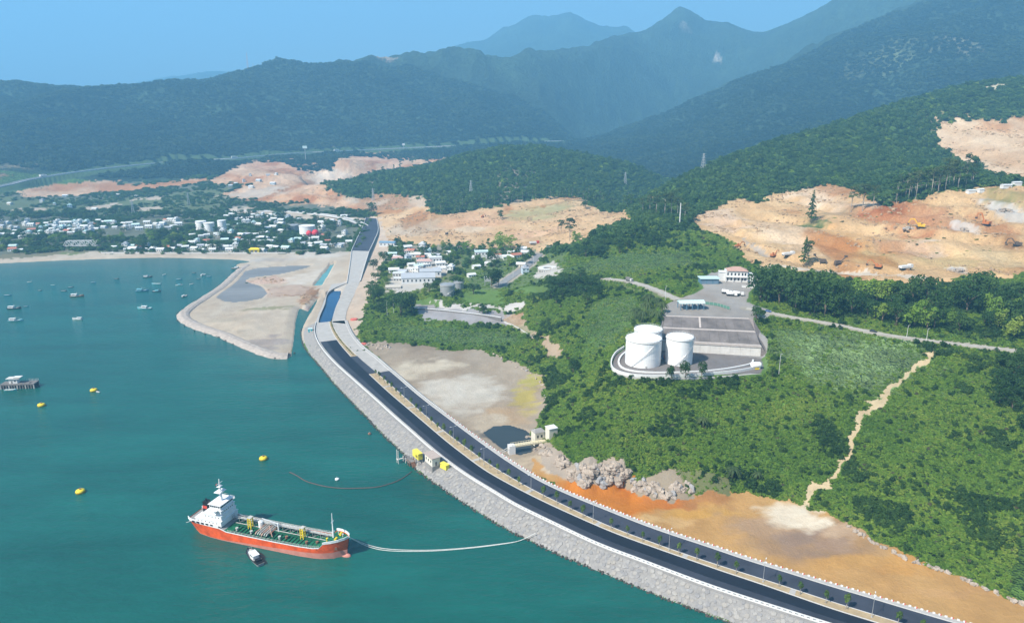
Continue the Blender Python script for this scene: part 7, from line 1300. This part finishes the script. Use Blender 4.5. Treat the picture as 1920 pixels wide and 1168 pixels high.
# ---------------------------------------------------------------- trees one can tell apart
def trunk_mesh(kind, seed, m):
    r = random.Random(seed); b = MB()
    if kind == 'round':
        b.tube([(0, 0, -0.06), (0.01, 0, 0.15), (-0.01, 0.01, 0.3), (0, 0, 0.6)], [0.035, 0.028, 0.024, 0.012], 7)
        for k in range(5): a = k * 1.3 + r.random(); b.tube([(0, 0, 0.22 + 0.05 * k), (0.12 * math.cos(a), 0.12 * math.sin(a), 0.38 + 0.05 * k), (0.26 * math.cos(a), 0.26 * math.sin(a), 0.5 + 0.06 * k)], [0.016, 0.011, 0.005], 5)
    else:
        b.tube([(0, 0, -0.06), (0.006, 0, 0.3), (-0.006, 0.006, 0.65), (0, 0, 0.96)], [0.018, 0.014, 0.010, 0.004], 6)
        for k in range(7): a = k * 2.4 + r.random(); z = 0.45 + 0.07 * k; l = 0.17 * (1.15 - 0.11 * k); b.tube([(0, 0, z), (l * 0.6 * math.cos(a), l * 0.6 * math.sin(a), z + 0.03), (l * math.cos(a), l * math.sin(a), z + 0.05)], [0.007, 0.005, 0.003], 4)
    return b.mesh('trunk', m)
TREES = {}
def add_kind(name, trunk, crowns): TREES[name] = (trunk, crowns)
def rl_(seed, n, r0, z0, z1, q0, q1, rz=0.8):
    r = random.Random(seed); out = []
    for k in range(n): a = r.uniform(0, 6.28); d = r0 * math.sqrt(r.random()); z = r.uniform(z0, z1); q = r.uniform(q0, q1); f = math.sqrt(max(0.05, 1 - ((z - (z0 + z1) / 2) / ((z1 - z0) / 2 + 0.12)) ** 2)); out.append((math.cos(a) * d * f, math.sin(a) * d * f, z, q, q, q * rz))
    return out
add_kind('round', [trunk_mesh('round', k, M_BARK) for k in range(2)], [crown_mesh('crown', M_DARK, rl_(k, 15, 0.36, 0.2, 0.85, 0.13, 0.22), 820, 0.034, k) for k in range(3)])
add_kind('light', [trunk_mesh('round', 5, M_BARK)], [crown_mesh('crown', M_SCRUB, rl_(9 + k, 14, 0.36, 0.2, 0.85, 0.12, 0.21), 700, 0.034, 9 + k) for k in range(2)])
add_kind('gum', [trunk_mesh('tall', 3, M_PBARK)], [crown_mesh('crown', M_GUM, rl_(20 + k, 9, 0.14, 0.6, 0.95, 0.06, 0.11), 420, 0.024, 20 + k) for k in range(2)])
add_kind('spire', [trunk_mesh('tall', 7, M_BARK)], [crown_mesh('crown', M_DARK, [(0.10 * (1 - z) * math.cos(k * 2.4), 0.10 * (1 - z) * math.sin(k * 2.4), z, 0.15 * (1.12 - z), 0.15 * (1.12 - z), 0.05) for k, z in enumerate(np.linspace(0.2, 0.98, 15))], 620, 0.022, 31)])
add_kind('pine', [trunk_mesh('tall', 8, M_PBARK)], [crown_mesh('crown', M_WOOD, rl_(40 + k, 10, 0.17, 0.42, 0.95, 0.08, 0.13), 260, 0.04, 40 + k) for k in range(3)])
def palm_meshes(seed):
    r = random.Random(seed); t = MB().tube([(0, 0, -0.05), (0.03, 0, 0.3), (0.02, 0.02, 0.7)], [0.035, 0.026, 0.022], 7).mesh('trunk', M_BARK); b = MB()
    for k in range(22):
        a = k * 2.4 + r.random() * 0.4; up_ = r.uniform(0.1, 0.9); L0 = r.uniform(0.36, 0.5); pts_ = []
        for s in range(6): f = s / 5; x = L0 * f; z = 0.7 + up_ * 0.42 * f - 0.62 * f * f; pts_.append((x, z, 0.055 * math.sin(math.pi * min(1, f * 0.9 + 0.1)) + 0.004))
        for (x0, z0, w0), (x1, z1, w1) in zip(pts_, pts_[1:]):
            ca, sa = math.cos(a), math.sin(a); q = lambda x, y, z: (0.02 + x * ca - y * sa, 0.02 + x * sa + y * ca, z); b.add([q(x0, 0, z0 + .012), q(x1, 0, z1 + .012), q(x1, w1, z1 - 0.02), q(x0, w0, z0 - 0.02), q(x0, -w0, z0 - .02), q(x1, -w1, z1 - .02)], [(0, 1, 2, 3), (1, 0, 4, 5)])
    return t, b.mesh('crown', M_GUM)
pt_, pc_ = palm_meshes(3); add_kind('palm', [pt_], [pc_])
def tree(kind, u, v, h, label, group=None, wide=1.0, q=None):
    q = G(u, v) if q is None else q; tr_, cr_ = TREES[kind]; t = thing({'palm': 'palm_tree', 'pine': 'pine_tree'}.get(kind, 'tree'), label, 'palm' if kind == 'palm' else 'tree', q, rr.uniform(0, 6.28), group)
    t.scale = (h * wide, h * wide, h); inst('trunk', rr.choice(tr_), t); inst('crown', rr.choice(cr_), t); return t
tree('spire', 1520, 420, 37, 'tall dark spire tree on its grass patch in the quarry', None, 0.95); tree('spire', 1507, 500, 28, 'tall dark tree at the foot of the quarry above the tree belt', None, 1.05); tree('gum', 1513, 501, 25, 'thin pale trunked tree beside the tall dark tree at the quarry foot')
tree('gum', 1595, 398, 30, 'thin tall tree, left of three on the quarry ledge', None, 1.2); tree('gum', 1617, 396, 32, 'fuller tall tree, middle of three on the quarry ledge', None, 1.5); tree('gum', 1636, 393, 28, 'thin tall tree, right of three on the quarry ledge', None, 1.0)
tree('light', 939, 466, 24, 'pale green tree on the bare earth, left of a close pair', None, 1.1); tree('light', 957, 467, 20, 'pale green tree on the bare earth, right of a close pair', None, 1.1); tree('gum', 1052, 440, 20, 'sparse tree left on the bare earth before the knoll', None, 1.5); tree('gum', 1068, 452, 28, 'tall sparse tree on the bare earth before the knoll', None, 1.6); tree('light', 1080, 456, 16, 'small bushy tree right of the tall sparse one'); tree('round', 697, 403, 24, 'dark round tree standing alone behind the viaduct', None, 1.0); tree('round', 938, 410, 15, 'small dark tree alone on the bare slope', None, 0.9); tree('round', 1097, 392, 16, 'dark tree at the upper edge of the bare earth')
for k, (u, v, h) in enumerate(((1205, 400, 18), (1218, 398, 20), (1230, 402, 22), (1246, 405, 24), (1258, 404, 25), (1270, 408, 22), (1284, 412, 18))): tree('gum', u, v, h * 1.15, 'pale gum tree behind the knoll, %s from the left' % nth(k), 'gum trees behind the knoll', 1.5)
for k, (u, v, h) in enumerate(((1258, 716, 12), (1285, 712, 14), (1315, 711, 12), (1448, 709, 8))): tree('round', u, v, h, ['dark young tree before the bund wall, left of three', 'tallest dark young tree before the bund wall, middle of three', 'dark young tree before the bund wall, right of three', 'small dark bushy tree beside the tall white lamp post'][k], None, 0.65)
tree('round', 1418, 600, 11, 'wide dark round tree at the corner of the retaining wall', None, 1.3); tree('round', 1075, 700, 12, 'dark brownish tree at the foot of the ravine path', None, 1.2)
for k, (u, v) in enumerate(((1192, 598), (1203, 606), (1212, 590), (1222, 600), (1230, 580), (1216, 574), (1240, 588), (1232, 606))): tree('palm', u, v, 11 + (k % 3), 'palm in the clump left of the retaining wall, %s counting upwards' % nth(k), 'palms left of the retaining wall', 1.1)
tree('palm', 1373, 897, 8.5, 'large palm low on the near hillside', None, 1.3); tree('palm', 1318, 800, 7.5, 'dry looking palm in the middle of the near hillside', None, 1.3); tree('palm', 1420, 900, 6, 'small palm right of the large one low on the hillside', None, 1.2)
def grove(kinds, n, poly, h0, h1, label, group, wide=1.0, gap=9):
    P_ = np.array(poly); got = []; tries = 0
    while len(got) < n and tries < 4000:
        tries += 1; u = rr.uniform(P_[:, 0].min(), P_[:, 0].max()); v = rr.uniform(P_[:, 1].min(), P_[:, 1].max())
        if sdist(P_, np.array([u]), np.array([v]))[0] < 0 and all(abs(u - a) > gap or abs(v - b) > gap * 0.55 for a, b in got): got.append((u, v))
    got.sort()
    for k, (u, v) in enumerate(got): tree(rr.choice(kinds), u, v, rr.uniform(h0, h1), '%s, %s from the left' % (label, nth(k)), group, wide * rr.uniform(0.85, 1.15))
grove(('round',), 24, [(1415, 560), (1450, 545), (1570, 575), (1570, 600), (1500, 588), (1430, 575)], 19, 28, 'dark broad tree in the belt beside the villa', 'tree belt beside the villa', 0.95, 10)
grove(('round', 'round', 'light'), 46, [(1570, 560), (1640, 560), (1760, 555), (1930, 560), (1930, 640), (1860, 640), (1700, 615), (1570, 592)], 11, 22, 'tree in the belt between quarry and hill lane', 'tree belt below the quarry', 1.0, 11)
for k, (u, v, h) in enumerate(((1735, 572, 24), (1830, 568, 26), (1845, 575, 22), (1905, 580, 24), (1880, 590, 20))): tree('round', u, v, h, 'very tall dark tree of the belt under the quarry, %s from the left' % nth(k), 'tree belt below the quarry', 0.9)
grove(('round',), 16, [(1845, 690), (1930, 680), (1930, 820), (1890, 800), (1860, 740)], 8, 13, 'dark tree at the right edge of the near slope', 'dark trees at the right edge', 1.1, 12)
grove(('round', 'round', 'light'), 12, [(700, 500), (725, 480), (740, 500), (722, 545), (712, 580), (690, 585)], 10, 16, 'tree along the left side of the industrial yard', 'yard trees', 1.0, 8)
for k, (u, v, h, w) in enumerate(((752, 592, 24, 1.15), (772, 586, 20, 1.1), (805, 550, 13, 1.1), (795, 556, 10, 1.0), (820, 545, 12, 1.1), (862, 540, 14, 1.1), (850, 534, 11, 1), (888, 552, 13, 1.2), (922, 540, 22, 0.8), (934, 538, 20, 0.8), (1000, 570, 12, 0.9), (905, 590, 11, 1.0))): tree('round' if k != 3 else 'light', u, v, h, ['biggest dark tree at the corner of the green bank', 'dark tree right of the biggest one on the bank', 'dark tree behind the grey tank', 'bright bushy tree left of the grey tank', 'dark tree between warehouse and grey tank', 'round tree right of the grey tank', 'round tree behind the small grey tank', 'round dark tree on the lawn', 'tall dark tree by the water tower', 'second tall dark tree by the water tower', 'dark tree above the ravine path', 'small dark tree on the terrace wall'][k], 'yard trees', w)
grove(('round', 'light', 'pine'), 26, [(780, 478), (850, 462), (950, 468), (1000, 478), (990, 500), (930, 505), (870, 495)], 9, 16, 'tree on the low ground right of the yard', 'trees behind the yard', 1.0, 9)
grove(('round',), 18, [(1010, 540), (1080, 520), (1130, 540), (1120, 570), (1040, 575)], 9, 15, 'dark tree on the spur left of the ridge lane', 'dark trees on the spur', 1.1, 9)
grove(('round',), 16, [(1060, 480), (1130, 455), (1200, 440), (1260, 440), (1180, 470), (1100, 495)], 9, 14, 'dark tree on the left flank of the knoll', 'dark trees on the knoll', 1.1, 9)
grove(('pine',), 60, [(812, 402), (830, 390), (900, 380), (1000, 372), (1100, 366), (1180, 380), (1190, 392), (1130, 388), (1010, 374), (900, 391), (840, 406)], 17, 23, 'pine in the belt above the bare earth', 'pine belt above the bare earth', 1.2, 6)
grove(('gum', 'pine'), 34, [(1642, 390), (1680, 370), (1760, 350), (1830, 330), (1830, 350), (1760, 364), (1690, 380)], 24, 34, 'tall pale trunked tree behind the quarry', 'tall trees behind the quarry', 1.1, 6)
grove(('pine',), 14, [(700, 330), (740, 316), (800, 300), (860, 284), (862, 290), (800, 308), (740, 324)], 16, 22, 'pine on the crest before the far bare valley', 'pines on the far crest', 1.1, 6)
grove(('round', 'round', 'light'), 60, [(-20, 440), (100, 440), (345, 432), (430, 440), (430, 470), (200, 471), (110, 462), (-20, 470)], 9, 15, 'leafy tree in the grove behind the beach', 'village trees', 1.25, 7)
grove(('round', 'round', 'pine'), 50, [(350, 405), (520, 400), (650, 420), (640, 470), (440, 470), (420, 440), (350, 440)], 9, 16, 'leafy tree among the houses by the village tanks', 'village trees', 1.2, 7)
grove(('round',), 36, [(-20, 400), (150, 396), (345, 400), (345, 416), (150, 420), (-20, 424)], 10, 16, 'dark tree in the wood behind the village', 'village trees', 1.3, 7)

# ---------------------------------------------------------------- rubble dyke round the sand spit
M_DYKE = mat('dyke_rubble', (0.36, 0.315, 0.28), 0.95, var=0.3, scale=0.35, bump=0.6, bscale=0.6)
dl = smooth_line([P(u, v, 0) for u, v in [(541, 668), (520, 668), (495, 661), (470, 651), (445, 640), (420, 629), (395, 621), (375, 614), (358, 606), (347, 599), (344, 593), (348, 586), (360, 576), (374, 567), (394, 554), (412, 542), (426, 531), (440, 518), (452, 507), (464, 499)]], 5)
tn = np.gradient(dl[:, :2], axis=0); tn /= np.linalg.norm(tn, axis=1)[:, None]; nr = np.stack([-tn[:, 1], tn[:, 0]], 1)
jit = np.array([rr.uniform(-0.5, 0.5) for _ in dl]); e = lambda d, z: [(p[0] + n[0] * (d + j), p[1] + n[1] * (d + j), z + j * 0.3) for p, n, j in zip(dl, nr, jit)]
struct(MB().strip(e(-7, -0.6), e(-4.5, 1.6), e(-2, 2.5), e(2, 2.5), e(4.5, 1.4), e(7, -0.4)).obj('spit_dyke', M_DYKE), label='low rubble dyke edging the sand spit')
b = MB()
for p, n in zip(dl, nr):
    for k in range(3):
        s_ = rr.uniform(0.6, 1.7); src = stone_mesh(300 + rr.randrange(20), None); Mx = Matrix.Translation((p[0] + n[0] * rr.choice((-6, -5, 5, 6, 6.5)) + rr.uniform(-2, 2), p[1] + n[1] * rr.choice((-6, 6)) + rr.uniform(-2, 2), rr.uniform(0, 0.6))) @ Matrix.Rotation(rr.uniform(0, 6), 4, 'Z') @ Matrix.Diagonal((s_, s_, s_ * 2, 1)); b.add([Mx @ Vector(v) for v in src.v], src.f)
struct(b.obj('dyke_stones', M_WET), 'stuff', 'dark stones at the waterline of the spit dyke')

# ---------------------------------------------------------------- the hazy air of the bay
hz = MB().box(-12000, 12000, -1500, 12000, -9, 1750).obj('haze')
hz['kind'] = 'stuff'; hz['label'] = 'blue haze filling the air over the bay and mountains'
hm = bpy.data.materials.new('haze_air'); hm.use_nodes = True; hn = hm.node_tree
for n_ in list(hn.nodes):
    if n_.type == 'BSDF_PRINCIPLED': hn.nodes.remove(n_)
pv = hn.nodes.new('ShaderNodeVolumePrincipled'); pv.inputs['Color'].default_value = (0.255, 0.625, 1.0, 1); pv.inputs['Density'].default_value = 1.9e-4; pv.inputs['Anisotropy'].default_value = 0.05
hn.links.new(pv.outputs[0], [n_ for n_ in hn.nodes if n_.type == 'OUTPUT_MATERIAL'][0].inputs['Volume'])
hz.data.materials.append(hm)
